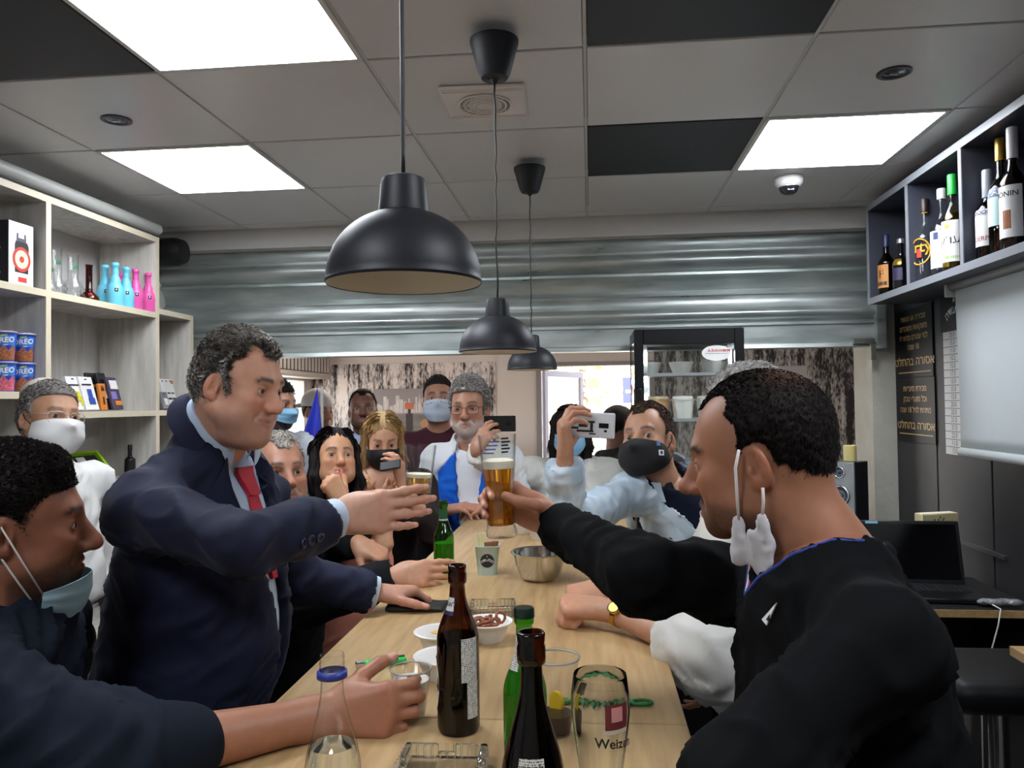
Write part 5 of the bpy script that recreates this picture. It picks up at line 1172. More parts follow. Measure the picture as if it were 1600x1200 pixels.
# left wall shelves
SX0, SX1 = -2.335, -2.05
t = thing('wall_shelves', 'open pale knotty wood shelf unit along the left wall', 'shelf', (SX1, 2.9, 0))
def bx(name, m, lo, hi, par, bev=0.): lx, ly, lz = par.location; return MB().box((lo[0]-lx, lo[1]-ly, lo[2]-lz), (hi[0]-lx, hi[1]-ly, hi[2]-lz), bev).build(name, m, par)
def panel_y(y, th, z0, z1):
    bx('side_panel', GREYWOOD, (SX0, y, z0), (SX1-.002, y+th, z1), t); bx('edge_strip', EDGE, (SX1-.002, y, z0), (SX1, y+th, z1), t)
def board(z, y0, y1, th=.026):
    bx('shelf_board', GREYWOOD, (SX0, y0, z-th), (SX1-.002, y1, z), t); bx('edge_strip', EDGE, (SX1-.002, y0, z-th), (SX1, y1, z), t)
for y in (1.20, 1.96, 2.72): panel_y(y, .028, 0, 2.355)
panel_y(3.465, .028, 0, 2.355); panel_y(3.785, .026, 0, 2.014)
for a, b in ((1.228, 1.96), (1.988, 2.72), (2.748, 3.465)): board(2.355, a, b); board(1.992, a, b); board(1.218, a, b); board(.6, a, b)
for a, b, z in ((1.228, 1.96, 1.603), (1.988, 2.72, 1.603), (2.748, 3.465, 1.526), (3.493, 3.785, 2.014), (3.493, 3.785, 1.526), (3.493, 3.785, 1.0)): board(z, a, b)
bx('back_panel', GREYWOOD, (SX0-.008, 2.748, 1.526), (SX0, 3.34, 1.966), t); bx('back_panel', mat('shelf back grey', '#8f8e90', .7), (SX0-.008, 1.988, .6), (SX0, 2.72, 2.329), t)
# dark cabinet over the right wall
CAB = mat('charcoal cabinet board', '#3a3d48', .45, bump=(300, .05)); CABE = mat('cabinet edging grey', '#878a90', .35)
t = thing('wall_cabinet', 'open charcoal cabinet of bottles high on the right wall', 'cabinet', (1.305, 3.75, 1.978))
def bc(name, m, lo, hi): return bx(name, m, lo, hi, t)
bc('top_board', CAB, (1.307, .3, 2.415), (1.544, 3.75, 2.44)); bc('bottom_board', CAB, (1.307, .3, 1.978), (1.544, 3.75, 2.003)); bc('back_board', CAB, (1.534, .3, 2.003), (1.544, 3.75, 2.415))
bc('edge_strip', CABE, (1.303, .3, 2.413), (1.307, 3.752, 2.442)); bc('edge_strip', CABE, (1.303, .3, 1.976), (1.307, 3.752, 2.005))
for y in (3.73, 3.28, 2.82, 2.36, 1.90, 1.44, .9, .3): bc('divider', CAB, (1.307, y, 2.003), (1.534, y+.02, 2.415)); bc('edge_strip', CABE, (1.303, y-.001, 2.005), (1.307, y+.021, 2.413))
# pendant lamps
PBLK = mat('pendant black', '#1d1f25', .48, spec=.4); PWHT = mat('pendant inner cream', '#e8e2d2', .5)
p_names = ['nearest and largest looking black dome pendant lamp hanging over the table', 'middle black dome pendant lamp hanging over the table', 'farthest smallest looking black dome pendant lamp hanging over the table']
t = thing('pendant_lamp', p_names[0], 'lamp', (-.232, .953, 1.692), 0, 'dome pendants over the table')
R0 = .0975; pr = [(R0, 0), (R0+.0015, .003), (R0, .006)]+[(R0*math.cos(a)**.92, .006+.088*math.sin(a)) for a in np.radians(np.linspace(4, 73, 16))]
top_r, top_z = pr[-1]; cap_ = [(.0318, .0905), (.0315, .094), (.0285, .128), (.027, .1335), (.022, .136), (0, .136)]
sm(MB().lathe(pr+[(.032, .0900)], 56).build('shade', PBLK, t)); sm(MB().lathe(cap_, 40).build('lamp_cap', PBLK, t), 30)
inn = [(R0-.0005, .001)]+[((R0-.003)*math.cos(a)**.92, .003+.086*math.sin(a)) for a in np.radians(np.linspace(2, 88, 14))]; o = sm(MB().lathe(inn, 56).build('inner_lining', PWHT, t))
sm(MB().lathe([(0, .028), (.020, .034), (.030, .052), (.026, .072), (.014, .088), (.0135, .10)], 24).build('bulb', mat('bulb off white', '#ece8de', .35), t))
CZ_ = CEIL-1.692
sm(MB().lathe([(.0625, CZ_-.001), (.062, CZ_-.010), (.056, CZ_-.03), (.041, CZ_-.085), (.034, CZ_-.098), (.012, CZ_-.102), (.005, CZ_-.112), (0, CZ_-.113)], 40).build('ceiling_rose', PBLK, t), 30)
def cord(seed, straight):
    rr = random.Random(seed); n = 18; pts = [(0, 0, .136+(CZ_-.112-.136)*i/n) for i in range(n+1)]
    return [(x+(0 if straight or i in (0, n) else rr.uniform(-.0025, .0025)), y, z) for i, (x, y, z) in enumerate(pts)]
MB().tube(cord(1, True), .0028, 8).build('cord', BLACK_METAL, t, smooth=True)
for k, (x, y) in ((1, (-.230, 1.93)), (2, (-.224, 3.005))):
    q = dup(t, (x, y, 1.668), 0, p_names[k])
    for ch in q.children:
        if ch.name.startswith('cord'): ch.data = MB().tube(cord(5+k, False), .0024, 8).build('tmp', BLACK_METAL, None, smooth=True).data
for o in [o for o in bpy.data.objects if o.name.startswith('tmp')]: bpy.data.objects.remove(o)
# extractor fan in the ceiling
p = onz(758, 157, CEIL); t = thing('extractor_fan', 'square white extractor fan grille in the ceiling', 'fan', (p[0], p[1], CEIL), .03)
FW = mat('fan plastic white', '#e6e2dd', .4)
sm(MB().box((-.13, -.13, -.012), (.13, .13, 0), .006).build('cover', FW, t)); fm_ = mat('fan slot dark', '#6b655f', .7)
MB().lathe([(0, -.0126), (.083, -.0126), (.083, -.012), (0, -.012)], 36).build('throat', fm_, t)
for r_ in (.082, .066, .050, .034): MB().tube([(r_*math.cos(a), r_*math.sin(a), -.016) for a in np.radians(np.arange(0, 360, 10))], .0035, 6, closed=True).build('ring', FW, t, smooth=True)
sm(MB().lathe([(0, -.020), (.022, -.019), (.024, -.013), (0, -.013)], 24).build('hub', FW, t))
sl = MB()
for k in range(30):
    a = k*math.pi/15; sl.tube([(.022*math.cos(a), .022*math.sin(a), -.0155), (.083*math.cos(a), .083*math.sin(a), -.0155)], .0022, 5)
o = sl.build('blades', FW, t); o['kind'] = 'stuff'
for y in (-.112, -.098, .098, .112): MB().box((-.12, y-.003, -.0145), (.12, y+.003, -.011)).build('slat', FW, t)
# dome camera
p = onz(1232, 277, CEIL); t = thing('dome_camera', 'white dome security camera on the ceiling near the right cabinet', 'camera', (p[0], p[1], CEIL))
sm(MB().lathe([(.058, 0), (.060, -.01), (.057, -.028), (.048, -.040), (.041, -.043)], 40).build('housing', mat('camera white', '#e4e4e2', .35), t))
sm(MB().lathe([(.041, -.042), (.040, -.054), (.032, -.068), (.018, -.076), (0, -.078)], 32).build('dome', mat('smoked dome', '#1d1d24', .08, coat=.6), t)); MB().lathe([(.0415, -.042), (.044, -.044), (.0415, -.046)], 32).build('trim_ring', mat('chrome', '#cfd2d4', .12, metal=1.), t, smooth=True)
MB().box((-.014, -.036, -.064), (.014, -.022, -.045), .002).build('lens_block', mat('lens silver', '#8d9096', .3, metal=.7), t)
# recessed spotlights, off
for (px, py), lb in (((182, 187), 'dark recessed ceiling spotlight on the left, off'), ((1397, 113), 'dark recessed ceiling spotlight on the right, off')):
    p = onz(px, py, CEIL); t = thing('spotlight', lb, 'spotlight', (p[0], p[1], CEIL), 0, 'recessed spotlights')
    sm(MB().lathe([(.048, .0), (.048, -.004), (.040, -.006), (.034, -.004), (.032, .0)], 36).build('rim', mat('spot rim dark', '#3b3a44', .35, metal=.4), t)); sm(MB().lathe([(.033, -.002), (.028, -.0045), (0, -.005)], 32).build('lens', mat('spot lens', '#55555f', .15, metal=.6), t)); MB().box((-.014, -.005, -.0075), (.014, .005, -.004), .002).build('lamp_chip', mat('spot chip', '#b9b8b4', .3), t)
# roller screen on the right
SCR = mat('screen fabric grey', '#b9c0c2', .8, bump=(120, .1)); sx = 1.415
t = thing('projection_screen', 'grey roller projection screen hanging below the right cabinet', 'screen', (sx, 2.0, 1.33))
ya, yb = onx(1493, 480, sx)[1], 1.2
V = []; Fc = []; n = 14
for i in range(n+1):
    z = 1.345+(1.962-1.345)*i/n
    for j in range(9):
        y = ya+(yb-ya)*j/8; V.append((sx+.004*math.sin(j*1.3+i*.2)*(1-i/n)-sx, y-2.0+(.012*(1-i/n) if j == 0 else 0)*-1, z-1.33))
for i in range(n):
    for j in range(8): Fc.append((i*9+j, i*9+j+1, (i+1)*9+j+1, (i+1)*9+j))
o = mesh_obj('fabric', V, Fc, SCR, t); md = o.modifiers.new('thickness', 'SOLIDIFY'); md.thickness = .003
MB().tube([(0, yb-2, .0), (0, ya-2.0-.015, .0)], .017, 14).build('bottom_bar', mat('screen hem', '#aeb5b7', .6), t, smooth=True)
MB().tube([(0, yb-2, .645), (0, ya-2.0+.01, .645)], .024, 16).build('roller', mat('screen roller', '#6e7072', .5), t, smooth=True)
sm(MB().box((-.03, ya-1.985, .60), (.03, ya-1.975, .672), .003).build('bracket', mat('bracket white', '#c9cac8', .4), t))
# signs on the right wall; text kept with its real wording
GOLD = mat('gold lettering', '#b8945a', .45); SIGN = mat('gloss black acrylic', '#0d0d10', .45, spec=.15)
def wall_plane(xw, y, z): return lambda V: np.c_[np.full(len(V), xw)-V[:, 2], y-V[:, 0], z+V[:, 1]]
def sign(lab, pxs, lines, lnm):
    (x0, x1, yt, yb_) = pxs; a = onx(x0, yt, 1.533); b = onx(x1, yt, 1.533); y0, y1 = a[1], b[1]; zt = a[2]; zb = onx(x0, yb_, 1.533)[2]; yc = (y0+y1)/2; zc = (zt+zb)/2; w = abs(y0-y1); h = zt-zb
    t = thing('sign', lab, 'sign', (1.5385, yc, zc), 0, 'age limit signs'); MB().box((-.006, -w/2, -h/2), (0, w/2, h/2), .001).build('board', SIGN, t)
    mb = lettering([(tx, sz*h, 0, yy*h, .012, sc) for tx, sz, yy, sc in lines], GOLD, t, lambda V: np.c_[-.0066-V[:, 2], -V[:, 0]*1.0, V[:, 1]])
    MB().box((-.0068, -w*.44, lnm*h), (-.006, w*.44, (lnm+.014)*h)).build('underline', GOLD, t); return t
sign('upper black sign with gold lettering on the right wall', (1399, 1456, 489, 592), [(heb('מכירה או הגשת'), .115, .36, 1.15), (heb('משקאות משכרים'), .115, .22, 1.15), (heb('למי שטרם מלאו לו'), .115, .08, 1.1), (heb('18 שנה'), .115, -.06, 1.1), (heb('אסורה בהחלט'), .165, -.27, 1.35)], -.43)
sign('lower black sign with gold lettering on the right wall', (1401, 1460, 592, 688), [(heb('מכירת סיגריות'), .125, .33, 1.15), (heb('וכל מוצרי טבק'), .125, .17, 1.15), (heb('מתחת לגיל 18 שנה'), .125, .0, 1.15), (heb('אסורה בהחלט'), .165, -.24, 1.35)], -.38)
a = onx(1473, 520, 1.533); b = onx(1473, 708, 1.533); y1 = 3.0
t = thing('menu_board', 'white ruled price list half hidden behind the roller screen', 'menu', (1.5385, a[1], b[2])); H_ = a[2]-b[2]; MB().box((-.005, y1-a[1], 0), (0, 0, H_), .0005).build('sheet', mat('menu white', '#bdbcbc', .5), t)
INK = mat('print ink', '#1c1b1d', .6)
mb = MB()
for k in range(15): mb.box((-.0056, y1-a[1], H_*(k+1)/16-.0012), (-.005, 0, H_*(k+1)/16+.0012))
mb.build('ruling', INK, t)
nums = ['20.0', '15.0', '11.0', '10.2', '15.0', '17.0', '15.0', '15.0', '15.0', '20.0', '20.0', '21.0', '21.0', '22.0', '11.0', '15.0']
lettering([(tx, .030, .085, H_*(15.5-k)/16) for k, tx in enumerate(nums)], INK, t, lambda V: np.c_[np.full(len(V), -.0058), -V[:, 0], V[:, 1]])
t = thing('logo_sign', 'small black sign with a curved white logo above the price list', 'sign', (1.5385, a[1], a[2]+.003)); MB().box((-.006, -.30, 0), (0, .02, .17), .001).build('board', SIGN, t)
LW = mat('logo white', '#d8d8d6', .5)
def arc_place(cx, cz, R): return lambda V: np.c_[np.full(len(V), -.0066), -(cx+(R+V[:, 1])*np.sin(V[:, 0]/R)), cz+(R+V[:, 1])*np.cos(V[:, 0]/R)-R]
lettering([(heb('מסעודה'), .05, 0, .0, .01)], LW, t, arc_place(.11, .085, .10)); lettering([('★', .03, .11, .125)], LW, t, lambda V: np.c_[np.full(len(V), -.0066), -V[:, 0], V[:, 1]])
# tower loudspeaker with a candle
t = thing('tower_speaker', 'tall black and silver tower loudspeaker by the pillar', 'speaker', (1.235, 3.90, 0), math.radians(-44))
sm(MB().box((-.068, -.05, 0), (.068, .085, 1.235), .004).build('cabinet', mat('speaker black', '#16171a', .35), t)); sm(MB().box((-.069, -.065, .0), (.069, -.05, 1.236), .004).build('baffle', mat('speaker silver', '#8a8c8c', .35, metal=.4), t))
for z, r_ in ((1.185, .028), (1.075, .050), (.945, .050)):
    o = MB().lathe([(r_, 0), (r_, .008), (r_*.86, .011), (r_*.80, .006)], 32); o.V = [(x, -.065-z2, y+z) for x, y, z2 in o.V]; o.F = [f[::-1] for f in o.F]; o.build('driver_ring', mat('driver chrome', '#c4c6c6', .2, metal=.9), t, smooth=True)
    o = MB().lathe([(r_*.84, .005), (r_*.62, .004), (r_*.4, -.004), (r_*.38, .002), (r_*.2, .008), (0, .010)], 32); o.V = [(x, -.066-z2, y+z) for x, y, z2 in o.V]; o.build('cone', mat('driver cone', '#3a4450', .3), t, smooth=True)
t = thing('candle', 'cream pillar candle standing on the tower loudspeaker', 'candle', (1.255, 3.90, 1.236)); sm(MB().lathe([(0, 0), (.029, 0), (.030, .004), (.030, .073), (.026, .077), (.010, .073), (0, .072)], 28).build('wax', mat('candle wax', '#d9cb86', .5, sss=.2), t)); MB().tube([(0, 0, .072), (.001, 0, .085)], .0015, 6).build('wick', INK, t)
# glass display fridge
fx0, fx1, fy0, fy1 = .207, .705, 3.63, 3.98; FB = mat('fridge black', '#0c0d0f', .4, spec=.3)
t = thing('display_fridge', 'tall black glass-sided display fridge with lit shelves at the far right of the table', 'fridge', ((fx0+fx1)/2, (fy0+fy1)/2, 0)); w = (fx1-fx0)/2; dp = (fy1-fy0)/2
sm(MB().box((-w, -dp, 1.815), (w, dp, 1.875), .006).build('top_cover', FB, t)); sm(MB().box((-w, -dp, 0), (w, dp, .55), .006).build('base', FB, t))
for sx_ in (-1, 1):
    MB().box((sx_*w-.012 if sx_ > 0 else -w, dp-.02, .55), (w if sx_ > 0 else -w+.012, dp, 1.815)).build('post', FB, t)
    MB().box((sx_*(w-.004)-.002, -dp, .55), (sx_*(w-.004)+.002, dp-.02, 1.815)).build('side_glass', glass('fridge glass', (.93, .95, .95), .9), t)
MB().box((-w+.012, dp-.006, .55), (w-.012, dp-.002, 1.815)).build('back_glass', glass('fridge glass'), t)
dr = MB().box((-w, -dp-.03, .56), (-w+.042, -dp, 1.87), .003).box((w-.042, -dp-.03, .56), (w, -dp, 1.87), .003).box((-w+.042, -dp-.03, 1.80), (w-.042, -dp, 1.87), .003).box((-w+.042, -dp-.03, .56), (w-.042, -dp, .62), .003).build('door', FB, t)
MB().box((-w+.042, -dp-.018, .62), (w-.042, -dp-.012, 1.80)).build('door_glass', glass('fridge glass'), dr); sm(MB().box((-w-.006, -dp-.055, 1.42), (-w+.035, -dp-.03, 1.60), .008).build('handle', FB, dr))
for z in (1.668, 1.455, 1.255, 1.0, .75): MB().box((-w+.02, -dp+.02, z-.008), (w-.02, dp-.03, z)).build('shelf', mat('fridge shelf grey', '#3d4147', .3), t); MB().box((-w+.02, -dp+.012, z-.012), (w-.02, -dp+.02, z+.002)).build('shelf_edge', mat('shelf lip', '#c3c7c9', .3, metal=.5), t)
LED = mat('led white', '#f4f8ff', .4, emit=22.)
for sx_ in (-1, 1):
    for k in range(11): MB().box((sx_*(w-.055)-.006, -dp+.02, .72+k*.1), (sx_*(w-.055)+.006, -dp+.028, .72+k*.1+.045)).build('led', LED, t)
    MB().box((sx_*(w-.055)-.009, -dp+.028, .62), (sx_*(w-.055)+.009, -dp+.036, 1.80)).build('led_strip', mat('led rail', '#d6d9da', .3), t)
V = [(.125+.066*math.cos(a), -dp-.0195, 1.757+.036*math.sin(a)) for a in np.linspace(0, 2*math.pi, 32, endpoint=False)]; o = mesh_obj('sticker', V+[(x, y+.001, z) for x, y, z in V], [tuple(range(32)), tuple(range(63, 31, -1))]+[(i, 32+i, 32+(i+1) % 32, (i+1) % 32) for i in range(32)], mat('sticker white', '#e6e6e4', .5), dr, smooth=False)
lettering([('A.RAHAMIM', .019, .012, .011, .015)], mat('sticker red', '#c0392f', .5), dr, lambda V: np.c_[.125+V[:, 0], np.full(len(V), -dp-.0202), 1.757+V[:, 1]])
MB().box((.075, -dp-.0202, 1.754), (.18, -dp-.0196, 1.7555)).build('underline', INK, dr)
frp = t.location
TUB = mat('white tub', '#e9e6dc', .4); TUBL = mat('tub lid kraft', '#c9b892', .6)
fn = 0; place_ = ['left end', 'middle', 'right end']
for zi, (z, xs) in enumerate(((1.668, (-.17, -.02, .13)), (1.455, (-.13, -.015, .10)))):
    for xi, x in enumerate(xs):
        c_ = thing('food_tub', f'white food tub at the {place_[xi]} of the {"upper" if zi == 0 else "lower"} fridge shelf', 'tub', (frp.x+x, frp.y-.06, z), 0, 'tubs in the display fridge')
        if zi == 0: sm(MB().lathe([(0, 0), (.040, 0), (.058, .052), (.060, .053), (.060, .056), (.054, .055), (.038, .006), (0, .006)], 28).build('cup', TUB, c_))
        else: sm(MB().lathe([(0, 0), (.042, 0), (.052, .085), (.056, .087), (.056, .092), (0, .094)], 8).build('cup', TUB if xi else mat('kraft tub', '#b98f63', .6), c_), 20); sm(MB().lathe([(0, .094), (.050, .094), (.046, .106), (0, .108)], 24).build('lid', TUBL if xi == 0 else TUB, c_))
# desk, laptop, book, cable, stool on the right
t = thing('side_desk', 'small oak-edged black desk against the right wall under the laptop', 'desk', (1.2, 3.0, 0)); MB().box((-.28, -.25, .80), (.30, .25, .822), .001).build('desk_top', mat('desk black', '#17181a', .4), t); MB().box((-.28, -.253, .798), (.30, -.25, .823)).build('edge_band', OAK_E, t); MB().box((-.27, -.2, 0), (-.25, .22, .80)).build('leg', BLACK_METAL, t); MB().box((.27, -.2, 0), (.29, .22, .80)).build('leg', BLACK_METAL, t); MB().box((-.25, .2, .3), (.27, .215, .8)).build('modesty_panel', BLACK_METAL, t)
t = thing('laptop', 'open black laptop with a dark screen on the side desk', 'laptop', (1.195, 2.95, .823), math.radians(-4)); LB = mat('laptop black', '#101113', .35)
sm(MB().box((-.185, -.125, 0), (.185, .115, .018), .004).build('base', LB, t)); 
kb = MB()
for r_ in range(5):
    for k in range(15): kb.box((-.16+k*.0213, -.02+r_*.021, .018), (-.16+k*.0213+.018, -.02+r_*.021+.018, .0205))
o = kb.build('keys', mat('laptop keys', '#1c1d20', .5), t); o['kind'] = 'stuff'
M_ = Matrix.Rotation(math.radians(-14), 4, 'X'); lid = MB().box((-.185, -.006, 0), (.185, .004, .235), .003); lid.V = [tuple(M_ @ Vector(v)+Vector((0, .118, .014))) for v in lid.V]; ld = sm(lid.build('lid', LB, t)); sc_ = MB().box((-.172, -.0068, .016), (.172, -.006, .222)); sc_.V = [tuple(M_ @ Vector(v)+Vector((0, .118, .014))) for v in sc_.V]; sc_.build('screen', mat('screen off', '#060608', .12), ld)
sc_ = MB().box((-.15, -.0072, .222), (-.105, -.0062, .232)); sc_.V = [tuple(M_ @ Vector(v)+Vector((0, .118, .014))) for v in sc_.V]; sc_.build('sticker', mat('sticker pale blue', '#7ab0c8', .5), ld)
t = thing('book', 'cream book with a patterned cover standing behind the laptop', 'book', (1.385, 3.205, .823), math.radians(18)); sm(MB().box((-.12, -.022, 0), (.045, .022, .262), .002).build('cover', mat('book cream', '#cdbf94', .6), t)); MB().box((-.118, -.019, .004), (.04, .019, .2635)).build('pages', mat('book pages', '#e0d9c4', .8), t); lettering([(heb('לחיות מחדש'), .026, -.11, 0, .01)], mat('book print', '#4a3a22', .6), t, lambda V: np.c_[V[:, 1]*1.0+.022, np.full(len(V), -.0228), .24+V[:, 0]])
pb = MB()
for k in range(40):
    x = -.10+random.random()*.09; z = .16+random.random()*.085; s_ = random.uniform(.002, .006); pb.box((x, -.0228, z), (x+s_, -.022, z+s_*1.3))
pb.build('cover_pattern', mat('book print'), t)
a = np.array([1.35, 2.80, .828]); pts = [a+np.array(q) for q in ((0, 0, .006), (.0, -.07, .004), (-.012, -.075, -.05), (-.035, -.06, -.16), (-.05, -.03, -.30), (-.045, -.02, -.42), (-.04, 0, -.82))]
o = MB().tube([tuple(p) for p in pts], .0025, 8).build('charging_cable', mat('cable white', '#d8d8d6', .5), None, smooth=True); tag(o, 'white cable hanging off the front edge of the laptop desk', 'cable')
S = Sdf()
for k in range(7): S.ell(a+np.array([-.02+.018*k, .012*math.sin(k*2.1), .010]), (.02, .012, .008), k=.012)
V, Q = S.mesh(.004); V = V+vnormals(V, Q)*((ridge(V*120)-.5)*.006)[:, None]; V[:, 2] = np.maximum(V[:, 2], .8235); o = mesh_obj('plastic_wrap', V, Q, mat('cellophane grey', '#a9adb0', .2, trans=.5)); tag(o, 'crumpled clear plastic wrapper on the laptop desk corner', 'wrapper')
t = thing('bar_stool', 'black leather bar stool on the right below the laptop desk', 'stool', (1.14, 2.335, 0)); LEA = mat('black leather', '#08090b', .5, spec=.25, bump=(250, .2))
S = Sdf(); S.box((0, 0, .735), (.19, .18, .045), rad=.04, k=.01); V, Q = S.mesh(.012); mesh_obj('seat', V, Q, LEA, t); sm(MB().lathe([(0, 0), (.2, 0), (.19, .015), (.03, .03), (.025, .70), (0, .70)], 28).build('pedestal', mat('chrome'), t)); MB().tube([(.15*math.cos(a), .15*math.sin(a), .3) for a in np.radians(np.arange(0, 360, 15))], .009, 8, closed=True).build('foot_ring', mat('chrome'), t, smooth=True)
p = onz(1577, 1009, .86); t = thing('side_counter', 'corner of a second oak-topped counter at the right edge', 'counter', (p[0], p[1], 0)); MB().box((0, -.85, .835), (1.535-p[0], 0, .86), .001).build('counter_top', OAK, t); MB().box((.26, -.84, 0), (1.535-p[0], -.03, .835)).build('carcass', mat('desk black'), t)
MB().box((1.525, 3.05, .93), (1.545, 3.45, .945)).build('trim_4', mat('rail grey', '#55565a', .4, metal=.5)); structure(bpy.data.objects['trim_4'])
# air conditioner on the far left wall
t = thing('air_conditioner', 'white wall air conditioner above the bright side window of the far room', 'air conditioner', (-2.78, 6.75, 1.80)); AC = mat('ac white', '#c9c0ba', .45)
sm(MB().box((0, -.7, 0), (.20, .72, .30), .02).build('casing', AC, t)); MB().box((.195, -.66, .05), (.203, .68, .21)).build('outlet', mat('ac outlet dark', '#4c4643', .6), t)
for k in range(16): MB().box((.198, -.64+k*.083, .055), (.215, -.64+k*.083+.03, .205), .003).build('vane', AC, t)
# flag
p = at(503, 604, 3.95); t = thing('flag', 'furled bright blue flag on a pole in the crowd', 'flag', (p[0], p[1], 0)); MB().tube([(0, 0, 0), (0, 0, p[2]-.0)], .008, 8).build('pole', mat('flag pole', '#b9b4aa', .4), t)
top = np.zeros((12, 15, 3)); nor = np.zeros((12, 15, 3))
for i in range(12):
    for j in range(15):
        v = j/14; u = i/11; zz = p[2]-.005-.47*v; xw = -.015-.125*v*(1-u)*1.0+.035*v*u; top[i, j] = (xw*1.15, -.02-.03*math.sin(u*9+v*2)*v, zz); nor[i, j] = (0, -1, 0)
V, Fc = grid_solid(top, nor, .003); sm(mesh_obj('cloth', V, Fc, mat('flag blue', '#1c2fb8', .6, sheen=.3), t), 80)
# city picture and counter in the far room
a = at(583, 608, FY-.03); b = at(692, 676, FY-.03); W_, H_ = b[0]-a[0], a[2]-b[2]
t = thing('city_picture', 'grey canvas print of a city skyline on the streaked wallpaper', 'picture', ((a[0]+b[0])/2, FY-.015, b[2])); MB().box((-W_/2, -.012, 0), (W_/2, 0, H_), .002).build('canvas', mat('canvas grey sky', '#8d8486', .8, var=(3, .08)), t)
rr = random.Random(4); sk = MB(); x = -W_/2
while x < W_/2-.02:
    w_ = rr.uniform(.012, .035); h_ = rr.uniform(.06, .19); sk.box((x, -.0135, H_*.45), (min(x+w_, W_/2), -.012, H_*.45+h_))
    if rr.random() < .2: sk.prism([(x, 0), (x+w_, 0), (x+w_/2, .12)], .012, .0135, Matrix(((1, 0, 0, 0), (0, 0, -1, 0), (0, 1, 0, H_*.45+h_), (0, 0, 0, 1))))
    x += w_+rr.uniform(0, .012)
sk.build('skyline_print', mat('skyline pale', '#c3bab8', .8, var=(40, .3), stretch=(1, 1, .2)), t); MB().box((-W_/2, -.0135, 0), (W_/2, -.012, H_*.42)).build('river_print', mat('river print', '#77706f', .8, var=(14, .35), stretch=(.4, 1, 2)), t)
pb = MB().box((-.02, -.015, .02), (.05, -.0135, .19)).box((0, -.015, .19), (.03, -.0135, .27)); pb.build('bottle_print', mat('bottle print', '#3a3533', .7), t); MB().box((-.03, -.0155, .235), (.06, -.0135, .30)).build('orange_print', mat('orange print', '#b5654a', .7), t)
for k, x in enumerate((-.24, -.14, .17, .25)): MB().lathe([(0, -.0135), (.045, -.0135), (.045, -.0145), (0, -.0145)], 18).build('fruit_print', mat(['fruit orange', 'fruit grey'][k % 2], ['#b07a50', '#a39c97'][k % 2], .8), t).data.transform(Matrix.Translation((x, 0, .05+.02*k)) @ Matrix.Rotation(math.radians(90), 4, 'X') @ Matrix.Translation((0, 0, .028)))
p = at(640, 690, FY-.25); t = thing('far_counter', 'wooden counter below the city picture in the far room', 'counter', (p[0]+.1, FY-.25, 0)); MB().box((-.8, -.22, p[2]-.06), (.7, .22, p[2]-.02), .003).build('counter_top', OAK_E, t); MB().box((-.78, -.2, 0), (.68, .22, p[2]-.06)).build('carcass', mat('carcass grey', '#6e6966', .7), t)
a = at(1214, 572, FY-.02); b = at(1262, 640, FY-.02); t = thing('notice', 'pale paper notice on the dark streaked wallpaper', 'notice', ((a[0]+b[0])/2, FY-.012, b[2])); w_ = (b[0]-a[0])/2; MB().box((-w_, -.006, 0), (w_, 0, a[2]-b[2])).build('paper', mat('notice paper', '#a5a3a6', .7), t); MB().box((.05, -.0068, (a[2]-b[2])*.45), (w_*.6, -.006, (a[2]-b[2])*.47)).build('ruling', mat('notice line', '#8a8890', .7), t)
# outdoors: tree, street sign, pale building
t = thing('street_tree', 'sunlit yellow-brown tree outside the doorway', 'tree', (-.15, 14.0, -.1)); MB().tube([(0, 0, 0), (.05, 0, 1.2), (0, 0, 2.4)], [.12, .09, .05], 10).build('trunk', mat('bark', '#8a7460', .9), t, smooth=True)
rr = np.random.default_rng(5); n = 700; P0 = rr.normal(0, 1, (n, 3))*np.array([.45, .5, .45])+np.array([0, 0, 2.25]); d1 = rr.normal(0, .05, (n, 3)); d2 = rr.normal(0, .05, (n, 3)); V = np.stack([P0-d1, P0+d2, P0+d1, P0-d2], 1).reshape(-1, 3); o = mesh_obj('foliage', V, np.arange(4*n).reshape(n, 4), mat('dry leaves', '#d9c79a', .8), t, smooth=False); o['kind'] = 'stuff'
t = thing('street_sign', 'blue street banner outside the doorway', 'sign', (.66, 11.0, -.1)); SB = mat('banner blue', '#3b3fc0', .6); MB().box((-.20, -.01, 1.62), (.6, .01, 1.98), .06).build('panel', SB, t); MB().box((-.01, .01, 0), (.03, .05, 1.98)).build('post', mat('post grey', '#9a9a98', .5), t); MB().box((.5, .01, 0), (.54, .05, 1.98)).build('post', mat('post grey'), t); MB().box((-.16, -.014, 1.76), (.55, -.01, 1.80)).build('white_band', mat('banner white', '#f0f0f0', .6), t)
t = thing('street_building', 'white sunlit building across the street outside the doorway', 'building', (1.0, 18.0, -.1)); MB().box((-6, 0, 0), (6, 4, 6)).build('wall', mat('render white', '#e9e4dc', .9), t)
for k in range(4): MB().box((-4.2+2.2*k, -.05, 1.2), (-3.2+2.2*k, 0, 2.4)).build('window', mat('street window', '#b9c0c8', .2), t)
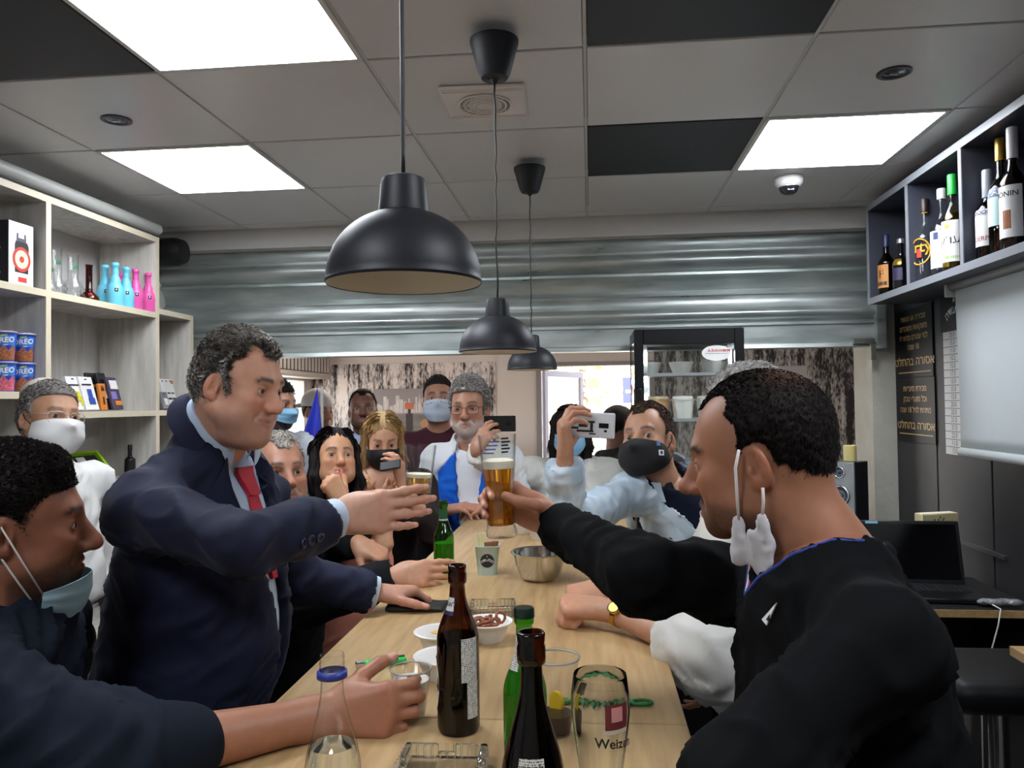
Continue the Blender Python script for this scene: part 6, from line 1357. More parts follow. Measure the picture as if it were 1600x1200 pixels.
# ------------------------------------------------------------------ bottles, glasses and other small things
BROWN = glass('brown bottle glass', (.21, .095, .028), .30); GREEN = glass('green bottle glass', (.22, .62, .10), .35); CLEAR = glass('clear glass', (.985, .99, .985), .28); PLAST = glass('clear plastic', (.95, .95, .94), .6, rough=.12)
DKLIQ = mat('dark beer', '#0e0704', .12); WHITE = mat('china white', '#e3e1dc', .4); PAPER = mat('label paper', '#d8d6cf', .6)
FINE = mat('label fine print', '#d8d6cf', .6)
def fineprint():
    m = FINE; n = m.node_tree.nodes; l = m.node_tree.links; b = n['Principled BSDF']; t = n.new('ShaderNodeTexCoord'); mp = n.new('ShaderNodeMapping'); mp.inputs['Scale'].default_value = (900, 900, 170); l.new(t.outputs['Object'], mp.inputs[0])
    x = n.new('ShaderNodeTexNoise'); x.inputs['Scale'].default_value = 1.; x.inputs['Detail'].default_value = 1; l.new(mp.outputs[0], x.inputs['Vector']); w = n.new('ShaderNodeTexWave'); w.wave_type = 'BANDS'; w.bands_direction = 'Z'; w.inputs['Scale'].default_value = 110.; l.new(t.outputs['Object'], w.inputs['Vector'])
    a = n.new('ShaderNodeMath'); a.operation = 'GREATER_THAN'; a.inputs[1].default_value = .5; l.new(x.outputs['Fac'], a.inputs[0]); c = n.new('ShaderNodeMath'); c.operation = 'GREATER_THAN'; c.inputs[1].default_value = .45; l.new(w.outputs['Fac'], c.inputs[0]); e = n.new('ShaderNodeMath'); e.operation = 'MULTIPLY'; l.new(a.outputs[0], e.inputs[0]); l.new(c.outputs[0], e.inputs[1])
    r = n.new('ShaderNodeMix'); r.data_type = 'RGBA'; r.inputs[6].default_value = (*srgb('#d3d1c9'), 1); r.inputs[7].default_value = (*srgb('#4a4a48'), 1); l.new(e.outputs[0], r.inputs[0]); l.new(r.outputs[2], b.inputs['Base Color'])
fineprint()
def prof_bottle(h, r, nr, z1, z2, lip=.0125, lipr=None):
    """h height, r body radius, nr neck radius, z1 shoulder start, z2 neck start"""
    lipr = lipr or nr*1.16; P = [(0, .004), (r*.6, .0015), (r*.92, .001), (r, .008)]
    P += [(r, z1*.5), (r, z1)]+[(nr+(r-nr)*(.5+.5*math.cos(math.pi*t)), z1+(z2-z1)*t) for t in np.linspace(.08, 1, 14)]
    P += [(nr*.94, h-lip*1.7), (lipr*.97, h-lip*1.6), (lipr*1.02, h-lip*1.3), (lipr*1.0, h-lip*.75), (lipr*.93, h-lip*.6), (lipr*.98, h-lip*.4), (lipr*.99, h-.002), (lipr*.9, h), (lipr*.70, h), (lipr*.66, h-.006)]
    return P
def prof_at(P):
    zs = np.array([p[1] for p in P[3:-3]]); rs = np.array([p[0] for p in P[3:-3]]); return lambda z: float(np.interp(z, zs, rs))
def bottle(name, lab, loc, P, gm, rot_=0, liq=None, cap=None, labels=(), cat='bottle', group=None, texts=(), seg=36, capn='cap'):
    t = thing(name, lab, cat, loc, rot_, group); sm(MB().lathe(P, seg).build('glass_body', gm, t), 60); f = prof_at(P); h = max(p[1] for p in P)
    if liq: sm(MB().lathe([(0, .006)]+[(f(z)-.0022, z) for z in np.linspace(.006, liq[0], 14)]+[(0, liq[0])], 28).build('liquid', liq[1], t), 50)
    if cap:
        ch, cr, cm = cap; sm(MB().lathe([(cr, h-ch), (cr*1.01, h-ch+.002), (cr, h-.002), (cr*.9, h+.0015), (0, h+.002)], 28).build(capn, cm, t), 40)
    for (z0, z1, a0, a1, m, nm) in labels: V, Fc = patch_cyl(0, z0, z1, math.radians(a0), math.radians(a1), 14, .0005, f); mesh_obj(nm, V, Fc, m, t)
    for (tx, sz, z, a, m, *r_) in texts:
        V, Fc = text_mesh(tx, sz, bold=.01); 
        if len(V): 
            zz = z+V[:, 1]; an = V[:, 0]/f(z)+math.radians(a); rr = np.array([f(q) for q in zz])+.0010; mesh_obj('lettering', np.c_[rr*np.sin(an), -rr*np.cos(an), zz], Fc, m, t, smooth=False)
    return t
def T(px, py, z=TZ): p = onz(px, py, z); return (p[0], p[1], z)
# --- bottles on the table
P = prof_bottle(.262, .0338, .0125, .142, .222, .018, .0148)
t = bottle('beer_bottle', 'tall open brown beer bottle standing in the middle of the near table', T(717, 1140), P, BROWN, 0, (.150, DKLIQ),
  labels=[(.085, .152, 18, 68, FINE, 'back_label'), (.028, .085, 34, 70, FINE, 'back_label'), (.192, .212, -62, -10, PAPER, 'neck_label'), (.186, .192, -62, -10, mat('label navy', '#232a55', .5), 'neck_band')],
  texts=[('Weissbier', .011, .074, -64, INK), (heb('לאגר'), .010, .202, -36, INK)])
f = prof_at(P); n = 24
for k, (sc, m_) in enumerate(((1., INK), (.93, mat('label cream', '#cfc6a8', .6)), (.55, INK))):
    V = [(0, 0, 0)]; pts = []
    for i in range(n):
        a = 2*math.pi*i/n; z = .076+.045*sc*math.sin(a) if k < 2 else .076+.012*math.sin(a); an = math.radians(-84)+.62*sc*math.cos(a); r_ = f(z)+.0006+.0003*k; pts.append((r_*math.sin(an), -r_*math.cos(an), z))
    c0 = math.radians(-84); V = [((f(.076)+.0007+.0003*k)*math.sin(c0), -(f(.076)+.0007+.0003*k)*math.cos(c0), .076)]+pts
    if k < 2: mesh_obj('front_label', V, [(0, i+1, (i+1) % n+1) for i in range(n)], m_, t)
P2 = prof_bottle(.258, .0370, .0130, .085, .205, .022, .0165)
bp = at(834, 1322, .885); bp[2] = TZ
bottle('beer_bottle', 'dark brown swollen-shouldered beer bottle nearest the viewer at the table edge', bp, P2, BROWN, 0, (.165, DKLIQ), labels=[(.05, .127, -24, 28, FINE, 'back_label')], texts=[(heb('לבירה'), .010, .117, 4, INK), ('U', .018, .082, -16, INK)])
P3 = prof_bottle(.232, .0305, .0122, .115, .185, .013, .0138); GB = mat('cap dark green', '#16281f', .3)
bottle('beer_bottle', 'capped green beer bottle standing behind the nearest brown bottle', T(822, 1212), P3, GREEN, 0, (.15, mat('lager in green glass', '#7d9a18', .3)), cap=(.012, .0148, GB), labels=[(.150, .196, -72, -22, FINE, 'neck_label')], texts=[])
bottle('beer_bottle', 'open green beer bottle standing by the older man\'s hand', T(694, 903), P3, GREEN, 0, (.105, mat('lager in green glass')), labels=[(.178, .206, -70, 70, mat('label dark green', '#17542a', .45), 'neck_label'), (.172, .177, -85, 85, mat('label silver', '#c9ccc9', .3, metal=.5), 'neck_band')])
PW = [(0, .004), (.028, .001), (.032, .008), (.032, .085), (.0318, .10)]+[(.0125+.0193*(.5+.5*math.cos(math.pi*t_)), .10+.105*t_) for t_ in np.linspace(.06, 1, 14)]+[(.0132, .209), (.0152, .2095), (.0155, .215), (.0135, .217), (.0142, .220), (.0135, .223), (.0142, .226), (.0135, .229), (.0142, .232), (.0134, .236), (.0118, .236)]
bp = at(521, 1345, .86); bp[2] = TZ
t = bottle('water_bottle', 'clear glass water bottle with a blue neck ring at the front table edge', bp, PW, CLEAR, 0); MB().lathe([(.0140, .2095), (.0172, .210), (.0172, .217), (.0140, .218)], 28).build('neck_ring', mat('blue plastic ring', '#24348c', .4), t, smooth=True); sm(MB().lathe([(0, .006), (.029, .007), (.0305, .012), (.0305, .098), (.0262, .130), (.0250, .134), (0, .1335)], 32).build('water', mat('water', '#f4fafa', .0, trans=1.), t), 40)
# --- drinking glasses
AGW = mat('blown glass', '#fafcfb', .0, trans=1.)
GW = [(0, .004), (.024, .003), (.027, 0), (.0275, .006), (.0225, .016), (.0205, .05), (.0235, .09), (.0305, .135), (.0338, .165), (.0335, .185), (.0310, .205), (.0302, .207), (.0296, .204), (.0318, .185), (.0322, .165), (.029, .135), (.022, .09), (.0190, .05), (.0195, .022), (0, .018)]
bp = at(941, 1290, .90); bp[2] = TZ; gx = thing('wheat_beer_glass', 'empty curved wheat beer glass with a red printed crest at the near right', 'glass', bp); sm(MB().lathe(GW, 64).build('glass_body', AGW, gx), 60)
fw = prof_at(GW[:11]+[(0, 0)]*3); RED = mat('crest dark red', '#6e2a2c', .5)
def wall_patch(par, nm, m_, z0, z1, a0, a1, off=.0006, f_=None): V, Fc = patch_cyl(0, z0, z1, math.radians(a0), math.radians(a1), 10, off, f_ or (lambda z: float(np.interp(z, [p[1] for p in GW[4:11]], [p[0] for p in GW[4:11]])))); return mesh_obj(nm, V, Fc, m_, par)
wall_patch(gx, 'crest', RED, .154, .183, 8, 58); wall_patch(gx, 'crest_face', mat('crest pink', '#c98a86', .5), .164, .180, 20, 44, .0010); wall_patch(gx, 'crest_scroll', mat('crest cream', '#cfc6b4', .5), .150, .155, 4, 58, .0010)
V, Fc = text_mesh('Weizen', .015, bold=.02); an = V[:, 0]/.032+math.radians(30); mesh_obj('lettering', np.c_[.0335*np.sin(an), -.0335*np.cos(an), .139+V[:, 1]-.10*V[:, 0]], Fc, INK, gx, smooth=False)
# beer glass held by the man on the right
BEER = mat('amber lager', '#f0a41c', .08, trans=.75); FOAM = mat('beer foam', '#e9e1cc', .8, bump=(300, .5))
gp = at(784, 839, 1.432); t = thing('beer_glass', 'tall glass of amber beer held up by the man in the black sweater', 'glass', gp, 0)
GB_ = [(0, .002), (.0255, 0), (.0285, .003), (.0285, .012), (.0265, .017), (.0255, .05), (.0275, .09), (.0325, .145), (.0355, .186), (.0357, .191), (.0345, .191), (.0340, .186), (.0305, .145), (.0255, .09), (.0235, .05), (.0240, .024), (0, .022)]
sm(MB().lathe(GB_, 44).build('glass_body', CLEAR, t), 60); fi = lambda z: float(np.interp(z, [.022, .024, .05, .09, .145, .19], [.0236, .0236, .0232, .0252, .0302, .0336]))
sm(MB().lathe([(0, .0225)]+[(fi(z), z) for z in np.linspace(.0235, .128, 14)]+[(0, .128)], 36).build('beer', BEER, t), 50); sm(MB().lathe([(0, .1282)]+[(fi(z)+.0001, z) for z in (.1283, .135, .142)]+[(.02, .146), (0, .145)], 36).build('foam', FOAM, t), 60)
t.rotation_euler = (0, math.radians(-2), 0)
PB = mat('glass print blue', '#4a5aa0', .5)
for k in range(5): V, Fc = patch_cyl(0, .158+.0062*k, .1612+.0062*k, math.radians(18), math.radians(40+(k*7) % 13), 8, .0007, lambda z: .0335+.002*(z-.15)/.04); mesh_obj('print', V, Fc, INK, t)
for k in range(4): V, Fc = patch_cyl(0, .157+.007*k, .1595+.007*k, math.radians(-45+9*k), math.radians(-5+6*k), 8, .0007, lambda z: .0335+.002*(z-.15)/.04); mesh_obj('print', V, Fc, PB, t)
# tumbler held by the suited man
gp = at(653, 779, 1.515); t = thing('tumbler', 'clear straight tumbler with a little beer held by the man in the suit', 'glass', gp)
GT = [(0, .001), (.0235, 0), (.0245, .004), (.0275, .05), (.0325, .104), (.0327, .107), (.0318, .107), (.0262, .05), (.0230, .012), (0, .010)]; sm(MB().lathe(GT, 40).build('glass_body', CLEAR, t), 60); sm(MB().lathe([(0, .0105), (.0228, .0125), (.0255, .043), (0, .043)], 32).build('beer', mat('pale lager', '#cda24a', .1, trans=.6), t), 40); sm(MB().lathe([(0, .0432), (.0255, .0432), (.0262, .050), (0, .051)], 32).build('foam', FOAM, t), 40)
t.rotation_euler = (0, math.radians(3), 0)
# plastic cups
PC = [(0, .003), (.0225, .001), (.024, .004), (.0365, .116), (.039, .1165), (.0395, .119), (.039, .121), (.036, .121)]
t = thing('plastic_cup', 'clear plastic cup with a lemon slice and dark drink behind the bottles', 'cup', T(869, 1146)); sm(MB().lathe(PC, 40).build('cup_wall', PLAST, t), 60); MB().tube([(.0375*math.cos(a), .0375*math.sin(a), .119) for a in np.radians(np.arange(0, 360, 10))], .0017, 6, closed=True).build('rim', mat('rim plastic', '#d5d5d2', .3, trans=.4), t, smooth=True); sm(MB().lathe([(0, .005), (.0232, .005), (.0262, .033), (0, .034)], 30).build('drink', mat('cola', '#1d0f0c', .2), t), 40)
t = thing('lemon_slice', 'yellow lemon slice standing in the clear plastic cup', 'lemon', T(874, 1140)); t.location.z = TZ+.030; mb = MB(); mb.lathe([(0, -.003), (.018, -.003), (.019, 0), (.018, .003), (0, .003)], 28); mb.V = [(x*.55+z*.8-.0-.004, z*.6-x*.2, y+.012) for x, y, z in mb.V]; sm(mb.build('slice', mat('lemon yellow', '#e2bf1c', .4), t)); 
hp = np.array([-.303, 1.264, TZ]); t = thing('small_plastic_cup', 'small clear cup of white foam in the hand of the man at front left', 'cup', hp)
t.location.z = TZ+.004
sm(MB().lathe([(0, .002), (.022, 0), (.0235, .003), (.0335, .075), (.0355, .076), (.0355, .079), (.0325, .079)], 36).build('cup_wall', PLAST, t), 60); sm(MB().lathe([(0, .004), (.0225, .004), (.0300, .060), (0, .061)], 30).build('foam_drink', mat('milky foam', '#dcdad4', .6), t), 40); MB().tube([(.034*math.cos(a), .034*math.sin(a), .0775) for a in np.radians(np.arange(0, 360, 10))], .0016, 6, closed=True).build('rim', mat('rim plastic'), t, smooth=True)
# ashtrays
AG = mat('cut glass', '#f6fafa', .02, trans=1.)
def ashtray(lab, loc, rz, sz=.060):
    t = thing('ashtray', lab, 'ashtray', loc, rz, 'square glass ashtrays'); h = .028; b = MB().box((-sz, -sz, 0), (sz, sz, .008), .002); b.build('base', glass('ashtray base glass', (.96, .97, .97), .7), t); w = .010
    for k in range(4):
        a = k*math.pi/2; R_ = Matrix.Rotation(a, 4, 'Z'); q = MB().box((-sz, -sz, .008), (-.012, -sz+w, h), .002).box((.012, -sz, .008), (sz, -sz+w, h), .002).box((-.012, -sz, .008), (.012, -sz+w, h*.6), .002); q.V = [tuple(R_ @ Vector(v)) for v in q.V]; q.build('wall', AG, t)
        for i in range(9):
            x = -sz*.72+i*sz*.18; q = MB().box((x-.002, -sz-.0025, .004), (x+.002, -sz, h-.002), .001); q.V = [tuple(R_ @ Vector(v)) for v in q.V]; q.build('rib', AG, t)
    return t
a = ashtray('ribbed square glass ashtray at the front edge of the table', T(688, 1222), .03); ashtray('ribbed square glass ashtray behind the pretzel bowl', T(770, 962), .12, .055)
# bowls
def bowl(lab, loc, r=.058, h=.042):
    t = thing('snack_bowl', lab, 'bowl', loc, 0, 'white snack bowls'); fl = lambda a, z: 1+.02*math.cos(12*a)*(1 if z < .035 else 0)
    sm(MB().lathe([(0, .001), (r*.58, 0), (r*.62, .004), (r*.84, h*.8), (r*.86, h*.92), (r, h*.93), (r*1.01, h), (r*.97, h+.001), (r*.82, h*.96), (r*.56, .007), (0, .006)], 48, flute=fl).build('bowl', WHITE, t), 60); return t
b1 = bowl('white bowl of brown pretzels near the middle of the table', T(762, 1000), .055); b2 = bowl('farther white snack bowl left of the tall brown bottle', T(690, 1017)); b3 = bowl('nearer white snack bowl left of the tall brown bottle', T(694, 1058)); b4 = bowl('farther small white snack bowl by the base of the raised beer glass', T(820, 833)); b5 = bowl('nearer small white snack bowl by the base of the raised beer glass', T(846, 842))
rr = random.Random(9); PZ = mat('pretzel brown', '#8a4a26', .45, var=(200, .3))
def pretzel(lab, loc, rot_, grp):
    pts = [(.011*math.cos(a)+.004*math.cos(2*a), .009*math.sin(a)+.004*math.sin(2*a), .0015*math.sin(3*a)) for a in np.linspace(0, 2*math.pi, 18, endpoint=False)]; o = MB().tube(pts, .0032, 7, closed=True).build('pretzel', PZ, None, smooth=True); o.location = loc; o.rotation_euler = rot_; return tag(o, lab, 'pretzel', grp)
for k in range(13):
    a = rr.uniform(0, 6.28); q = rr.uniform(0, .026); pretzel('small brown pretzel lying in the pretzel bowl', (b1.location.x+q*math.cos(a), b1.location.y+q*math.sin(a), TZ+.031+.006*(k % 3)), (rr.uniform(-.5, .5), rr.uniform(-.5, .5), a), 'pretzels in the middle bowl')
pretzel('pretzel standing upright at the right of the pretzel bowl', (b1.location.x+.026, b1.location.y, TZ+.05), (1.3, .3, .6), 'pretzels in the middle bowl')
for k in range(5):
    a = k*1.26; o = MB().box((-.012, -.008, -.002), (.012, .008, .002), .0015).build('crisp', mat('crisp yellow', '#d9b765', .6), None); o.location = (b2.location.x+.018*math.cos(a)+.008, b2.location.y+.018*math.sin(a), TZ+.030+.003*k); o.rotation_euler = (rr.uniform(-.4, .4), rr.uniform(-.4, .4), a); tag(o, 'yellow crisp lying in the farther white snack bowl', 'crisp', 'crisps in the bowl')
for k in range(4):
    a = k*1.57+.4; o = MB().box((-.013, -.007, -.004), (.013, .007, .004), .002).build('wafer', mat('wafer pink', '#c98a7c', .7), None); o.location = (b3.location.x+.014*math.cos(a)+.012, b3.location.y+.014*math.sin(a), TZ+.030+.004*k); o.rotation_euler = (rr.uniform(-.3, .3), rr.uniform(-.3, .3), a); tag(o, 'pinkish wafer lying in the nearer white snack bowl', 'wafer', 'wafers in the bowl')
STEEL = mat('polished steel', '#c9c6c0', .14, metal=1.)
o = sm(MB().lathe([(0, .002), (.042, 0), (.055, .012), (.070, .045), (.077, .078), (.0835, .080), (.085, .083), (.083, .0845), (.075, .082), (.068, .045), (.052, .014), (0, .005)], 64).build('steel_bowl', STEEL, None), 60); o.location = T(843, 906); tag(o, 'polished stainless steel mixing bowl on the table', 'bowl')
# paper cup of stirrers and sugar
cp = T(762, 896); t = thing('paper_cup', 'pale green paper cup with a black round logo holding stirrers and sugar', 'cup', cp, math.radians(6)); fc = lambda z: .0295+.0085*z/.088
sm(MB().lathe([(0, .003), (.029, .003), (.0295, 0), (.038, .086), (.0395, .087), (.039, .089), (.037, .088), (.0285, .006), (0, .006)], 48, flute=lambda a, z: .985/(abs(math.cos(a))**5+abs(math.sin(a))**5)**.2 if z > -1 else 1).build('cup_wall', mat('cup pale green', '#b4c6bb', .6), t), 60)
V = []; Fc = []; 
for k, rr_ in enumerate((0, .021)):
    for i in range(28):
        a = 2*math.pi*i/28; z = .045+rr_*math.sin(a); V.append((rr_*math.cos(a), -(fc(z)*.985+.0008), z))
mesh_obj('logo_disc', V, [(i, 28+i, 28+(i+1) % 28) for i in range(28)], INK, t, smooth=False)
def onc(V, off=.0013, z0=.045): return np.c_[V[:, 0], np.array([-(fc(z0+y)*.985+off) for y in V[:, 1]]), z0+V[:, 1]]
def arcd(V, R): a = V[:, 0]/R; return np.c_[(R+V[:, 1])*np.sin(a), (R+V[:, 1])*np.cos(a)-R, V[:, 2]]
lettering([(heb('מסעודה'), .0125, 0, 0, .02)], LW, t, lambda V: onc(arcd(V, .024)+np.array([0, .003, 0]))); lettering([('★', .006, 0, .013)], LW, t, onc)
r3 = random.Random(3)
for k in range(9):
    a = -2.2+k*.25; x, y = -.018+.010*math.cos(k*2.4), .010*math.sin(k*2.4); o = MB().box((-.0025, -.0008, 0), (.0025, .0008, .115), .0004).build('stirrer', mat('stirrer pale wood', '#e3d9a8', .6), None); o.location = (cp[0]+x, cp[1]+y, TZ+.010); o.rotation_euler = (r3.uniform(-.06, .06), -.18+.05*k*.6, r3.uniform(0, 3)); tag(o, 'thin pale stirrer standing in the paper cup', 'stirrer', 'stirrers in the paper cup')
for k in range(5):
    o = MB().box((-.011, -.002, 0), (.011, .002, .062), .001).build('sugar_sachet', mat(['sachet brown', 'sachet white'][k > 2], ['#8a5a3c', '#d9d6d0'][k > 2], .6), None); o.location = (cp[0]+(.004+.006*k if k < 3 else -.008-.006*(k-3)), cp[1]-.012+.008*(k % 3), TZ+(.037 if k < 3 else .030)); o.rotation_euler = (.1, .05*k, .3*k); tag(o, ['brown paper sugar sachet standing in the paper cup', 'white paper sugar sachet standing in the paper cup'][k > 2], 'sachet', ['brown sachets in the paper cup', 'white sachets in the paper cup'][k > 2])
# black pouch, lighters, green opener
S = Sdf(); p0 = np.array(T(655, 950)); S.box(p0+np.array([-.005, .0, .006]), (.075, .045, .006), rad=.005, k=.004); V, Q = S.mesh(.004); V = V+vnormals(V, Q)*((vnoise(V*40)-.5)*.006)[:, None]; V[:, 2] = np.maximum(V[:, 2], TZ+.0005); o = mesh_obj('pouch', V-p0, Q, mat('black nylon', '#101114', .6), None, loc=p0); tag(o, 'flat black cloth pouch under the hand of the man in the suit', 'pouch')
def lighter(name, lab, px, py, rz, body, L=.078, r=.0075):
    p = T(px, py); t = thing(name, lab, 'lighter', p, rz); S = Sdf(); S.box((0, 0, r), (L/2, r*1.25, r), rad=r*.9, k=.002); V, Q = S.mesh(.002); mesh_obj('body', V, Q, body, t); MB().box((-L/2-.016, -r, .002), (-L/2+.002, r, r*1.8), .002).build('head', mat('chrome'), t); MB().box((L/2-.02, -r*.5, r*1.9), (L/2-.004, r*.5, r*2.2)).build('button', INK, t); return t
lighter('gas_lighter', 'bright green gas lighter on the table beyond the small plastic cup', 602, 1040, .42, mat('lighter green', '#28c850', .3), .085)
t = lighter('metal_lighter', 'small dark metal lighter beside the hand of the man at front left', 655, 1066, .35, mat('gunmetal', '#3b3c3e', .3, metal=.7), .03)
GR = mat('green plastic', '#1d7a3c', .4); p = T(950, 1100); t = thing('opener', 'green plastic leaf-shaped strap with a ring end lying on the table', 'opener', p, .02)
for k in range(4):
    x = -.052+k*.027; MB().prism([(x-.013, .004), (x-.004, .026), (x, .012), (x+.006, .028), (x+.011, .006), (x+.006, -.020), (x, -.006), (x-.006, -.024)], .001, .006).build('leaf', GR, t)
MB().box((-.085, -.010, .001), (-.068, .008, .007), .001).build('end_tab', GR, t); MB().box((-.07, -.003, .001), (.045, .003, .005)).build('strap', GR, t); MB().tube([(.058+.017*math.cos(a), .010*math.sin(a), .004) for a in np.radians(np.arange(0, 360, 15))], .003, 8, closed=True).build('ring', GR, t, smooth=True)
# plaited bun under the track-jacket man's hand
S = Sdf(); p0 = np.array(T(740, 806)); 
for k in range(8): a = k*.785; S.ell(p0+np.array([.022*math.cos(a), .018*math.sin(a), .030]), (.026, .015, .030), R=rot(math.degrees(a)+55, 12), k=.006)
S.ell(p0+np.array([0, 0, .032]), (.036, .034, .030), k=.006); V, Q = S.mesh(.004); V[:, 2] = np.maximum(V[:, 2], TZ+.0005); o = mesh_obj('napkin_ball', V-p0, Q, mat('crumpled napkin', '#d6cdbb', .8), None, loc=p0); tag(o, 'ball of folded cream napkin at the far end of the table', 'napkin')
# phones
def phone(lab, c, xd, nd, w, h, body, camera=True, art=None):
    """xd: long axis, nd: direction the back faces"""
    x = unit(xd); n = unit(np.asarray(nd, float)-x*np.dot(nd, x)); y = np.cross(n, x); t = thing('phone', lab, 'phone', c); S = MB().box((-w/2, -h/2, -.004), (w/2, h/2, .004), .0035); Mx = np.stack([x, y, n], 1)
    def put(mb, nm, m_, sm_=True): mb.V = [tuple(Mx@np.array(v)) for v in mb.V]; o = mb.build(nm, m_, t); return sm(o, 30) if sm_ else o
    put(S, 'body', body); put(MB().box((-w/2+.004, -h/2+.003, -.0046), (w/2-.004, h/2-.003, -.0038)), 'screen', mat('phone screen', '#0c1016', .1), False)
    if camera: put(MB().box((w/2-.045, -.007, .004), (w/2-.018, .007, .0052), .003), 'camera_bump', mat('camera black', '#0b0b0d', .15)); put(MB().box((w/2-.030, -.018, .004), (w/2-.022, -.012, .0046), .002), 'flash', mat('camera black'))
    if art: art(put)
    return t
def art(put):
    for k, (x0, x1, y0, y1) in enumerate(((-.035, .015, .006, .012), (-.035, .012, -.02, -.014), (.002, .010, -.02, .012), (-.03, -.005, -.006, .002), (.0, .018, -.026, -.022), (-.05, -.03, -.012, -.006))): put(MB().box((x0, y0, .0040), (x1, y1, .0044)), 'case_print', INK, False)
phone('white phone with a black printed case held up by the man in denim', at(921, 664, 2.16), (1, 0, -.06), (-.05, -1, -.05), .142, .072, mat('phone white', '#d3d6da', .25), True, art)
phone('black phone held up by dark-nailed fingers above the raised beer glass', at(781, 662, 3.47), (1, 0, .0), (0, -1, 0), .145, .072, mat('phone black', '#0e0f11', .45, spec=.3)); phone('black phone held low by the blonde woman', at(610, 727, 2.86), (.95, .1, .15), (.1, -.6, .8), .08, .05, mat('phone black'), False); phone('black phone held by red-nailed fingers below the raised hand', at(567, 826, 2.52), (.25, .0, 1), (.3, -1, .1), .13, .065, mat('phone black'), False)
# --- things on the left shelves
def sh(px, X): return onx(px, 480, X)[1]
GG = mat('leaf print green', '#2f7a58', .5)
for k, (px, X, lab) in enumerate(((88, -2.19, 'tall clear glass water pipe, taller of the two with green leaf prints'), (114, -2.13, 'shorter clear glass water pipe with a green leaf print beside the amber one'), (76, -2.24, 'clear glass water pipe half hidden behind the shelf post'))):
    h = (.212, .185, .175)[k]; pr = [(0, .002), (.045, 0), (.048, .004), (.036, .03), (.040, .045), (.030, .065), (.020, .085), (.0205, h-.01), (.0225, h-.004), (.022, h), (.019, h-.003), (.0185, .09), (.02, .075), (.03, .05), (.028, .012), (0, .008)]
    t = thing('water_pipe', lab, 'water pipe', (X, sh(px, X), 1.9925), 0, 'clear glass water pipes'); sm(MB().lathe(pr, 32, flute=lambda a, z: 1+(.07*math.cos(9*a+z*60) if z < .07 else 0)).build('glass_body', CLEAR, t), 60); MB().tube([(.03, -.01, .03), (.055, -.02, .07)], .006, 8).build('stem', CLEAR, t)
    for i in range(5): an = math.radians(55+(i-2)*9); q = .0215; MB().add([(q*math.sin(an), -q*math.cos(an), h*.66), (q*math.sin(an+.25), -q*math.cos(an+.25), h*.66+.004), (q*math.sin(an+.1*(i-2)), -q*math.cos(an+.1*(i-2)), h*.66+.034-.004*abs(i-2))], [(0, 1, 2)]).build('leaf_print', GG, t)
X = -2.13; t = thing('water_pipe', 'small amber brown glass water pipe beside the blue bottles', 'water pipe', (X, sh(139, X), 1.9925)); AMB = glass('amber glass', (.45, .20, .06), .5); sm(MB().lathe([(0, .002), (.036, 0), (.041, .008), (.038, .024), (.022, .042), (.014, .050), (.017, .055), (.0135, .06), (.0135, .155), (.0155, .158), (.015, .162), (.012, .16), (.0115, .06), (.018, .04), (.03, .02), (0, .006)], 32).build('glass_body', AMB, t), 60); sm(MB().lathe([(0, .004), (.037, .006), (.035, .024), (.02, .036), (0, .037)], 24).build('base_fill', mat('amber water', '#8a6a3a', .2), t), 50); MB().box((.018, -.035, .025), (.034, -.022, .037), .003).build('red_cap', mat('red plastic', '#b8332c', .4), t)
def swirl(col, px, X, lab, grp, s=1.):
    t = thing('decorated_bottle', lab, 'bottle', (X, sh(px, X), 1.9925), math.radians(40), grp); m_ = mat('bottle '+col, col, .35); sm(MB().lathe([(a*s, b*s) for a, b in [(0, .002), (.032, 0), (.034, .004), (.033, .045), (.0345, .05), (.0345, .065), (.031, .085), (.024, .098), (.0225, .102), (.023, .112), (.019, .124), (.014, .134), (.0135, .142), (.015, .146), (.014, .152), (.0135, .170), (.0165, .172), (.0165, .187), (.013, .190), (0, .190)]], 32).build('bottle_body', m_, t), 60)
    V, Fc = patch_cyl(0, .060*s, .076*s, -.18, .22, 6, .001, lambda z: .0345*s); mesh_obj('eye_print', V, Fc, INK, t); V, Fc = patch_cyl(0, .066*s, .072*s, -.06, .08, 4, .0016, lambda z: .0345*s); mesh_obj('eye_glint', V, Fc, LW, t)
BL, PK = '#6cc3dc', '#d3559a'
swirl(BL, 164, -2.16, 'leftmost glossy light blue bottle on the left shelf', 'glossy blue bottles'); swirl(BL, 180, -2.10, 'front middle light blue bottle, largest looking of the three', 'glossy blue bottles', 1.03); swirl(BL, 197, -2.10, 'rightmost light blue bottle beside the pink bottles', 'glossy blue bottles')
swirl(PK, 188, -2.22, 'pink bottle half hidden behind the blue bottles', 'glossy pink bottles'); swirl(PK, 212, -2.088, 'pink bottle next to the blue bottles', 'glossy pink bottles'); swirl(PK, 232, -2.088, 'rightmost pink bottle by the shelf end panel', 'glossy pink bottles')
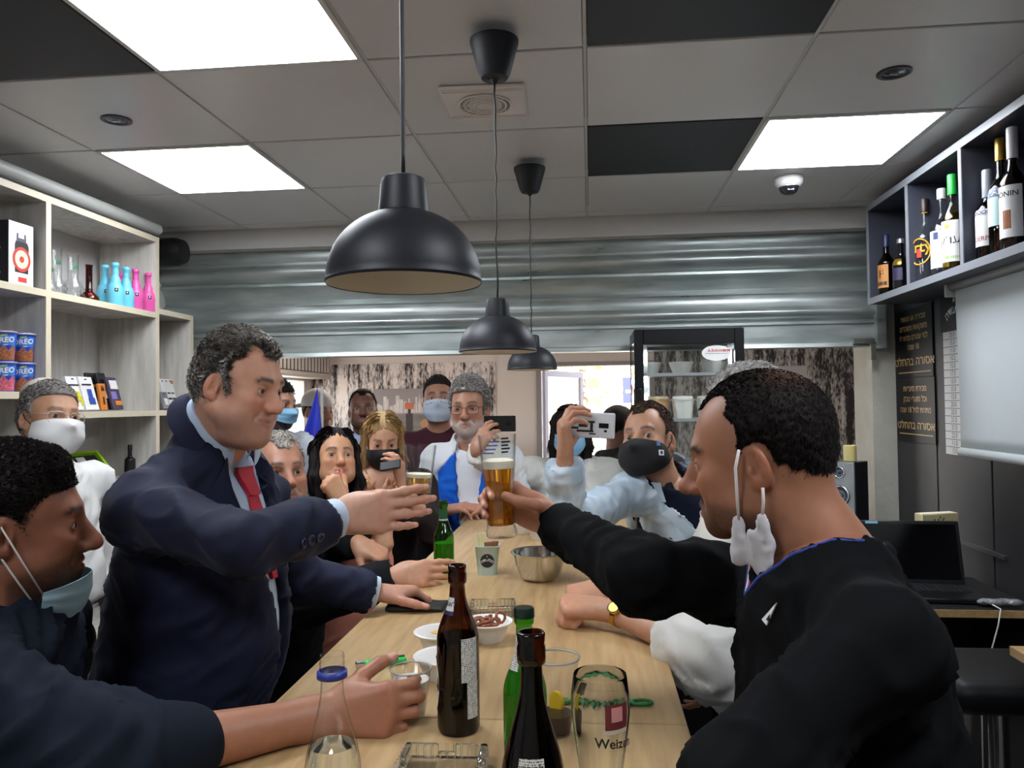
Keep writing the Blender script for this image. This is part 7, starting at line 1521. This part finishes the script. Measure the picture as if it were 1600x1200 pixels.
# boxed loudspeaker
y0, y1 = onx(13, 400, -2.085)[1], onx(52, 400, -2.085)[1]; t = thing('speaker_box', 'white and black carton picturing a portable loudspeaker on the upper left shelf', 'box', (-2.085, y0, 1.9925)); D = y1-y0; MB().box((-.14, 0, 0), (0, D, .235), .001).build('carton', mat('carton black', '#15151c', .45), t); MB().box((0, .001, .001), (.0008, D-.001, .234)).build('front_print', mat('carton white', '#d9dae0', .45, var=(20, .08)), t)
u = lambda x: x*D
def fp(poly, m_, nm, off): MB().prism([(y, z) for y, z in poly], off, off+.0004, Matrix(((0, 0, 1, 0), (1, 0, 0, 0), (0, 1, 0, 0), (0, 0, 0, 1)))).build(nm, m_, t)
fp([(u(.25), .05), (u(.78), .05), (u(.80), .15), (u(.74), .165), (u(.28), .165), (u(.24), .15)], INK, 'speaker_print', .0008); fp([(u(.30), .165), (u(.70), .165), (u(.68), .195), (u(.62), .195), (u(.62), .178), (u(.38), .178), (u(.38), .195), (u(.32), .195)], mat('print grey', '#4a4a52', .5), 'handle_print', .0008)
for r_, m_, o_ in ((.046, mat('print red', '#c23a2c', .5), .0012), (.034, mat('print cream', '#d8d2b4', .5), .0016), (.012, mat('print red'), .002)): fp([(u(.51)+r_*.98*math.cos(a), .10+r_*math.sin(a)) for a in np.linspace(0, 6.283, 24, endpoint=False)], m_, 'cone_print', o_)
fp([(u(.38), .016), (u(.72), .016), (u(.72), .034), (u(.38), .034)], mat('print red'), 'band_print', .0008)
pb = MB()
for k in range(6): pb.box((-.11, -.0006, .04+.03*k), (-.03-.01*(k % 3), 0, .048+.03*k))
pb.build('side_print', mat('print pale', '#8a8a98', .5), t)
# snack cups
NB = mat('cup blue', '#1f3fa8', .4); PIC = mat('cookie picture', '#9a5a34', .5, var=(130, .55)); PICP = mat('berry picture', '#c05a6a', .5, var=(130, .5))
for lab, px, lv, pic in (('upper right blue cup of cookies, last in the left stack row', 36, 1, PIC), ('lower right blue cup of cookies on the left shelf', 36, 0, PIC), ('upper blue cup of cookies at the picture\'s left edge', 6, 1, PIC), ('lower blue cup with a pink berry picture at the left edge', 6, 0, PICP)):
    X = -2.125; t = thing('snack_cup', lab, 'snack cup', (X, sh(px, X), 1.6035+.1105*lv), 0, 'stacked blue cookie cups'); cf = lambda z: .033+.008*z/.105
    sm(MB().lathe([(0, .001), (.032, 0), (.033, .003), (.041, .103), (.0435, .104), (.0435, .1085), (.041, .1095), (0, .1095)], 36).build('cup', NB, t), 40); MB().lathe([(.0437, .1035), (.0442, .105), (.0442, .1085), (.0437, .1095)], 36).build('rim', mat('cup rim silver', '#a9b0bf', .3, metal=.5), t, smooth=True)
    V, Fc = patch_cyl(0, .004, .050, math.radians(-30), math.radians(105), 14, .0006, cf); V = [(x, y, z if z < .03 else z-.010*math.cos(i*.2)) for i, (x, y, z) in enumerate(V)]; mesh_obj('picture', V, Fc, pic, t); V, Fc = patch_cyl(0, .058, .094, math.radians(-25), math.radians(100), 12, .0005, cf); mesh_obj('sky_band', V, Fc, mat('cup sky blue', '#2f7ac8', .4), t)
    for tx, sz, z, a, m_ in (('OREO', .026, .076, 40, LW), ('MINI', .010, .093, 40, mat('print lime', '#b9cc3a', .5)), ('mini', .008, .060, 48, LW)):
        V, Fc = text_mesh(tx, sz, bold=.03); an = V[:, 0]/cf(z)+math.radians(a); r_ = np.array([cf(z+q)+.0014 for q in V[:, 1]]); mesh_obj('lettering', np.c_[r_*np.sin(an), -r_*np.cos(an), z+V[:, 1]+.10*V[:, 0]], Fc, m_, t, smooth=False)
# packets leaning on the middle shelf
def packet(name, lab, px, X, z, w, h, m_, extra=(), lean=-16, th=.012, rz=0, hook=True, grp=None):
    t = thing(name, lab, 'packet', (X, sh(px, X), z+.003), math.radians(90+rz), grp); R_ = Matrix.Rotation(math.radians(lean), 4, 'X')
    def put(mb, nm, mm): mb.V = [tuple(R_ @ Vector(v)) for v in mb.V]; return mb.build(nm, mm, t)
    put(MB().box((-w/2, -th, 0), (w/2, 0, h), .001), 'card', m_)
    if hook: put(MB().box((-.008, -th-.0006, h-.014), (.008, -th, h-.009)), 'hang_slot', INK)
    for (x0, x1, z0, z1, mm, nm) in extra: put(MB().box((x0*w, -th-.004, z0*h), (x1*w, -th, z1*h), .0015), nm, mm)
    return t
CW = mat('card white', '#d6d5d2', .5); YE = mat('blister yellow', '#c9c02a', .4); BLU = mat('blister blue', '#2b4a9c', .35); REDP = mat('card red', '#b03a44', .5)
packet('card_pack', 'white card pack with a yellow gadget on the middle shelf', 122, -2.11, 1.5275, .085, .145, CW, [(-.4, .35, .72, .76, INK, 'print'), (-.05, .2, .25, .55, YE, 'gadget'), (.18, .4, .12, .4, YE, 'gadget'), (-.4, -.1, .1, .3, REDP, 'print')]); packet('card_pack', 'white card pack with a blue gadget on the middle shelf', 142, -2.10, 1.5275, .085, .145, CW, [(-.4, .3, .74, .78, INK, 'print'), (-.12, .2, .35, .62, BLU, 'gadget'), (-.16, .3, .16, .36, BLU, 'gadget')])
packet('card_pack', 'red card pack behind the white packs by the shelf post', 88, -2.20, 1.5275, .10, .125, REDP, [(-.3, .3, .3, .6, CW, 'print')]); OR = mat('card orange', '#c4742a', .5)
packet('sachet_pack', 'black foil sachet with orange print, left of the dark packs', 152, -2.17, 1.5275, .06, .17, mat('foil black', '#1a1718', .3), [(-.3, .3, .6, .68, OR, 'print')]); packet('sachet_pack', 'orange sachet box in front of the dark packs', 160, -2.10, 1.5275, .045, .115, OR, [(-.2, .2, .72, .86, INK, 'print'), (-.1, .1, .2, .5, INK, 'print')], lean=-8); packet('sachet_pack', 'black foil sachet standing behind the orange box', 168, -2.14, 1.5275, .06, .17, mat('foil black'), [(-.3, .3, .62, .68, REDP, 'print'), (-.2, .2, .3, .5, CW, 'print')])
packet('sachet_pack', 'dark pack with white and violet print at the right of the middle shelf', 182, -2.12, 1.5275, .075, .15, mat('pack dark violet', '#3c3346', .4), [(-.3, .4, .62, .9, CW, 'print'), (-.4, .1, .3, .55, mat('print violet', '#7a6aa8', .5), 'print'), (-.2, .45, .12, .26, OR, 'print')])
for k, px in enumerate((260, 266, 272)): packet('card_pack', ['first white card pack by the post in the low end shelf', 'second white card pack in the low end shelf', 'third white card pack with an orange corner in the low end shelf'][k], px, -2.12, 1.5275, .045, .155, CW, [(-.3, .3, .3, .36, INK, 'print'), (-.3, .2, .5, .54, INK, 'print')]+([(.0, .4, .84, .96, OR, 'print')] if k == 2 else []), lean=-14)
packet('card_pack', 'grey boxed gadget in front of the white packs in the low end shelf', 258, -2.06, 1.5275, .06, .085, mat('card grey', '#6a6a6e', .5), [(-.2, .3, .2, .6, CW, 'print')])
# lower shelf
X = -2.12; t = thing('gadget_box', 'open lime green box with a dark insert on the lower left shelf', 'box', (X, sh(152, X), 1.2195), math.radians(70)); LG = mat('lime green', '#8fbf1f', .45); R_ = Matrix.Rotation(math.radians(-50), 4, 'X')
for lo, hi in (((-.075, -.02, 0), (.075, 0, .012)), ((-.075, -.02, .14), (.075, 0, .152)), ((-.075, -.02, .012), (-.063, 0, .14)), ((.063, -.02, .012), (.075, 0, .14))): q = MB().box(lo, hi); q.V = [tuple(R_ @ Vector(v)+Vector((0, 0, .02))) for v in q.V]; q.build('box_wall', LG, t)
for lo, hi, m_, nm in (((-.063, -.004, .012), (.063, 0, .14), INK, 'insert'), ((-.03, -.016, .03), (.03, -.004, .075), mat('steel disc', '#9aa6a8', .2, metal=.8), 'grinder'), ((-.04, -.012, .09), (.0, -.004, .125), CW, 'tool')): q = MB().box(lo, hi, .003); q.V = [tuple(R_ @ Vector(v)+Vector((0, 0, .02))) for v in q.V]; q.build(nm, m_, t)
packet('card_pack', 'small orange and yellow packet left of the lime green box', 138, -2.10, 1.2195, .07, .06, OR, [(-.3, .3, .4, .8, YE, 'print')], lean=-40, hook=False); packet('card_pack', 'black and gold carton lying before the lime green box', 150, -2.07, 1.2195, .09, .035, mat('foil black'), [(-.4, .4, .4, .7, mat('carton gold', '#a08a3a', .4), 'print')], lean=0, th=.05, hook=False)
X = -2.16; bottle('dropper_bottle', 'small black bottle on the lower left shelf behind the suited man\'s shoulder', (X, sh(203, X), 1.2195), prof_bottle(.145, .024, .009, .075, .095), mat('bottle black', '#141417', .3), cap=(.03, .010, INK))
# --- liquor on the right cabinet
KB = mat('spirit dark', '#100b0b', .1, coat=.5); GD = mat('cap gold', '#b08d3c', .3, metal=.7); zc_ = 2.0035
def rb(px, X): return (X, onx(px, 420, X)[1], zc_)
A0 = -58
def liq(lab, px, X, h, r, gm, capm, caph, labs, texts, lq=None, nr=.013, z1=.52, z2=.72):
    return bottle('liquor_bottle', lab, rb(px, X), prof_bottle(h, r, nr, h*z1, h*z2), gm, 0, lq, (caph, nr*1.25, capm), [(a*h, b*h, A0-w_, A0+w_, m_, n_) for a, b, w_, m_, n_ in labs], texts=[(tx, s_, z_*h, A0+da, m_) for tx, s_, z_, da, m_ in texts])
liq('dark bottle with an orange label at the far end of the right cabinet', 1385, 1.345, .275, .036, BROWN, mat('cap navy', '#1c2048', .4), .055, [(.12, .50, 50, mat('label orange', '#c98a4a', .5), 'label'), (.16, .22, 40, INK, 'label_band')], [('F', .05, .34, 0, INK)], (.15, KB))
liq('dark bottle with a gold label behind the first cabinet divider', 1408, 1.37, .235, .034, mat('black bottle glass', '#0d0c10', .08, coat=.6), mat('cap silver', '#a9aaae', .3, metal=.7), .02, [(.5, .62, 40, GD, 'label'), (.22, .45, 45, mat('label violet', '#3a3352', .5), 'label')], [])
YO = mat('print amber', '#e0a21c', .5); rb_ = liq('clear bottle with a large amber printed ring in the second cabinet bay', 1447, 1.37, .345, .042, CLEAR, mat('cap black band', '#2a1a14', .4), .055, [(.83, .85, 180, YO, 'neck_ring'), (.93, .95, 180, YO, 'neck_ring'), (.30, .40, 14, mat('print red'), 'print_dot')], [('arty', .062, .42, 0, YO)], (.19, glass('spirit clear', (.95, .96, .96), .85)))
MB().tube([(.0432*math.sin(math.radians(A0)+1.02*math.cos(a)), -.0432*math.cos(math.radians(A0)+1.02*math.cos(a)), .127+.052*math.sin(a)) for a in np.linspace(0, 2*math.pi, 30, endpoint=False)], .0028, 6, closed=True).build('ring_print', YO, rb_, smooth=True)
liq('clear bottle with a tall white label in the second cabinet bay', 1474, 1.37, .345, .042, CLEAR, mat('cap white', '#c9c8c4', .4), .04, [(.10, .52, 62, CW, 'label'), (.42, .50, 14, mat('label dark blue', '#243a66', .5), 'label_mark')], [], (.20, glass('spirit clear')))
liq('yellowish bottle with a bright green cap and white label', 1491, 1.355, .365, .038, glass('pale straw glass', (.86, .80, .55), .6), mat('cap bright green', '#1fa33c', .4), .075, [(.10, .52, 62, mat('label bright white', '#e9e9e6', .5), 'label'), (.13, .16, 60, mat('label lime', '#8cc04a', .5), 'label_band'), (.44, .48, 14, YE, 'label_mark')], [(heb('ערק'), .045, .32, 10, INK)], (.22, glass('straw spirit', (.75, .62, .25), .6)))
liq('small clear bottle with a gold cap in the third cabinet bay', 1523, 1.36, .155, .026, CLEAR, GD, .015, [(.15, .6, 60, PAPER, 'label'), (.2, .55, 12, mat('label brick', '#a8543c', .5), 'label_panel')], [], (.08, KB), nr=.010)
liq('dark bottle with a grey capsule and white label lettered in red', 1546, 1.37, .315, .038, BROWN, mat('capsule grey', '#9a9ca6', .35), .095, [(.16, .56, 66, CW, 'label'), (.49, .56, 66, mat('label lilac', '#b9b6c8', .5), 'label_band')], [('DOORS', .020, .525, 6, INK), ('DERIVE', .022, .24, 8, mat('print crimson', '#8a2438', .5))], (.19, KB))
liq('dark bottle with a gold capsule and pale blue label', 1568, 1.38, .40, .040, BROWN, GD, .075, [(.26, .56, 66, mat('label pale aqua', '#b5cfd0', .5), 'label'), (.50, .58, 66, mat('label steel', '#5a6a86', .5), 'label_band')], [('PARI', .032, .54, 10, LW)], (.24, KB))
liq('dark syrup bottle with a white and red capsule and white label', 1587, 1.355, .395, .040, BROWN, mat('capsule white', '#d0ccd0', .35), .10, [(.10, .52, 66, mat('label bright white'), 'label'), (.80, .87, 180, mat('capsule red', '#a83038', .4), 'neck_band'), (.17, .32, 18, mat('caramel print', '#9a5c30', .5, var=(120, .3)), 'label_picture')], [('MONIN', .024, .45, -8, INK)], (.24, KB))
# mask print on the maroon man's mask
